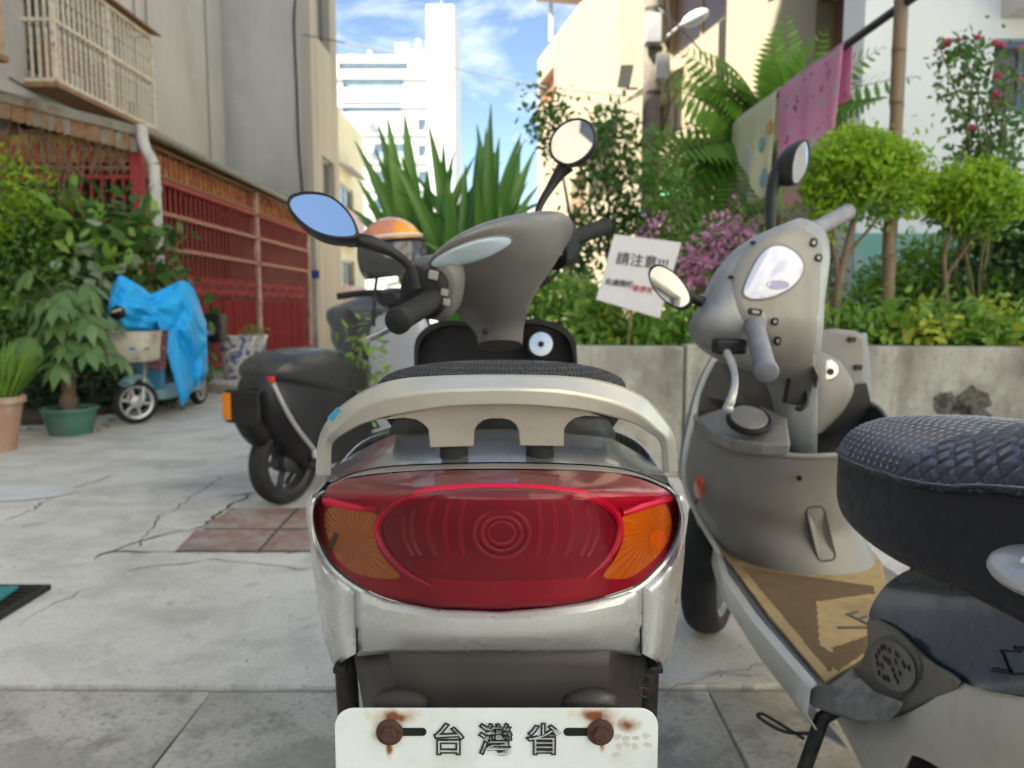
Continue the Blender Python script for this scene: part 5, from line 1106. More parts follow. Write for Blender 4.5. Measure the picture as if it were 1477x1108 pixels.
# woven darker band of raised pips, many and small: one joined piece
b = MB()
def in_poly(x, y, poly):
    c = False; n_ = len(poly)
    for i in range(n_):
        (x1, y1), (x2, y2) = poly[i], poly[i-1]
        if (y1 > y) != (y2 > y) and x < (x2-x1)*(y-y1)/(y2-y1)+x1: c = not c
    return c
BAND = [[(1070,818),(1262,846),(1262,856),(1178,868),(1182,930),(1215,952),(1196,970),(1122,880)], [(1200,935),(1250,918),(1250,940),(1206,970)]]
for k in range(92):
    for j in range(166):
        x = .50 + k*.0045 + (.00225 if j % 2 else 0); y = 1.22 + j*.0045
        r_ = Vector((x, y, zf+.01)) - CAM; dz = r_.dot(_F); px_ = CX + F_PX*r_.x/dz; py_ = CY - F_PX*r_.dot(_U)/dz
        if any(in_poly(px_, py_, q) for q in BAND): b.box((x-.0014, y-.0014, zf+.0098), (x+.0014, y+.0014, zf+.0112))
o = obj('mat_pips', b, pm('mat_brown', (.17,.115,.065), (.23,.16,.09), rough=.9, scale=40), fm, smooth=False); o['kind'] = 'stuff'
m_ = text_mesh('E', .085, .0005, .0, 'mat_letter', shear=.15); place_mesh(m_, basis(G(1243,893,zf+.0112), (1,.55,0), (-.42,1,0))); link('mat_letter', m_, pm('mat_letter', (.11,.095,.085), rough=.9), fm)
b = MB(); L1 = G(1205,905,zf+.0112); L2 = G(1262,905,zf+.0112); b.obox((L1+L2)/2, (L2-L1)/2*.9, (0,.004,0), (0,0,.0006)); obj('mat_stroke', b, MATS['mat_letter'], fm, smooth=False)
rows = []
SK = [(1995,.53),(1900,.515)]
for t in np.linspace(0, 1, 14):
    Yv = lerp(1.98, 1.22, t); xe = interp(Yv, [(1.22,.497),(1.5,.488),(1.75,.497),(1.98,.535)])
    rows.append([(xe+.006, Yv, zf+.004), (xe-.006, Yv, zf-.006), (xe-.010, Yv, zf-.05), (xe+.012, Yv, zf-.085), (xe+.06, Yv, zf-.11)])
obj('side_skirt', MB().grid(rows), M_lbody, s2).modifiers.new('s', 'SOLIDIFY').thickness = .003
# --- rear body: pale lower shell, navy upper shell, grey footrest
def YB(px_, py_):
    xs = lerp(.560, .500, (px_-1254)/223); y = xs*F_PX/(px_-CX)
    if py_ < 885: y += .10*((885-py_)/85)**2.2
    if py_ > 985: y -= .035*math.sin(math.pi*min(1, (py_-985)/150)) - .0*py_
    return y
core = MB(); core.loft([[(x, y, z) for x, z in ((.60-wd*.0,zl),(.585-wd,zl+.1),(.60-wd,zh-.08),(.66-wd*.3,zh),(.76,zh),(.86,zh-.08),(.87,zl+.1),(.82,zl))] for y, wd, zl, zh in ((1.17,.01,.30,.60),(1.0,.02,.28,.64),(.8,.03,.32,.68),(.55,.03,.42,.70),(.36,.0,.52,.70))])
obj('body_core', core, M_dkpan, s2, sub=1)
obj('under_seat', MB().box((.585,.55,.45), (.76,1.13,.655)), M_black_pl, s2, smooth=False, bevel=.03)
NV = [(1254,891),(1258,872),(1270,853),(1284,838),(1310,822),(1346,811),(1400,803),(1480,797),(1590,800),(1590,1030),(1540,1018),(1477,1004),(1430,996),(1390,982),(1340,948),(1301,912),(1276,896)]
nv = obj('body_shell', polar_patch(closed_smooth(NV, 4), (1400,905), -.004, 12, YB), M_navy, s2)
LW = [(1190,1000),(1215,1022),(1245,1033),(1280,1036),(1306,1032),(1345,1012),(1388,985),(1430,998),(1477,1007),(1590,1033),(1590,1160),(1500,1160),(1400,1130),(1330,1092),(1290,1094),(1285,1160),(1265,1140),(1235,1085)]
obj('lower_shell', polar_patch(closed_smooth(LW, 4), (1330,1055), .0, 10, YB), M_lbody, s2).modifiers.new('s', 'SOLIDIFY').thickness = .003
FR = [(1188,992),(1215,974),(1242,958),(1254,930),(1255,895),(1268,892),(1300,913),(1340,950),(1388,984),(1345,1010),(1306,1030),(1275,1035),(1240,1032),(1205,1018)]
def YFt(px_, py_): 
    y = YB(px_, min(py_, 985)) - .012; 
    if px_ < 1300: y += .035*max(0, (1300-px_)/110)*(1 - max(0, min(1, (py_-960)/60))) 
    return y
ft = obj('passenger_footrest', polar_patch(closed_smooth(FR, 4), (1280,985), .0, 10, YFt), M_dgrey, s2); ft.modifiers.new('s', 'SOLIDIFY').thickness = .004
obj('footrest_hollow', polar_patch(ell(1286,962,42,46,40), (1286,962), -.014, 5, YFt), pm('footrest_dark', (.22,.215,.20), (.17,.165,.155), rough=.6, scale=15), ft)
pad = obj('footrest_pad', polar_patch([(1288+(x-1288)*1+(y-961)*.25, y) for x, y in ell(1288,961,31,37,40)], (1288,961), -.022, 4, YFt), pm('pad_grey', (.30,.29,.27), (.24,.23,.215), rough=.7, scale=30), ft)
r_ = random.Random(3)
for k in range(26):
    a = r_.uniform(0, 6.28); rr = math.sqrt(r_.random())*.85; x = 1288 + 29*rr*math.cos(a) + 35*rr*math.sin(a)*.25; y = 961 + 35*rr*math.sin(a)
    obj('pad_slot', polar_patch([(x+math.copysign(2.3, math.cos(t))*abs(math.cos(t)) + 2.4*math.sin(t)*.4, y+5.2*math.sin(t)) for t in np.linspace(0, 6.28, 9)[:-1]], (x, y), -.0245, 1, YFt), M_black_pl, pad)
b = MB(); LP = [(1190,998,1.245),(1204,988,1.25),(1240,976,1.20),(1262,996,1.12),(1306,1012,1.02),(1290,1027,1.03),(1240,1028,1.12),(1208,1016,1.20)]
b.prism([P(*p) for p in LP], (0,.01,-.02)); obj('footrest_step', b, pm('step_pale', (.40,.40,.385), (.30,.30,.285), rough=.55, scale=25, c3=(.2,.2,.19), s3=15), ft, smooth=False, bevel=.004)
# seams
for pts in ([(1190,1002),(1206,1018),(1240,1032),(1275,1036),(1306,1031),(1345,1011),(1388,985)], [(1256,893),(1275,896),(1301,912),(1340,949),(1390,983),(1430,997),(1477,1005),(1540,1019)]):
    b = MB(); b.tube([P(v.x, v.y, YB(v.x, min(v.y,985))-.009) for v in catmull([(*p,0) for p in pts], 5)], .0012, 6); obj('seam', b, M_black_pl, s2)
# badge on the navy shell
bp = [(1430,967),(1462,970),(1445,940),(1442,937),(1500,940)]
for pts in ([(1430,968),(1458,972),(1447,945),(1443,938),(1470,940)], [(1458,972),(1500,972)], [(1432,964),(1455,968)]):
    b = MB(); b.tube([P(x, y, YB(x, y)-.006) for x, y in pts], .0011, 6); obj('badge_line', b, M_black_pl, nv)
for k in range(4): b = MB(); b.tube([P(1462+k*6, 931+k*.5, YB(1462+k*6,931)-.006), P(1463+k*6, 937+k*.5, YB(1463+k*6,937)-.006)], .0010, 5); obj('badge_tick', b, M_black_pl, nv)
# grab-rail end
M_grabend = pm('grab_end_silver', (.48,.49,.49), (.40,.41,.41), rough=.35, metal=.3, scale=20, c3=(.3,.3,.29), s3=30)
b = MB(); b.ellipsoid(P(1506,826,.65), .040, .05, .014, 24, 12, Matrix.Rotation(-.16, 3, 'Y') @ Matrix.Rotation(.1, 3, 'X')); obj('grab_rail', b, M_grabend, s2)
b = MB(); b.tube(catmull([tuple(P(1490,822,.655)), (.50,.52,.73), (.56,.40,.74), (.68,.36,.74), (.80,.42,.73)], 6), .018, 10); obj('grab_rail_bar', b, M_lbody, s2)
# --- seat: padded loft, stitched front, diamond-quilted rear hump
S2 = [(1.205,.045,.742,.655,-.012),(1.195,.085,.762,.640,-.008),(1.165,.122,.780,.632,-.004),(1.12,.143,.788,.622,0),(1.05,.150,.795,.614,0),(.97,.153,.802,.614,0),(.89,.155,.808,.622,0),(.81,.156,.822,.63,0),(.73,.157,.848,.635,0),(.64,.157,.868,.64,0),(.54,.152,.876,.645,0),(.43,.137,.868,.66,0),(.36,.09,.84,.69,0)]
SX = .626
def seat_rings(rows, cx0, sub, seg, n):
    v1 = catmull([(a, b_, c) for a, b_, c, d, e in rows], sub); v2 = catmull([(d, e, 0) for a, b_, c, d, e in rows], sub); out = []
    for v, w in zip(v1, v2):
        ring = []; zc = lerp(w.x, v.z, .52)
        for k in range(seg):
            an = math.pi*1.5 - 2*math.pi*k/seg; ca, sa = math.cos(an), math.sin(an)
            nn_ = n if sa > 0 else 5.5; x = math.copysign(abs(ca)**(2/nn_), ca)*v.y; z = math.copysign(abs(sa)**(2/nn_), sa); z = z*(v.z-zc) if z > 0 else z*(zc-w.x)
            ring.append(Vector((cx0 + w.y + x, v.x, zc + z)))
        out.append(ring)
    return out
M_vinyl = pm('navy_vinyl_sheen', (.045,.052,.092), (.054,.062,.106), rough=.32, scale=60, coat=.15, rvar=.08, bump=.12, bscale=900, bdist=.0004)  # navy lifted so the colour carries the seat top's grey-blue sheen
M_vinyl_side = pm('black_vinyl', (.011,.012,.022), (.015,.016,.028), rough=.45, spec=.4, scale=30, rvar=.1, bump=.25, bscale=14, bdist=.01)
seg = 264; rr = seat_rings(S2, SX, 22, seg, 2.7)
rings = []
for i, ring in enumerate(rr):
    yv = ring[0].y; o_ = []
    L_ = [0]
    for k in range(seg):
        p = ring[k]; nx_ = ring[(k+1) % seg] - ring[k-1]; t2 = Vector((0,1,0)); nr_ = nx_.cross(t2).normalized() if nx_.length > 1e-6 else Vector((0,0,1))
        nr_ = nr_ if nr_.dot(p - Vector((SX, yv, .72))) > 0 else -nr_
        arc = (k/seg); top = .27 < arc < .73
        d = 0
        if top:
            s_ = (arc-.5)*.62                      # metres across
            lim = 1.0 - .16*abs(s_)/.14*0 - (abs(s_)/.15)*-.0
            bd = .83 + 0.09*min(1, abs(s_)/.13)    # rear quilt reaches further forward at the sides
            if yv < bd:
                a_ = (s_ + yv*.72)/.026; b_2 = (s_ - yv*.72)/.026
                q = min(abs((a_ % 1)-.5), abs((b_2 % 1)-.5)); q = .5 - max(abs((a_ % 1)-.5), abs((b_2 % 1)-.5))
                d = .0046*min(1, q/.16)**.6 + .004
            else:
                q = abs(((yv/.018) % 1)-.5); q2 = abs(((s_/.013 + (0.0)) % 1)-.5)
                d = .0014*min(1, (.5-q)/.14)**.7 + .0006*min(1, (.5-q2)/.2)
        o_.append(p + nr_*d)
    rings.append(o_)
sm = MB().loft(rings); st2 = obj('seat', sm, M_vinyl, s2, angle=80); st2['label'] = 'quilted navy vinyl seat with white stitching'
b = MB(); SS = Surf(sm)
for i, ring in enumerate(rings):                       # stitches: short threads along the front quilting lines
    yv = ring[0].y
k_lines = [1.185 - .018*j for j in range(18)]
for yl in k_lines:
    yl = (math.floor(yl/.018)+.5)*.018
    i0 = min(range(len(rings)), key=lambda i: abs(rings[i][0].y - yl)); ring = rings[i0]
    for k in range(int(.275*seg), int(.725*seg), 4):
        arc = k/seg; s_ = (arc-.5)*.62
        if yl < .85 + .09*min(1, abs(s_)/.13): continue
        p = ring[k]; q = ring[k+2]; up_ = (p - Vector((SX, p.y, .70))).normalized()
        b.tube([p + up_*.0002, q + up_*.0002], .00055, 4)
o = obj('stitching', b, pm('white_thread', (.46,.46,.54), rough=.8), st2); o['kind'] = 'stuff'
side = [[v + (v - Vector((SX, v.y, .74)))*.004 for v in (ring[k] for k in list(range(int(.718*seg), seg)) + list(range(0, int(.284*seg))))] for ring in rings[::4] + [rings[-1]]]
obj('seat_skirt', MB().grid(side), M_vinyl_side, st2)
for idx in (int(.281*seg), int(.719*seg)):
    b = MB(); b.tube([ring[idx] + Vector((-.002 if idx < seg//2 else .002,0,0)) for ring in rings[::4]], .0022, 6); obj('seat_piping', b, M_vinyl, st2)
# --- wheels, mudguard, stand
wheel(s2, (.585, 2.20, .215), (.90,-.44,0), .215, .10, M_rimg, 'front_wheel'); wheel(s2, (.69, .66, .21), (1,0,0), .21, .11, M_rimg, 'rear_wheel')
obj('front_mudguard', MB().pxloft([((.50,2.02,.36),(.66,2.05,.36),.02,.05), ((.49,2.14,.45),(.68,2.2,.45),.06,.08), ((.50,2.28,.47),(.68,2.34,.47),.06,.07), ((.53,2.40,.40),(.64,2.42,.40),.03,.03)], 16), M_bsil, s2)
obj('front_fork', MB().tube([(.62,1.96,.60), (.59,2.20,.24)], .04, 10), M_iron, s2)
obj('engine', MB().box((.60,.66,.17), (.80,1.15,.36)), M_iron, s2, smooth=False, bevel=.03)
a_ = P(1186,1036,1.24); e_ = Vector((.345, 1.06, .012)); obj('side_stand', MB().tube([a_ + Vector((.05,.0,.03)), a_, a_.lerp(e_, .5), e_], [.012,.013,.011,.010], 10), M_iron, s2)
b = MB(); b.tube(catmull([tuple(P(1172,1058,1.25)), tuple(P(1130,1055,1.27)), tuple(P(1094,1034,1.29)), tuple(P(1100,1030,1.29)), tuple(P(1118,1040,1.28)), tuple(P(1160,1066,1.25))], 5), .003, 6); obj('stand_spring', b, M_iron, s2)
# ================================================================== OTHER VEHICLES AND THINGS
def frame2(o, h):
    """local (forward, right, up) -> world, for a thing standing at o with heading h"""
    h = Vector((h[0], h[1], 0)).normalized(); r = Vector((h.y, -h.x, 0)); o = Vector(o)
    return lambda f, s, z: o + h*f + r*s + Vector((0,0,z))
M_matte = pm('matte_black_paint', (.014,.014,.016), (.019,.019,.021), rough=.42, spec=.4, scale=5, rvar=.08, c3=(.055,.054,.052), s3=4, f3=(.55,.8))
M_leather = pm('black_leather', (.032,.032,.034), (.042,.042,.042), rough=.33, scale=8, rvar=.1, bump=.15, bscale=220, bdist=.001)
bs = thing('black_scooter', 'matte black electric scooter with smooth grey leg shield, parked beyond the silver one', 'scooter', (-.9, 4.0, 0))
o0 = G(396, 729); q = frame2((-1.126, 3.58, 0), (.45, .893)); HD = Vector((.45,.893,0)); RT = Vector((.893,-.45,0))
def floft(secs, seg=22, n=2.4, sub=4):
    """sections along the heading: (f, half width, z low, z high)"""
    v = catmull([(a, w, zl) for a, w, zl, zh in secs], sub); v2 = catmull([(zh, 0, 0) for a, w, zl, zh in secs], sub); rings = []
    for p, z in zip(v, v2):
        c = (p.z + z.x)/2; h = (z.x - p.z)/2
        rings.append([q(p.x, math.copysign(abs(math.cos(a))**(2/n), math.cos(a))*p.y, c + math.copysign(abs(math.sin(a))**(2/n), math.sin(a))*h) for a in np.linspace(0, 2*math.pi, seg+1)[:-1]])
    return MB().loft(rings)
obj('body', floft([(-.13,.06,.47,.60),(-.10,.11,.41,.645),(-.03,.145,.31,.655),(.07,.165,.21,.65),(.18,.17,.15,.63),(.32,.17,.14,.61),(.46,.165,.13,.58),(.58,.15,.13,.48),(.66,.14,.14,.36),(.74,.13,.15,.28)]), M_matte, bs)
obj('seat', floft([(-.095,.08,.62,.66),(-.07,.125,.60,.695),(.0,.155,.575,.73),(.12,.168,.54,.745),(.28,.168,.49,.742),(.42,.158,.455,.725),(.54,.14,.45,.70),(.64,.10,.50,.67),(.68,.05,.56,.65)]), M_leather, bs)
obj('tail_light', MB().obox(q(-.085,.04,.615), HD*.012, RT*.07, (0,0,.018)), pm('small_red_lens', (.55,.02,.02), rough=.25, coat=.5), bs, smooth=False, bevel=.008)
obj('floorboard', floft([(.50,.13,.22,.30),(.62,.17,.20,.285),(.85,.18,.20,.28),(1.0,.17,.21,.30)], n=4), M_matte, bs)
obj('floor_mat', floft([(.56,.17,.28,.297),(.7,.15,.28,.295),(.95,.14,.28,.30)], n=5), pm('pale_floor', (.40,.40,.41), rough=.7), bs)
obj('leg_shield', floft([(.98,.14,.30,.50),(1.00,.19,.30,.86),(1.03,.20,.32,.90),(1.10,.18,.34,.92),(1.16,.10,.45,.88)], n=3.5), pm('pale_lavender_shell', (.46,.47,.53), (.42,.43,.49), rough=.4, scale=4), bs)
obj('steering_column', MB().tube([q(1.06,0,.86), q(.98,0,1.0)], .05, 14), M_matte, bs)
obj('handlebar', MB().tube([q(.90,-.33,1.0), q(.97,-.18,1.02), q(.98,.18,1.02), q(.90,.33,1.0)], .02, 12), M_rubber, bs)
obj('headlight_shell', floft([(.93,.06,.97,1.02),(1.0,.12,.93,1.05),(1.10,.11,.92,1.03),(1.14,.05,.95,1.0)]), M_matte, bs)
wheel(bs, q(.08,0,.205), RT, .205, .10, pm('dark_alloy', (.05,.05,.052), rough=.5, metal=.4), 'rear_wheel'); wheel(bs, q(1.32,0,.225), RT, .225, .09, M_rimg, 'front_wheel')
obj('front_fork', MB().tube([q(1.12,0,.62), q(1.32,0,.25)], .035, 10), M_iron, bs)
obj('front_mudguard', floft([(1.12,.04,.40,.46),(1.2,.07,.42,.50),(1.36,.07,.42,.49),(1.48,.04,.36,.42)]), M_matte, bs)
obj('swing_arm', MB().tube([q(.12,.11,.225), q(.40,.11,.28)], .03, 10), M_iron, bs)
obj('hinge_trim', MB().tube(catmull([q(-.10,.115,.60), q(-.06,.150,.48), q(.0,.165,.38), q(.09,.180,.27)], 5), .011, 8), pm('pale_trim', (.50,.50,.49), rough=.35, metal=.5), bs)
obj('foot_peg', MB().obox(q(.12,.185,.255), HD*.05, RT*.012, (0,0,.02)), MATS['pale_trim'], bs, smooth=False, bevel=.01)
pb = q(-.19,.02,.50); obj('plate_bracket', MB().obox(pb, HD*.012, RT*.10, (.0,0,.075)), M_black_pl, bs, smooth=False, bevel=.008)
obj('amber_reflector', MB().obox(q(-.205,-.06,.50), HD*.008, RT*.022, (0,0,.06)), pm('amber_side', (.75,.22,.01), rough=.3), bs, smooth=False, bevel=.004)
obj('rear_fender', floft([(-.19,.05,.42,.50),(-.14,.06,.34,.48),(-.08,.06,.30,.46),(-.03,.06,.36,.5)]), M_black_pl, bs)
obj('side_stand', MB().tube([q(.42,-.12,.25), q(.36,-.26,.01)], .012, 8), M_iron, bs)
# --- orange helmet hanging by its strap on the black scooter's mirror side
hm = thing('motorcycle_helmet', 'orange open helmet with smoky visor hung on the handlebar', 'helmet', P(568, 400, 3.55))
hc_ = P(566, 362, 3.55); Mh = Matrix.Rotation(R(12), 3, 'Z') @ Matrix.Rotation(R(-6), 3, 'Y')
b = MB(); rings = []
for i in range(15):
    th = math.pi*(.02 + .60*i/14); rings.append([hc_ + Mh @ Vector((.150*math.sin(th)*math.cos(a), .165*math.sin(th)*math.sin(a), .150*math.cos(th))) for a in np.linspace(0, 2*math.pi, 33)[:-1]])
rings += [[hc_ + (p - hc_)*.93 - Vector((0,0,.012)) for p in rings[-1]], [hc_ + (p - hc_)*.80 + Vector((0,0,.02)) for p in rings[-1]]]
b.loft(rings)
def helmat():
    m = pm('orange_helmet', (.78,.30,.02), (.74,.27,.02), rough=.22, scale=10, coat=.6)
    nt = m.node_tree; N = nt.nodes; L = nt.links; bs_ = N['Principled BSDF']; g_ = N.new('ShaderNodeNewGeometry'); sp = N.new('ShaderNodeSeparateXYZ'); L.new(g_.outputs['Position'], sp.inputs[0])
    a1 = N.new('ShaderNodeMapRange'); a1.inputs['From Min'].default_value = hc_.x+.02; a1.inputs['From Max'].default_value = hc_.x+.04; L.new(sp.outputs['X'], a1.inputs['Value'])
    x = N.new('ShaderNodeMix'); x.data_type = 'RGBA'; x.inputs['A'].default_value = (.62,.22,.10,1); x.inputs['B'].default_value = (.80,.33,.015,1); L.new(a1.outputs['Result'], x.inputs['Factor']); L.new(x.outputs['Result'], bs_.inputs['Base Color']); return m
hs_ = obj('shell', b, helmat(), hm)
b = MB()
for s_, zz, mt in ((0, .035, M_black_pl), (0, .058, pm('white_stripe', (.7,.68,.64), rough=.4))):
    pts = [hc_ + Mh @ Vector((.153*math.cos(a)*math.sqrt(max(.05, 1-(zz/.152)**2)), .168*math.sin(a)*math.sqrt(max(.05, 1-(zz/.152)**2)), zz)) for a in np.linspace(R(185), R(372), 24)]
    obj('band', MB().tube(pts, .010 if zz < .05 else .006, 6), mt, hm)
rows = [[hc_ + Mh @ Vector((.158*math.cos(a)*k, .173*math.sin(a)*k, z)) for a in np.linspace(R(190), R(345), 22)] for z, k in ((.025,1.0),(-.02,1.04),(-.07,1.02),(-.105,.93),(-.12,.85))]
obj('visor', MB().grid(rows), pm('smoke_visor', (.045,.045,.05), rough=.12, coat=.5), hm)
obj('visor_knob', MB().lathe(hc_ + Mh @ Vector((-.085,-.135,-.055)), Mh @ Vector((-.4,-1,0)), [(.017,0),(.015,.008),(.006,.011)], 16), MATS['white_stripe'], hm)
for (a0, a1, a2) in (((546,388),(541,420),(539,471)), ((580,392),(592,410),(590,440))):
    obj('chin_strap', MB().tube(catmull([tuple(P(*a0, 3.52)), tuple(P(*a1, 3.50)), tuple(P(*a2, 3.50))], 4), .009, 6, flat=(Vector((0,1,0)), .3)), M_black_pl, hm)
obj('strap_buckle', MB().obox(P(566,410,3.50), (.028,0,.006), (0,.008,0), (0,0,.010)), pm('steel_buckle', (.55,.54,.5), rough=.3, metal=.8), hm, smooth=False, bevel=.003)
obj('padding', MB().ellipsoid(hc_ - Vector((0,0,.04)), .105,.12,.075,20,10), M_black_pl, hm)
# --- scooter under a black cover behind it
cv = thing('covered_scooter', 'scooter front wrapped in a loose black cover behind the orange helmet', 'scooter', P(520, 560, 5.1))
b = MB(); CVS = [((476,444),(560,440),.15,.2),((474,455),(590,445),.2,.25),((476,480),(600,470),.2,.25),((486,500),(600,500),.22,.28),((494,520),(600,520),.22,.3),((500,560),(600,560),.22,.3),((498,600),(600,600),.2,.3)]
b.pxloft([(P(500,436,5.1), P(548,418,5.1), .04,.04)] + [(P(*a,5.1), P(*c_,5.1), tf, tb) for a, c_, tf, tb in CVS], 30, 2.6, 4)
for i, v in enumerate(b.v): b.v[i] = (v[0] + .012*math.sin(v[2]*40 + v[0]*20), v[1] + .02*math.sin(v[0]*38 + v[2]*12), v[2])
obj('cover', b, pm('black_nylon', (.034,.034,.038), (.045,.045,.05), rough=.5, scale=10, sheen=.3), cv)
wheel(cv, (P(545,600,5.1).x, 5.1, .22), (.8,-.6,0), .22, .09, M_rimg, 'front_wheel')
# --- blue tarp over an electric bike
eb = thing('electric_bike', 'light blue electric bike with cream front basket by the potted tree', 'bicycle', G(215, 600))
fw_ = G(197, 611); rw_ = G(287, 583)
M_pblue = pm('pale_blue_paint', (.26,.46,.54), (.22,.40,.48), rough=.4, scale=6, coat=.3)
hd = (fw_ - rw_).normalized(); rt = Vector((hd.y, -hd.x, 0))
wheel(eb, (fw_.x, fw_.y, .175), (.72, -.69, 0), .175, .075, pm('pale_alloy', (.48,.49,.50), rough=.4, metal=.6), 'front_wheel', 6); wheel(eb, (rw_.x, rw_.y, .175), rt, .175, .075, MATS['pale_alloy'], 'rear_wheel', 6)
qe = lambda f, s, z: Vector((rw_.x, rw_.y, 0)) + hd*f + rt*s + Vector((0,0,z))
LW_ = (fw_-rw_).length
obj('front_mudguard', MB().tube(catmull([(fw_.x+.02, fw_.y+.17, .27), (fw_.x+.01, fw_.y+.08, .355), (fw_.x, fw_.y-.03, .375), (fw_.x-.01, fw_.y-.13, .33)], 5), .055, 12, flat=(Vector((0,0,1)), .5)), M_pblue, eb)
for s in (-.06, .06): obj('fork_leg', MB().tube([(fw_.x+s, fw_.y, .175), (fw_.x+s*.8, fw_.y+.12, .56)], .016, 8), pm('fork_grey', (.45,.45,.43), rough=.4, metal=.6), eb)
obj('floor', MB().loft([[qe(f, s*w, z) for s, z in ((-1,.16),(-1.05,.24),(-.9,.29),(.9,.29),(1.05,.24),(1,.16))] for f, w in ((.18,.11),(.5,.14),(LW_-.35,.14),(LW_-.26,.09))]), M_pblue, eb, smooth=False, bevel=.02)
obj('foot_mat', MB().obox(qe(LW_*.48,0,.297), hd*.28, rt*.11, (0,0,.006)), M_dkpan, eb, smooth=False)
obj('leg_panel', MB().obox(qe(LW_-.28,0,.48), hd*.03 + Vector((0,0,-.02)), rt*.12, Vector((0,0,.22))), pm('deep_blue', (.05,.24,.40), rough=.4), eb, smooth=False, bevel=.02)
obj('seat_post_body', MB().loft([[qe(f, s*w, z) for s, z in ((-1,z0),(-1,z1),(1,z1),(1,z0))] for f, w, z0, z1 in ((-.12,.06,.3,.6),(.1,.09,.22,.66),(.3,.08,.24,.62))]), M_pblue, eb, smooth=False, bevel=.03)
obj('seat', MB().loft([[qe(f, math.cos(a)*w, .68+math.sin(a)*.05) for a in np.linspace(0, 6.283, 15)[:-1]] for f, w in ((-.22,.06),(-.1,.12),(.1,.12),(.3,.07))]), M_leather, eb)
obj('handlebar_stem', MB().tube([(fw_.x, fw_.y+.12, .55), (fw_.x, fw_.y+.24, 1.0)], .028, 10), MATS['fork_grey'], eb)
obj('handlebar', MB().tube([(fw_.x-.2, fw_.y+.30, .99), (fw_.x-.1, fw_.y+.26, .98), (fw_.x+.1, fw_.y+.30, .96), (fw_.x+.22, fw_.y+.42, .95)], .014, 8), M_rubber, eb)
obj('kick_stand', MB().tube([qe(.05,.1,.16), qe(-.1,.2,.006)], .009, 6), M_iron, eb)
obj('rear_box', MB().obox(qe(-.42,.0,.72), hd*.10, rt*.11, (0,0,.14)), M_black_pl, eb, smooth=False, bevel=.02)
obj('box_rack', MB().tube([qe(-.1,0,.58), qe(-.42,0,.575)], .02, 8), M_iron, eb)
obj('fringe_cloth', MB().obox(P(229,505,6.2), (.05,.02,0), (0,.03,0), (.02,0,.16)), pm('dark_print', (.10,.03,.05), (.25,.12,.14), rough=.9, scale=45, fac=(.5,.55)), eb, smooth=False, bevel=.01)
# basket: open tapered tub
c0 = P(190, 500, 6.02); b = MB(); rings = []
for k, z in ((.86,-.115),(.95,-.10),(1.0,.0),(1.06,.10),(1.09,.115),(1.03,.115),(.96,.0),(.88,-.09),(.02,-.095)):
    rings.append([c0 + Vector((x*k, y*k, z)) for x, y in rrect(-.19,-.13,.19,.13,.07,5)])
bk = obj('basket', b.loft(rings), pm('cream_plastic', (.62,.60,.50), (.54,.51,.42), rough=.5, scale=8, c3=(.4,.36,.28), s3=6), eb)
obj('basket_badge', MB().obox(P(191,503,5.885), (.022,0,0), (0,.003,0), (0,0,.010)), pm('blue_badge', (.05,.25,.45), rough=.5), bk, smooth=False)
obj('basket_badge', MB().obox(P(212,503,5.885), (.022,0,0), (0,.003,0), (0,0,.005)), M_dkpan, bk, smooth=False)
# tarp: a sheet pulled over handlebar ends and seat, folded
M_tarp = pm('blue_tarp', (.003,.42,.90), (.003,.37,.84), rough=.5, scale=8, bump=.8, bscale=22, bdist=.02)
TOPS = [(156,455),(158,430),(163,412),(170,399),(174,398),(185,404),(200,413),(215,424),(228,420),(245,412),(256,407),(264,405),(275,413),(284,430),(292,452),(298,466)]
BOTS = [(156,458),(160,462),(168,462),(172,480),(176,486),(186,488),(204,484),(220,481),(226,480),(240,500),(252,508),(266,514),(274,530),(280,560),(290,545),(299,525)]
cols_t = catmull([(*p,0) for p in TOPS], 4); cols_b = catmull([(*p,0) for p in BOTS], 4); rowsF, rowsB = [], []
for j in range(19):
    t = j/18; rf_, rk_ = [], []
    for i, (a, c_) in enumerate(zip(cols_t, cols_b)):
        x = lerp(a.x, c_.x, t); y = lerp(a.y, c_.y, t); s_ = i/(len(cols_t)-1)
        Yf = 6.12 + .75*s_**1.4 - .16*math.sin(math.pi*min(1, t*.9))*(1-.3*s_) + .035*math.sin(s_*26 + t*5) * t + .018*math.sin(t*17 + s_*9) + .012*math.sin(t*31 - s_*23) + .010*math.sin(s_*47 + t*11) + .05*abs(math.sin(s_*6.5+.9))
        rf_.append(P(x, y, Yf)); rk_.append(P(x, y, Yf + .03) + Vector((0, .30*math.sin(math.pi*s_)*(.15+t), 0)))
    rowsF.append(rf_); rowsB.append(rk_)
ring_rows = [f + list(reversed(k)) for f, k in zip(rowsF, rowsB)]
tarp = obj('tarp', MB().loft(ring_rows, caps=False), M_tarp, sub=2); tag(tarp, 'bright blue tarp draped over the electric bike', 'tarp')
rows = []
for j in range(12):
    t = j/11; rows.append([P(lerp(226+ (272-226)*s_, 262+(298-262)*s_, t) , lerp(462+(440-462)*s_, 588+(530-588)*s_, t**1.1), 6.30 + .5*s_ + .05*math.sin(s_*9+t*3)) for s_ in np.linspace(0,1,10)])
fl_ = obj('tarp_flap', MB().grid(rows), M_tarp, tarp); fl_.modifiers.new('s', 'SOLIDIFY').thickness = .004
ey = obj('tarp_opening', MB().ellipsoid(P(170,451,5.98), .06,.035,.055,16,8), M_black_pl, tarp); obj('reflector_strip', MB().obox(P(168,448,5.935), (.035,0,.010), (0,.006,0), (0,0,.008)), pm('pale_reflector', (.6,.62,.45), rough=.4), tarp, smooth=False)
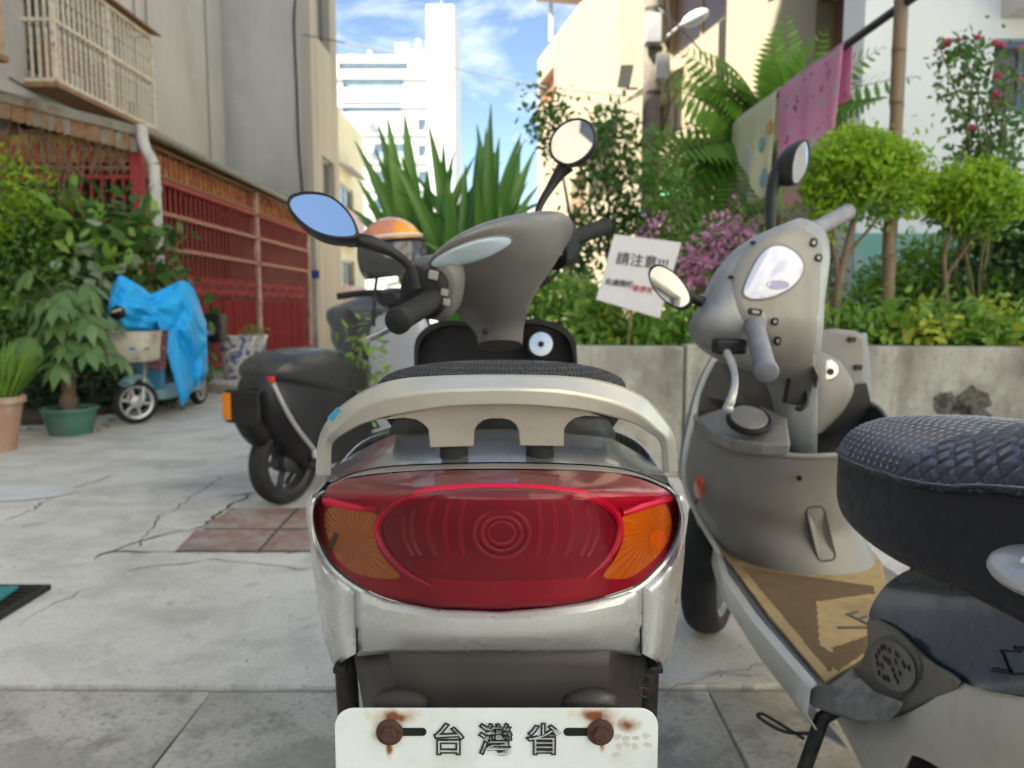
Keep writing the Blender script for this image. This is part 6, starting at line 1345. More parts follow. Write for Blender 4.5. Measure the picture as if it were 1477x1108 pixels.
# --- pots
def pot(name, label, c, r_top, r_bot, h, mat, rimw=.012, seg=36, soil=True, grp=None):
    o = thing(name, label, 'flower pot', c, grp); c = Vector(c)
    obj('pot_body', MB().lathe(c, (0,0,1), [(r_bot*.98,0),(r_bot,.008),(lerp(r_bot,r_top,.55),h*.5),(r_top*.985,h*.86),(r_top*.99,h*.87),(r_top+rimw,h*.88),(r_top+rimw,h*.985),(r_top+rimw*.7,h),(r_top-.008,h),(r_top-.015,h*.86)], seg), mat, o)
    obj('soil', MB().lathe(c, (0,0,1), [(r_top-.016,h*.80),(r_top-.016,h*.88),(.01,h*.90)], 24), pm('soil', (.07,.05,.035), (.11,.08,.055), rough=1, scale=60, bump=1, bscale=80, bdist=.01), o); return o
M_greenpot = pm('green_plastic_pot', (.055,.17,.13), (.075,.20,.16), rough=.5, scale=6, c3=(.13,.17,.14), s3=8)
gp = G(97, 627); pot('green_pot', 'round green plastic pot holding the money tree', (gp.x, gp.y+.05, 0), .185, .145, .20, M_greenpot)
M_terra = pm('pink_terracotta', (.46,.29,.21), (.40,.24,.17), rough=.8, scale=5, c3=(.50,.40,.33), s3=7, f3=(.5,.7))
tp = G(-4, 650); pot('terracotta_pot', 'pale pink terracotta pot with grassy plants beside the hedge', (tp.x, tp.y, 0), .165, .11, .36, M_terra, .018)
def porcelain():
    m = pm('blue_white_porcelain', (.62,.61,.56), (.56,.54,.49), rough=.22, scale=4, coat=.4)
    nt = m.node_tree; N = nt.nodes; L = nt.links; t = N.new('ShaderNodeTexCoord'); v = N.new('ShaderNodeTexNoise'); v.inputs['Scale'].default_value = 7; v.inputs['Detail'].default_value = 4; v.inputs['Distortion'].default_value = 1.5; L.new(t.outputs['Object'], v.inputs['Vector'])
    r = N.new('ShaderNodeMapRange'); r.inputs['From Min'].default_value = .54; r.inputs['From Max'].default_value = .58; L.new(v.outputs['Fac'], r.inputs['Value']); bs_ = N['Principled BSDF']; prev = bs_.inputs['Base Color'].links[0].from_socket
    x = N.new('ShaderNodeMix'); x.data_type = 'RGBA'; x.inputs['B'].default_value = (.10,.13,.32,1); L.new(r.outputs['Result'], x.inputs['Factor']); L.new(prev, x.inputs['A']); L.new(x.outputs['Result'], bs_.inputs['Base Color']); return m
M_porc = porcelain()
for (px_, lab, sc_) in ((343, 'blue and white porcelain pot, the wider of two by the red gate', 1.0), (366, 'blue and white porcelain pot, the narrower of two by the red gate', .82)):
    c_ = G(px_, 546 if px_ < 350 else 541); o = thing('porcelain_pot', lab, 'flower pot', (c_.x, c_.y, 0), 'porcelain pots by the gate'); c_ = Vector((c_.x, c_.y, 0))
    obj('pot_body', MB().lathe(c_, (0,0,1), [(.15*sc_,0),(.17*sc_,.02),(.19*sc_,.2),(.215*sc_,.45),(.215*sc_,.50),(.235*sc_,.51),(.235*sc_,.55),(.20*sc_,.55),(.19*sc_,.48)], 32), M_porc, o)
    obj('soil', MB().lathe(c_, (0,0,1), [(.19*sc_,.44),(.19*sc_,.49),(.01,.50)], 20), MATS['soil'], o)
kb = thing('kerb_blocks', 'white and red kerb blocks in front of the porcelain pots', 'kerb', G(335, 570)); a_ = G(300, 566); c_ = G(372, 572)
for k in range(4):
    p0 = a_.lerp(c_, k/4); p1 = a_.lerp(c_, (k+1)/4); obj('block', MB().obox((p0+p1)/2 + Vector((0,.06,.05)), (p1-p0)/2*.98, (0,.06,0), (0,0,.05)), M_terra if k == 3 else pm('white_kerb', (.55,.52,.46), (.45,.41,.35), rough=.8, scale=6), kb, smooth=False, bevel=.008)

# ------------------------------------------------------------------ planter bed with concrete wall
M_pw = pm('planter_concrete', (.44,.43,.38), (.31,.30,.26), rough=.92, scale=2.5, detail=10, fac=(.42,.58), bump=.5, bscale=45, c3=(.17,.16,.135), s3=1.9, f3=(.53,.68), stretch=(1,1,.6))
dirty(M_pw, 5, (.15,.14,.115), (.50,.64,.75), (1,1,.5)); dirty(M_pw, 9, (.20,.19,.155), (.50,.66,.6), (1,1,.12)); dirty(M_pw, 30, (.20,.19,.165), (.52,.7,.5)); dirty(M_pw, 2.5, (.56,.55,.50), (.58,.7,.6))
PL = [(.12,4.32),(.95,4.20),(1.0,4.19),(3.9,3.66)]
pw = thing('planter', 'weathered concrete planter bed with low wall full of shrubs', 'planter', (1.5, 5, 0))
hw_ = .735
b = MB(); b.prism([(.12,4.32,0),(.94,4.205,0),(.94,4.35,0),(.12,4.47,0)], (0,0,hw_-.012)); obj('wall', b, M_pw, pw, smooth=False, bevel=.012)
b = MB(); b.prism([(.945,4.185,0),(3.9,3.72,0),(3.9,3.88,0),(.945,4.345,0)], (0,0,hw_)); obj('wall', b, M_pw, pw, smooth=False, bevel=.012)
b = MB(); b.prism([(.12,4.325,0),(.27,4.46,0),(-.75,6.35,0),(-.90,6.25,0)], (0,0,hw_-.02)); obj('wall', b, M_pw, pw, smooth=False, bevel=.012)
b = MB(); b.prism([(-.90,6.26,0),(-.745,6.36,0),(-1.0,11.5,0),(-1.15,11.5,0)], (0,0,hw_-.03)); obj('wall', b, M_pw, pw, smooth=False, bevel=.012)
b = MB(); b.add([(.2,4.42,.66),(.95,4.3,.66),(3.85,3.85,.66),(3.6,8.4,.70),(3.4,11.5,.7),(-1.0,11.5,.70),(-.8,6.32,.68)], [(0,1,2,3,4,5,6)]); obj('soil', b, MATS['soil'], pw, smooth=False)
r_ = random.Random(9)
for px_, py_, w, h in ((1412,600,.07,.11),(1438,608,.06,.08),(1462,596,.10,.12),(1405,588,.04,.05)):
    c_ = P(px_, py_, 4.10 - (px_-980)*.00095); yv = lerp(4.185, 3.72, (c_.x-.945)/2.955) - .003
    pts = [(c_.x + w*math.cos(t)*r_.uniform(.5,1.1), yv - .0012 , c_.z + h*math.sin(t)*r_.uniform(.5,1.1)) for t in np.linspace(0, 6.283, 22)[:-1]]
    obj('moss_stain', MB().add([(p[0], lerp(4.185,3.72,(p[0]-.945)/2.955)-.004, p[2]) for p in pts], [tuple(range(21))]), pm('moss', (.055,.055,.042), (.12,.115,.095), rough=1, scale=40, fac=(.42,.55)), pw, smooth=False)
# --- paper notice on a stick
nt_ = thing('paper_notice', 'white paper notice with handwritten style black and red characters tilted in the shrubs', 'notice', P(915, 520, 4.44))
YS = 4.42
cor = [P(886,338,YS), P(983,350,YS-.02), P(951,459,YS-.06), P(860,432,YS-.04)]
b = MB(); b.prism(cor, (0,.004,0)); sb_ = obj('sheet', b, pm('notice_paper', (.62,.60,.62), (.58,.56,.58), rough=.6, scale=6), nt_, smooth=False)
obj('stick', MB().tube([P(915,400,YS+.01), (P(905,540,4.44).x, 4.45, .66)], .010, 8), pm('bamboo_stick', (.40,.30,.17), rough=.7), nt_)
xa = (cor[1]-cor[0]).normalized(); ya = (cor[0]-cor[3]).normalized(); nz_ = xa.cross(ya).normalized(); nz_ = nz_ if nz_.y < 0 else -nz_
M_nink = pm('notice_ink', (.03,.03,.035), rough=.6); M_nred = pm('notice_red', (.42,.05,.06), rough=.6)
def put(txt, px_, py_, size, mat, up=0):
    m_ = text_mesh(txt, size, .0004, .0006, 'notice_text', shear=.06); c_ = P(px_, py_, YS); d = (cor[0]-c_).dot(nz_); r0 = ray(px_, py_); tt = (cor[0]-CAM).dot(nz_)/r0.dot(nz_)
    place_mesh(m_, basis(CAM + r0*tt + nz_*.003, xa, ya)); link('notice_text', m_, mat, sb_)
put('請注意!!!', 926, 378, .078, M_nink); put('此處開機', 893, 409, .040, M_nink); put('車停放', 927, 418, .040, M_nred)
# --- poles, drying bar, towels
M_bamboo = pm('brown_bamboo', (.20,.135,.085), (.155,.10,.065), rough=.6, scale=8, stretch=(1,1,.1))
bp_ = thing('bamboo_pole', 'brown bamboo pole with joints holding up the drying bar', 'pole', (2.225, 4.62, .66))
pz = [.66 + k*.29 for k in range(10)]
for k in range(9):
    obj('culm', MB().lathe((2.225+.004*math.sin(k*2), 4.62, pz[k]), (0,0,1), [(.036,0),(.0405,.012),(.037,.03),(.036,.15),(.036,.26),(.040,.284)], 16), M_bamboo, bp_)
tq = obj('teal_pole', MB().tube([(2.33, 4.80, .66), (2.33, 4.80, 3.1)], .024, 12), pm('teal_steel', (.09,.20,.24), (.07,.16,.19), rough=.5, metal=.3, scale=10)); tag(tq, 'slim teal steel pole standing just behind the bamboo pole', 'pole')
zb = 2.665
br = obj('drying_bar', MB().tube([(2.285, 3.7, zb), (2.245, 4.62, zb), (2.12, 7.5, zb-.01), (2.02, 10.2, zb-.02)], .026, 12), pm('black_bar', (.025,.027,.03), (.04,.04,.04), rough=.5, scale=10)); tag(br, 'long black drying bar running over the planter to a post', 'drying bar')
ps = obj('thin_post', MB().tube([(2.03, 10.1, .7), (2.03, 10.1, 2.7)], .02, 8), M_iron); tag(ps, 'thin dark post carrying the far end of the drying bar', 'post')
def bar_x(y): return interp(y, [(3.7,2.285),(4.62,2.245),(7.5,2.12),(10.2,2.02)])
def towel(name, label, y0, y1, drop, mat, tint, wob, skew=0):
    nx_, nz2 = 36, 20; rows = []
    for j in range(-7, nz2+1):
        row = []
        for i in range(nx_+1):
            s_ = i/nx_; y = lerp(y0, y1, s_); xb = bar_x(y)
            if j < 0: z = zb + .03 + j*.055; x = xb + .035 + .01*math.sin(s_*20)
            elif j == 0: z = zb + .034; x = xb
            else: z = zb + .03 - drop*j/nz2*(1+.03*math.sin(s_*5)); x = xb - .034 - wob*(j/nz2)*math.sin(s_*17 + 1) - .02*(j/nz2)
            row.append((x, y + skew*j/nz2*s_, z))
        rows.append(row)
    o = obj(name, MB().grid(rows), mat); o.modifiers.new('s', 'SOLIDIFY').thickness = .006; tag(o, label, 'towel'); return o
M_ctow = pm('cream_towel', (.86,.83,.66), (.82,.79,.61), rough=.95, scale=5, bump=.4, bscale=250)
ct = towel('cream_towel', 'cream towel printed with pale round motifs hanging from the drying bar', 6.45, 7.55, .84, M_ctow, 0, .02)
def cloth(m, f=.35):
    nt = m.node_tree; N = nt.nodes; L = nt.links; b_ = N['Principled BSDF']; t_ = N.new('ShaderNodeBsdfTranslucent'); L.new(b_.inputs['Base Color'].links[0].from_socket, t_.inputs['Color'])
    ms = N.new('ShaderNodeMixShader'); ms.inputs['Fac'].default_value = f; L.new(b_.outputs['BSDF'], ms.inputs[1]); L.new(t_.outputs['BSDF'], ms.inputs[2]); L.new(ms.outputs['Shader'], N['Material Output'].inputs['Surface']); return m
cloth(M_ctow)
def motif(px_, py_, w, h, col, name='print_motif', par=ct, yx=None):
    y = yx; z = P(px_, py_, y).z; x = bar_x(y) - .034 - .02*(zb-z)/.84 - .02*(zb-z)/.84*math.sin((y-6.45)/1.10*17+1) - .012
    pts = [(x, y + w*math.cos(t), z + h*math.sin(t)) for t in np.linspace(0, 6.283, 21)[:-1]]
    obj(name, MB().prism(pts, (.006,0,0)), pm('print%.2f%.2f' % (col[0], col[2]), col, rough=.95), par, smooth=False)
for px_, py_, w, h, col, yx in ((1102,184,.07,.055,(.62,.36,.12),6.5), (1091,208,.07,.06,(.25,.50,.52),6.72), (1098,258,.12,.07,(.30,.50,.52),6.58), (1098,250,.09,.05,(.58,.45,.42),6.58), (1075,232,.16,.14,(.62,.63,.62),7.1), (1076,277,.11,.09,(.38,.46,.48),7.12)):
    motif(px_, py_, w, h, col, yx=yx)
def pinkmat():
    m = pm('pink_towel', (.88,.46,.66), (.84,.38,.58), rough=.95, scale=6, bump=.4, bscale=250)
    nt = m.node_tree; N = nt.nodes; L = nt.links; bs_ = N['Principled BSDF']; prev = bs_.inputs['Base Color'].links[0].from_socket
    t = N.new('ShaderNodeTexCoord')
    for sc_, lo, col in ((7, .60, (.68,.55,.60)), (11, .66, (.42,.16,.30)), (13, .70, (.58,.52,.16))):
        v = N.new('ShaderNodeTexNoise'); v.inputs['Scale'].default_value = sc_; v.inputs['Detail'].default_value = 2; L.new(t.outputs['Object'], v.inputs['Vector'])
        r = N.new('ShaderNodeMapRange'); r.inputs['From Min'].default_value = lo-.01; r.inputs['From Max'].default_value = lo+.02; L.new(v.outputs['Fac'], r.inputs['Value'])
        x = N.new('ShaderNodeMix'); x.data_type = 'RGBA'; x.inputs['B'].default_value = (*col,1); L.new(r.outputs['Result'], x.inputs['Factor']); L.new(prev, x.inputs['A']); prev = x.outputs['Result']
    L.new(prev, bs_.inputs['Base Color']); return m
pt = towel('pink_towel', 'pink patterned towel hanging from the drying bar next to the bamboo pole', 5.30, 6.40, .84, cloth(pinkmat()), 0, .04)
obj('towel_hem', MB().obox((bar_x(6.0)-.06, 5.95, zb-.90), (.006,0,0), (0,.22,.0), (0,.0,.075)), pm('pale_pink', (.66,.36,.38), rough=.95), pt, smooth=False)
# low railing at the back right
rl = thing('garden_railing', 'dark green low metal railing in front of the white house', 'railing', (5, 6.9, .7))
for z in (2.05, 2.20): obj('rail', MB().box((3.75, 6.88, z), (7.5, 6.91, z+.03)), pm('dark_green_metal', (.04,.07,.06), rough=.5), rl, smooth=False)
bb_ = MB().box((-.008,-.008,0), (.008,.008,2.18)).mesh('rail_bar')
for k in range(36): link('rail_bar', bb_, MATS['dark_green_metal'], rl, (3.8+k*.1, 6.925, 0))
# ================================================================== PLANTS
def unit(v): return v / np.maximum(np.linalg.norm(v, axis=1, keepdims=True), 1e-9)
def leaf_mesh(name, pos, direc, nrm, length, width, fold=.25, curl=.15):
    """one mesh of many small folded leaves: arrays of base point, direction, normal, length, width"""
    n = len(pos); d = unit(direc); s = unit(np.cross(d, nrm)); u = np.cross(s, d); L_ = length[:, None]; W_ = width[:, None]
    base = pos; mid = pos + d*L_*.5 - u*W_*fold*.5; tip = pos + d*L_ - u*L_*curl
    lf = pos + d*L_*.22 + s*W_*.36; rt_ = pos + d*L_*.22 - s*W_*.36; l2 = pos + d*L_*.58 + s*W_*.48 - u*L_*curl*.3; r2 = pos + d*L_*.58 - s*W_*.48 - u*L_*curl*.3
    V = np.stack([base, lf, l2, tip, r2, rt_, mid], 1).reshape(-1, 3)
    q = np.array([[0,6,1],[1,6,2],[2,6,3],[3,6,4],[4,6,5],[5,6,0]]); Fc = (np.arange(n)[:, None, None]*7 + q[None]).reshape(-1, 3)
    m = bpy.data.meshes.new(name); m.vertices.add(len(V)); m.vertices.foreach_set('co', V.ravel()); m.loops.add(Fc.size); m.loops.foreach_set('vertex_index', Fc.ravel().astype(np.int32))
    m.polygons.add(len(Fc)); m.polygons.foreach_set('loop_start', np.arange(0, Fc.size, 3, dtype=np.int32)); m.polygons.foreach_set('use_smooth', np.ones(len(Fc), bool)); m.update(); m.validate(); return m
def cloud(blobs, n, ll, wr=.42, up=.6, out=.7, shell=.55, seed=1):
    """leaf positions in the outer part of several ellipsoids, clustered on twigs"""
    g = np.random.default_rng(seed); blobs = np.array(blobs, float); vol = blobs[:, 3]*blobs[:, 4]*blobs[:, 5]; vol = vol**.75
    k = max(1, n//7); bi = g.choice(len(blobs), k, p=vol/vol.sum()); d = unit(g.normal(size=(k,3))); r = (shell + (1-shell)*g.random((k,1))**.7)
    lump = 1 + .22*np.sin(d[:, :1]*5+bi[:, None]) * np.cos(d[:, 2:]*6)
    tw = blobs[bi, :3] + d*r*lump*blobs[bi, 3:6]
    pos = np.repeat(tw, 7, 0) + g.normal(size=(k*7,3))*ll*.9; dd = np.repeat(d, 7, 0)
    direc = dd*out + g.normal(size=(k*7,3))*.75 + np.array([0,0,-.15]); nrm = g.normal(size=(k*7,3))*.6 + np.array([0,0,up]) + dd*.3
    L_ = ll*g.uniform(.6, 1.25, k*7); return pos, direc, nrm, L_, L_*wr*g.uniform(.8,1.2,k*7)
M_bark = pm('bark', (.20,.14,.095), (.14,.095,.065), rough=.9, scale=30, bump=.8, bscale=60, bdist=.006)
M_barkg = pm('green_stem', (.10,.13,.05), (.14,.12,.06), rough=.7, scale=20)
def limbs(parent, paths, mat, name='trunk'):
    for i, (pts, r0, r1) in enumerate(paths):
        c = catmull(pts, 5); obj(name if i == 0 else 'branch', MB().tube(c, [lerp(r0, r1, k/(len(c)-1)) for k in range(len(c))], 10), mat, parent)
G_dark = leafmat('leaf_dark', (.055,.135,.03), (.12,.24,.05)); G_mid = leafmat('leaf_mid', (.11,.25,.035), (.21,.37,.06)); G_lime = leafmat('leaf_lime', (.22,.42,.03), (.44,.60,.055), .55)
G_light = leafmat('leaf_light', (.16,.34,.05), (.32,.48,.09), .4); G_deep = leafmat('leaf_deep', (.032,.085,.028), (.06,.14,.04)); G_money = leafmat('leaf_money', (.085,.175,.055), (.15,.26,.085), .3, .35)
G_pink = leafmat('bract_pink', (.72,.27,.50), (.85,.45,.65), .4); G_rose = leafmat('petal_rose', (.62,.05,.16), (.75,.14,.26), .3); G_strap = leafmat('leaf_strap', (.06,.19,.035), (.16,.33,.06), .35, .3)
G_silver = leafmat('leaf_silver', (.32,.42,.28), (.42,.50,.34), .3); G_yel = leafmat('leaf_yellow', (.42,.50,.06), (.55,.58,.10), .4)
def shrub(name, label, cat, base, blobs, n, ll, mat, stems, wr=.42, seed=1, shell=.55, extra=(), group=None, barkmat=None, up=.6):
    o = thing(name, label, cat, base, group); obj_ = link('crown', leaf_mesh('crown', *cloud(blobs, n, ll, wr, up=up, seed=seed, shell=shell)), mat, o)
    for (bl, nn, l2, mt, sd, w2) in extra: link('crown', leaf_mesh('crown', *cloud(bl, nn, l2, w2, seed=sd, shell=.5)), mt, o)
    limbs(o, stems, barkmat or M_bark); return o
def st(base, tops, r0=.02, r1=.006, jit=.08, seed=1):
    r = random.Random(seed); b0 = Vector(base); out_ = []
    for t in tops:
        t = Vector(t); m1 = b0.lerp(t, .35) + Vector((r.uniform(-jit,jit), r.uniform(-jit,jit), 0)); m2 = b0.lerp(t, .7) + Vector((r.uniform(-jit,jit), r.uniform(-jit,jit), 0)); out_.append(([tuple(b0), tuple(m1), tuple(m2), tuple(t)], r0, r1))
    return out_
# --- left: hedge shrubs against the porch
shrub('hedge_shrub', 'dense dark green shrub with yellow green tips in front of the red bars', 'shrub', (-4.5,7.6,0),
      [(-4.85,7.5,1.75,.62,.5,.48),(-4.55,7.4,1.25,.60,.5,.5),(-4.3,7.4,.75,.55,.45,.5),(-5.2,7.4,1.2,.6,.5,.7),(-4.9,7.2,.6,.6,.5,.5)], 9000, .075, G_dark, st((-4.6,7.6,0), [(-4.9,7.5,1.7),(-4.4,7.4,1.3),(-4.3,7.4,.8),(-5.2,7.4,1.2)], .035, seed=2), extra=[([(-4.85,7.35,1.98,.52,.4,.30),(-4.5,7.3,1.7,.3,.3,.25)], 1900, .07, G_lime, 22, .4), ([(-4.5,7.1,1.2,.5,.3,.5),(-4.7,7.0,.8,.4,.3,.4)], 1400, .08, G_mid, 25, .45)])
shrub('broadleaf_shrub', 'leggy broad leaved shrub with pale new leaves beside the blue tarp', 'shrub', (-3.75,7.75,0),
      [(-3.75,7.7,1.15,.45,.35,.55),(-3.95,7.6,1.55,.35,.3,.35),(-3.6,7.8,.6,.42,.35,.45)], 1500, .17, G_dark, st((-3.75,7.75,0), [(-3.7,7.7,1.5),(-3.95,7.6,1.7),(-3.55,7.7,1.0)], .025, seed=3), wr=.5, seed=4, extra=[([(-3.95,7.3,1.72,.20,.15,.14),(-3.62,7.3,1.55,.16,.12,.12)], 70, .20, G_light, 5, .42), ([(-3.9,7.2,1.28,.16,.1,.16)], 42, .17, G_silver, 6, .7)])
shrub('low_shrub', 'low dark shrub filling the ground behind the green pot', 'shrub', (-3.75,6.9,0), [(-3.9,6.95,.35,.45,.35,.36),(-3.4,7.1,.40,.32,.35,.40),(-4.2,6.8,.3,.35,.3,.3)], 1900, .09, G_deep, st((-3.75,6.95,0), [(-3.9,6.9,.5),(-3.4,7.1,.5)], .012, seed=8), seed=9)
# money tree: palmate leaves, each leaf a part
mt_ = thing('money_tree', 'money tree with swollen trunk and hand shaped leaves in the green pot', 'tree', (gp.x, gp.y+.05, .17))
bx, by = gp.x, gp.y + .05
obj('trunk', MB().tube(catmull([(bx,by,.155),(bx-.005,by,.22),(bx,by,.32),(bx+.01,by,.5),(bx-.01,by,.72),(bx+.02,by,.95)], 5), [.055]*4+[.062]*5+[.045]*5+[.026]*6+[.018]*6, 12), M_bark, mt_)
def palm_leaf(n, L_, seed):
    r = np.random.default_rng(seed); a = np.linspace(-1.25, 1.25, n); z = np.zeros(n)
    dr = np.stack([np.cos(a), np.sin(a), -.35 + 0*a + r.normal(size=n)*.08], 1); ln = L_*(1 - .25*np.abs(a)/1.25)
    return leaf_mesh('leaf', np.zeros((n,3)), dr, np.tile([0,0,1.0], (n,1)), ln, ln*.36, .2, .22)
pls = [palm_leaf(6, .26, 1), palm_leaf(7, .24, 2), palm_leaf(5, .22, 3)]
r_ = random.Random(17)
for k in range(36):
    a = k*2.4 + r_.uniform(-.3,.3); h = .45 + .62*(k/35) + r_.uniform(-.08,.08); rr_ = r_.uniform(.14,.34)*(1.15-.5*k/35)
    z0 = min(h*.95, .93); p0 = Vector((bx, by, z0)); p1 = Vector((bx + rr_*math.cos(a), by + rr_*math.sin(a)*.8, h + .10))
    obj('leaf_stalk', MB().tube([p0, p0.lerp(p1,.5)+Vector((0,0,.04)), p1], .004, 5), M_barkg, mt_)
    link('leaf', pls[k % 3], G_money, mt_, p1, (r_.uniform(-.35,.35), r_.uniform(.15,.6), a))
# grass in the terracotta pot
gt_ = thing('pot_grass', 'tuft of thin grassy stems growing in the terracotta pot', 'plant', (tp.x, tp.y, .3))
n = 230; g = np.random.default_rng(3); ba = g.random(n)*6.28; br_ = .13*np.sqrt(g.random(n)); pos = np.stack([tp.x+br_*np.cos(ba), tp.y+br_*np.sin(ba), np.full(n,.31)], 1); dr = np.stack([np.cos(ba)*.35, np.sin(ba)*.35, np.ones(n)], 1) + g.normal(size=(n,3))*.12
link('blades', leaf_mesh('blades', pos, dr, np.stack([np.cos(ba), np.sin(ba), np.zeros(n)],1)+.01, g.uniform(.2,.5,n), np.full(n,.016), .2, -.1), G_light, gt_)['kind'] = 'stuff'
# small plant in a porcelain pot
c_ = G(366,541); shrub('pot_plant', 'small green sprig in the narrower porcelain pot', 'plant', (c_.x,c_.y,.4), [(c_.x,c_.y,.57,.14,.12,.09)], 130, .06, G_light, st((c_.x,c_.y,.40), [(c_.x,c_.y,.58)], .006), seed=41)
# sprig between covered scooter and leg shield
c_ = P(520,510,4.0); shrub('alley_weed', 'small green leafy sprig between black cover and black seat', 'plant', (c_.x,4.0,0), [(c_.x,4.0,c_.z+.02,.10,.08,.11),(c_.x+.02,4.0,c_.z-.2,.08,.08,.12)], 170, .06, G_light, st((c_.x,4.0,0), [(c_.x,4.0,c_.z+.1),(c_.x+.03,4.0,c_.z-.05)], .008, .003, .02), seed=42)
# --- strap-leaved clump behind the scooters: each long leaf is a part
_n = G_strap.node_tree; _oi = _n.nodes.new('ShaderNodeObjectInfo'); _n.links.new(_oi.outputs['Random'], [x for x in _n.nodes if x.type == 'MIX'][0].inputs['Factor'])
def strap_leaf(L_, w, bend, seed, side=0):
    r = random.Random(seed); rows = []
    for k in range(11):
        t = k/10; wd = w*.66*(min(1, t*4+.35))*(1-max(0,(t-.45)/.55)**1.6)*.5 + .002; y = bend*L_*t**2.2; z = L_*(t - .25*abs(bend)*t**2.5); tw_ = r.uniform(-.1,.1)
        o_ = side*L_*t**2.4; sl_ = side*2.4*t**1.4; rows.append([(o_+k_*wd, y+h_*wd, z - k_*wd*sl_) for k_, h_ in ((-1,.01),(-.4,.28),(0,.40),(.4,.28),(1,0))])
    m = MB().grid(rows).mesh('leaf'); m.polygons.foreach_set('use_smooth', [True]*len(m.polygons)); m.materials.append(G_strap); return m
SB = [.0, .0, .12, -.12, .26, -.26, .42, -.42]
sl = [strap_leaf(1.0, .12, .15, 1), strap_leaf(1.0, .14, .05, 2)] + [strap_leaf(1.0, .13, .12, 3+k, s_) for k, s_ in enumerate(SB[2:])]
sp_ = thing('strap_leaf_plant', 'tall clump of long sword shaped green leaves behind the handlebars', 'plant', (-.6, 6.4, .66))
r_ = random.Random(23); Ys = 6.4
clumps = [(612, 455, 6.5, -.05), (655, 470, 6.3, 0), (705, 455, 6.4, .1)]
LV = [ # base clump, tip px, tip py
 (0,538,160),(0,556,170),(0,520,205),(0,585,160),(0,512,255),(0,505,300),(0,530,230),(0,560,215),(0,600,240),(0,548,280),(0,575,300),(0,520,320),
 (1,597,180),(1,618,195),(1,640,205),(1,622,240),(1,645,260),(1,600,270),(1,632,310),(1,660,300),(1,612,320),(1,668,240),
 (2,686,150),(2,676,182),(2,702,165),(2,693,200),(2,712,175),(2,722,200),(2,745,190),(2,768,188),(2,772,212),(2,776,240),(2,778,272),(2,735,230),(2,700,230),(2,690,260),(2,755,260),(2,720,280),(2,782,300),(2,740,310),(2,675,290),(2,710,330),(2,760,335),(1,640,340),(0,590,345),(1,670,350)]
LV += [(random.Random(i).randrange(3), 500+random.Random(i+50).random()*290, 200+random.Random(i+99).random()*170) for i in range(34)]
for i, (ci, tx, ty) in enumerate(LV):
    c = clumps[ci]; b0 = P(c[0] + r_.uniform(-18,18), c[1], c[2] + r_.uniform(-.12,.12)); t0 = P(tx, ty, c[2] + r_.uniform(-.45,.25)); d = t0 - b0; L_ = d.length
    lean = (tx - c[0])/max(60, c[1]-ty); mag = 0 if abs(lean) < .15 else (1 if abs(lean) < .35 else (2 if abs(lean) < .7 else 3))
    mag = max(0, mag + r_.choice((-1,0,0))); ix = r_.randrange(2) if mag == 0 else 2*mag + (0 if lean > 0 else 1); sb_i = SB[ix]
    o = link('leaf', sl[ix], None, sp_, b0); dh = d.normalized(); x0 = dh.cross(Vector((0,1,.1))).normalized(); x0 = -x0 if x0.x < 0 else x0; an = math.atan(sb_i)
    z_ = (dh*math.cos(an) - x0*math.sin(an)).normalized(); x_ = (x0*math.cos(an) + dh*math.sin(an)).normalized(); y_ = z_.cross(x_); M_ = Matrix((x_, y_, z_)).transposed() @ Matrix.Rotation(r_.uniform(-.5,.5), 3, 'Z')
    o.rotation_euler = M_.to_euler(); o.scale = (L_*.95, L_, L_*1.03)
for c in clumps:
    b0 = P(c[0], c[1], c[2]); obj('cane', MB().tube([(b0.x, b0.y, .66), b0 + Vector((0,0,.05))], .05, 10), M_barkg, sp_)
# --- planter shrubs
def pz(px, py, Y): return P(px, py, Y)
def blob(px, py, Y, rw, rh, rd=None): c = P(px, py, Y); return (c.x, c.y, c.z, rw*Y/F_PX, rd or rw*Y/F_PX, rh*Y/F_PX)
shrub('twiggy_shrub', 'tall open twiggy shrub with small green leaves in front of the cream house', 'shrub', (1.0, 7.6, .66),
      [blob(868,215,7.6,50,50),blob(905,265,7.5,55,60),blob(860,320,7.6,65,60),blob(920,350,7.5,50,50),blob(800,190,7.8,30,55),blob(820,390,7.4,45,40),blob(880,180,7.6,20,25),blob(780,160,8.2,22,40)], 2600, .085, G_dark,
      st((.95,7.6,.66), [pz(868,200,7.6),pz(905,250,7.5),pz(850,300,7.6),pz(920,330,7.5),pz(795,160,7.8),pz(820,380,7.4)], .03, .006, .1, 5), seed=12, shell=.25, wr=.5)
shrub('bright_shrub', 'bright green leafy shrub below the paper notice', 'shrub', (.55, 5.0, .66), [blob(800,430,5.0,48,38),blob(845,450,4.9,40,36),blob(880,470,4.7,40,30),blob(770,455,5.1,30,28)], 2300, .055, G_light, st((.5,5.0,.66), [pz(800,420,5),pz(845,445,4.9),pz(880,465,4.8)], .012, .004, .04, 6), seed=13, wr=.55)
shrub('sparse_shrub', 'pale feathery shrub standing between notice and drying post', 'shrub', (1.3, 6.2, .66), [blob(970,300,6.4,38,60),blob(985,380,6.2,45,50),blob(950,240,6.8,26,50),blob(1000,430,5.8,45,40)], 1700, .07, G_mid, st((1.3,6.2,.66), [pz(970,280,6.4),pz(985,360,6.2),pz(950,220,6.8)], .02, .005, .08, 7), seed=14, shell=.3)
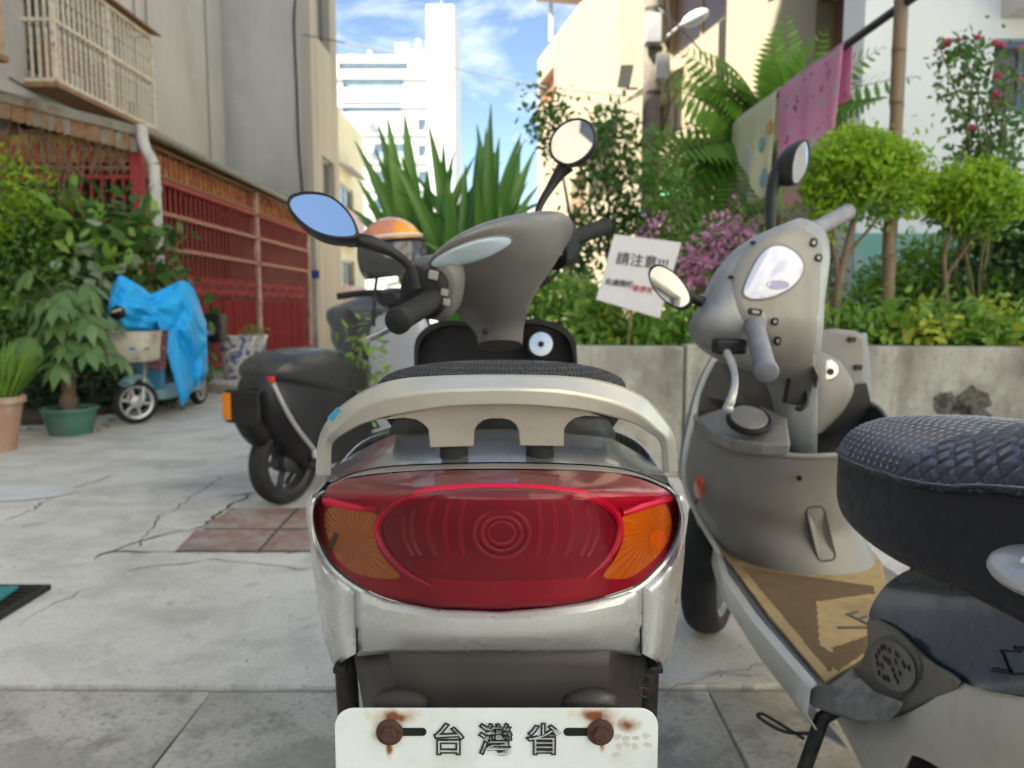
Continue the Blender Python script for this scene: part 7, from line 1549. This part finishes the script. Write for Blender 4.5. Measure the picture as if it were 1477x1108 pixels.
shrub('hedge_behind', 'broad dark green shrub under the fern leaved tree', 'shrub', (2.0, 8.0, .66), [blob(1000,230,9.4,50,50),blob(990,290,9.2,60,50),blob(1060,300,9.0,60,50),blob(1120,350,8.2,50,45),blob(1150,400,6.8,60,50)], 3200, .09, G_dark, st((2.1,8.0,.66), [pz(1020,200,8.6),pz(1000,260,8.4),pz(1060,250,8.2),pz(1110,330,7.6)], .035, .008, .1, 9), seed=15, shell=.4)
shrub('pink_bougainvillea', 'bougainvillea covered in pink bracts behind the grey scooter', 'shrub', (1.55, 5.6, .66), [blob(1045,360,5.6,45,45),blob(1015,395,5.5,40,35),blob(1075,395,5.5,35,35)], 1500, .055, G_mid, st((1.55,5.6,.66), [pz(1045,345,5.6),pz(1015,385,5.5),pz(1075,385,5.5)], .015, .004, .05, 10), seed=16, extra=[([blob(1045,345,5.5,38,30),blob(1015,385,5.4,34,30),blob(1075,385,5.5,28,26),blob(950,330,6.0,25,12)], 1050, .045, G_pink, 17, .75)])
shrub('left_hedge_far', 'far green hedge mass between sword leaves and cream house', 'shrub', (-.2, 9.0, .66), [blob(740,400,9,55,35),blob(690,410,9,50,30),blob(790,395,9,40,40),blob(720,350,9.4,40,30)], 1800, .08, G_mid, st((-.2,9.0,.66), [pz(740,390,9),pz(690,400,9),pz(790,380,9)], .02, .006, .1, 11), seed=18)
# fern-leaved tree: each frond a part, leaflets in pairs
def frond(L_, seed, droop):
    npair = 17; pos, dr, nn, ln = [], [], [], []
    for k in range(npair):
        t = (k+1)/npair; p = np.array([L_*t*(1-.06*t), 0, -droop*L_*t**2]); l = L_*.24*math.sin(math.pi*min(.97, .18+t*.80))**.8
        for s in (-1, 1): pos.append(p); dr.append([.35, s, -.28]); nn.append([0,0,1]); ln.append(l)
    ln = np.array(ln); return leaf_mesh('frond', np.array(pos), np.array(dr, float), np.array(nn, float), ln, ln*.27, .2, .12)
G_frond = leafmat('leaf_frond', (.13,.30,.04), (.22,.40,.06), .45)
fr = [frond(1.0, 1, .22), frond(1.0, 2, .38), frond(1.0, 3, .10)]
def rachis(droop): return MB().tube([(t*(1-.06*t), 0, -droop*t*t) for t in np.linspace(0,1,7)], [.008,.007,.006,.005,.004,.003,.002], 5).mesh('rachis')
ra_ = [rachis(.22), rachis(.38), rachis(.10)]
ft_ = thing('fern_leaf_tree', 'slender tree with long feathery fronds above the hanging towels', 'tree', (2.9, 8.0, .66))
tb_ = P(1110, 210, 8.0); limbs(ft_, [([(2.75,8.0,.62),(2.72,8.0,1.5),(2.70,8.0,2.2),tuple(tb_)], .05, .025), ([(2.70,8.0,2.1),tuple(tb_+Vector((.1,0,.3))),tuple(P(1150,140,7.9))], .03, .012), ([(2.70,8.0,1.9),tuple(P(1060,230,7.8)),tuple(P(1030,215,7.7))], .025, .01)], M_bark)
r_ = random.Random(31)
FR_ = [(1105,190,1010,70,7.6),(1100,185,1035,58,7.7),(1115,180,1120,45,7.8),(1125,180,1185,60,7.6),(1130,185,1225,75,7.4),(1100,195,980,120,7.5),(1140,190,1262,110,7.2),(1105,180,1075,62,7.8),(1095,195,1000,140,7.6),(1125,175,1150,70,7.6),(1130,170,1150,28,7.8),(1120,180,1165,90,7.7),(1100,180,1000,95,7.6),(1095,190,985,165,7.6),(1090,200,970,205,7.5),(1110,190,1050,120,7.6),(1130,180,1258,90,7.3),(1140,190,1262,135,7.3),(1140,200,1255,160,7.2),(1120,190,1195,100,7.4),(1090,215,965,245,7.5),(1060,230,990,300,7.3),(1120,200,1180,210,7.2),(1100,205,1060,290,7.2),(1080,215,1010,190,7.7),(1110,185,1085,95,7.9),(1130,195,1230,195,7.2),(1070,225,940,225,7.6),(1100,200,1020,235,7.4),(1120,210,1120,290,7.1),(1090,205,1050,175,7.8)]
for i, (ax_, ay_, tx, ty, Yt) in enumerate(FR_):
    a = P(ax_, ay_, 7.95); t = P(tx, ty, Yt - .3 - r_.uniform(0,.4)); d = t - a; L_ = d.length; k = i % 3; dz = (.22,.38,.10)[k]
    x_ = (d.normalized() + Vector((0,0,dz*.4))).normalized(); z_ = Vector((0,-.85,.6)); z_ = (z_ - x_*z_.dot(x_)).normalized(); y_ = z_.cross(x_).normalized(); e = (Matrix((x_, y_, z_)).transposed() @ Matrix.Rotation(r_.uniform(-.5,.5), 3, 'X')).to_euler()
    o = link('frond', fr[k], G_frond, ft_, a, e); o['kind'] = 'stuff'; o.scale = (L_*1.04, L_*1.04, L_*1.04)
    o2 = link('rachis', ra_[k], M_barkg, o, a); o2.location = (0,0,0)
# clipped lime-green shrubs on bare stems
def clipped(label, base_px, Yc, blobs, stems, n, seed, extra):
    blobs = [(q_[0],q_[1],q_[2],q_[3]*.86,q_[4]*.86,q_[5]*.80) for q_ in blobs]; b0 = P(base_px[0], base_px[1], Yc); o = thing('clipped_shrub', label, 'shrub', (b0.x, b0.y, .66), 'clipped lime green shrubs')
    link('crown', leaf_mesh('crown', *cloud(blobs, int(n*1.25), .034, .62, seed=seed, shell=.45, up=1.2)), G_lime, o); link('crown', leaf_mesh('crown', *cloud(extra, n//3, .042, .5, seed=seed+1, shell=.2)), G_mid, o)
    link('crown', leaf_mesh('crown', *cloud([(b_[0],b_[1],b_[2],b_[3]*1.12,b_[4]*1.1,b_[5]*1.35) for b_ in blobs], n//7, .050, .42, seed=seed+5, shell=.85, up=.8)), G_lime, o)
    limbs(o, [([(b0.x,b0.y,.64)] + [tuple(P(x, y, Yc)) for x, y in s], r0, r1) for s, r0, r1 in stems], M_bark)
clipped('clipped lime green shrub with gnarled trunk beside the bamboo pole', (1206,470), 4.42, [blob(1235,212,4.42,52,15,.2),blob(1195,232,4.36,38,17,.18),blob(1285,228,4.40,40,18,.2),blob(1245,238,4.30,55,18,.16),blob(1310,258,4.44,30,17,.16),blob(1180,268,4.40,28,18,.14),blob(1260,268,4.34,48,16,.16),blob(1215,282,4.36,34,15,.14),blob(1300,290,4.44,32,13,.14),blob(1188,318,4.40,22,18,.10),blob(1225,200,4.5,30,10,.12)],
        [([(1208,420),(1216,380),(1228,330),(1240,280)], .028, .012), ([(1210,410),(1222,370),(1262,320),(1285,280)], .016, .006), ([(1208,400),(1200,350),(1190,310),(1185,280)], .016, .006), ([(1190,420),(1182,395),(1192,370)], .012,.004)], 6500, 51, [blob(1240,280,4.44,75,30,.2)])
clipped('clipped lime green shrub with forked thin trunk near the rose bush', (1366,470), 4.62, [blob(1400,250,4.62,40,13,.2),blob(1365,272,4.58,34,15,.18),blob(1432,266,4.6,34,15,.18),blob(1398,276,4.52,44,15,.16),blob(1450,288,4.62,24,13,.14),blob(1375,300,4.56,36,13,.14),blob(1425,304,4.6,34,12,.14),blob(1350,292,4.62,20,13,.12)],
        [([(1364,420),(1362,370),(1372,330),(1385,290)], .018, .009), ([(1364,410),(1385,370),(1405,340),(1420,300)], .013, .006)], 5000, 61, [blob(1405,310,4.64,60,25,.2)])
shrub('dark_shrub', 'tall dark green shrub at the side of the clipped shrubs', 'shrub', (3.1,5.2,.66), [blob(1460,340,5.1,50,60),blob(1475,400,5.0,50,50),blob(1430,370,5.2,35,40)], 3200, .06, G_deep, st((3.15,5.2,.66), [pz(1460,330,5.1),pz(1475,390,5.0)], .02, .005, .05, 21), seed=22, extra=[([blob(1450,420,5.0,50,30)], 500, .06, G_mid, 23, .5)])
shrub('leafy_bed_shrub', 'leafy light green shrub in front of the teal band', 'shrub', (2.9,5.6,.66), [blob(1320,400,5.6,55,45),blob(1290,430,5.5,50,35),blob(1390,430,5.3,40,35),blob(1250,440,5.4,40,30)], 2800, .06, G_mid, st((2.9,5.6,.66), [pz(1320,390,5.6),pz(1290,420,5.5),pz(1390,420,5.3)], .014, .005, .05, 24), seed=26, extra=[([blob(1330,390,5.5,60,45),blob(1300,420,5.4,45,35)], 900, .055, G_light, 27, .5)])
# rose bush: stems, leaves, single flowers
rs = thing('rose_bush', 'tall rose bush with pink flowers climbing in front of the white house', 'rose bush', (2.95, 4.95, .66))
tops = [pz(1357,72,4.9),pz(1382,62,4.9),(pz(1410,58,4.9)),pz(1440,70,4.9),pz(1440,115,4.9),pz(1470,120,4.9),pz(1390,112,4.9),pz(1430,150,4.9),pz(1475,75,5.0),pz(1400,190,4.9)]
limbs(rs, st((2.98,4.95,.66), tops, .012, .004, .12, 33), M_barkg, 'stem')
link('foliage', leaf_mesh('foliage', *cloud([blob(1385,110,4.9,30,50),blob(1420,160,4.9,50,50),blob(1450,120,4.9,35,50),blob(1430,215,4.9,55,40),blob(1465,180,4.95,35,50),blob(1400,80,4.9,50,22)], 1000, .055, .5, seed=71, shell=.2)), G_dark, rs)
def flower_mesh(seed):
    g = np.random.default_rng(seed); n = 16; a = np.arange(n)*2.4; el = np.linspace(.2, 1.2, n); dr = np.stack([np.cos(a)*np.sin(el), np.sin(a)*np.sin(el), np.cos(el)], 1); return leaf_mesh('flower', np.zeros((n,3)), dr, np.stack([-np.cos(a)*np.cos(el), -np.sin(a)*np.cos(el), np.sin(el)],1), np.full(n,.038), np.full(n,.036), .3, -.1)
fls = [flower_mesh(1), flower_mesh(2)]
for i, t in enumerate(tops + [pz(1366,66,4.88),pz(1436,66,4.85),pz(1445,70,4.86),pz(1434,140,4.85),pz(1472,75,4.9)]):
    o = link('flower', fls[i % 2], G_rose, rs, t, (rng.uniform(-.8,.2), rng.uniform(-.4,.4), rng.uniform(0,6))); s_ = rng.uniform(.75,1.3); o.scale = (s_,s_,s_)
# low plants along the planter wall
r_ = random.Random(77); LPX = [(852,.30),(885,.5),(935,.2),(975,.7),(1010,.4),(1190,.5),(1225,.2),(1258,.6),(1292,.3),(1325,.1),(1352,.5),(1385,.4),(1415,.25),(1448,.6),(1480,.4)]
kinds = [('low plant with broad bright green leaves at the planter edge', G_light, .075, .5), ('low plant with darker pointed leaves at the planter edge', G_mid, .085, .35), ('low plant with yellow green leaves at the planter edge', G_yel, .06, .6)]
WHERE = ['at the planter edge below the bright shrub', 'just under the paper notice', 'to the wall side of the notice stick', 'under the pink bougainvillea', 'hidden behind the grey scooter mirror', 'at the foot of the gnarled clipped shrub', 'in front of the bamboo pole', 'in front of the teal pole', 'between bamboo pole and thin forked trunk', 'below the teal wall band', 'at the foot of the forked clipped shrub', 'beyond the forked clipped shrub', 'above the dark moss stains', 'under the rose bush', 'under the tall dark shrub']
for i, (px_, k) in enumerate(LPX):
    lab, mat, ll, wr = kinds[(i*2 + i//4) % 3]; lab = lab.replace('at the planter edge', WHERE[i]); Yp = lerp(4.55, 4.12, (px_-850)/620) + k*.25; x = (px_-CX)/F_PX*Yp; hh = r_.uniform(.13,.2)
    o = thing('low_plant', lab, 'plant', (x, Yp, .655), 'low plants along the planter wall')
    link('foliage', leaf_mesh('foliage', *cloud([(x, Yp, .70+hh*.5, .15, .13, hh*.62)], 300, ll, wr, seed=90+i, shell=.3, up=.9)), mat, o)
    limbs(o, st((x, Yp, .64), [(x+.05,Yp,.70+hh*.6),(x-.06,Yp,.70+hh*.5)], .006, .003, .02, i), M_barkg, 'stem')
# leaf litter and weeds under the shrubs
g = np.random.default_rng(8); n = 4200; xs = g.uniform(.2,3.8,n); ys = 4.45 - (xs-.3)*.16 + g.uniform(0,2.2,n)**1.0; pos = np.stack([xs, ys, np.full(n,.665)+g.random(n)*.06], 1)
o = link('ground_cover', leaf_mesh('ground_cover', pos, g.normal(size=(n,3))*.6+np.array([0,0,.7]), g.normal(size=(n,3))*.4+np.array([0,-.3,1]), g.uniform(.04,.09,n), g.uniform(.02,.045,n)), G_mid); tag(o, 'low green ground cover under the planter shrubs', 'ground cover', kind='stuff')
n = 420; xs = g.uniform(-4.6,-3.1,n); pos = np.stack([xs, g.uniform(5.7,7.4,n), np.full(n,.012)], 1)
o = link('fallen_leaves', leaf_mesh('fallen_leaves', pos, g.normal(size=(n,3))*np.array([1,1,.05]), np.tile([0,0,1.0],(n,1))+g.normal(size=(n,3))*.2, g.uniform(.03,.06,n), g.uniform(.015,.03,n)), leafmat('dead_leaf', (.16,.09,.045), (.24,.16,.08), .1)); tag(o, 'dry fallen leaves scattered by the left pots', 'leaves', kind='stuff')
# earth strip and kerb along the hedge
b = MB(); b.prism([(-6,5.6,0),(-3.75,6.1,0),(-3.3,7.3,0),(-3.45,8.3,0),(-6,8.5,0)], (0,0,.05)); tag(obj('earth_bed', b, MATS['soil'], smooth=False), kind='structure')

# grit and bits of leaf on the concrete
g = np.random.default_rng(5); n = 260; b = MB()
for k in range(n):
    x = g.uniform(-2.6, 1.4); y = 1.9 + 3.6*g.random()**1.6; s_ = g.uniform(.0015, .0045)
    b.add([(x-s_,y,.0005),(x,y-s_,.0005),(x+s_*g.uniform(.6,1.2),y,.0005),(x,y+s_*g.uniform(.6,1.2),.0005),(x,y,.0005+s_*g.uniform(.6,1.2))], [(0,1,4),(1,2,4),(2,3,4),(3,0,4)])
tag(obj('grit', b, pm('grit_stone', (.16,.15,.13), (.30,.28,.25), rough=.95, scale=30), smooth=False), 'small stones and grit scattered on the concrete road', 'grit', kind='stuff')
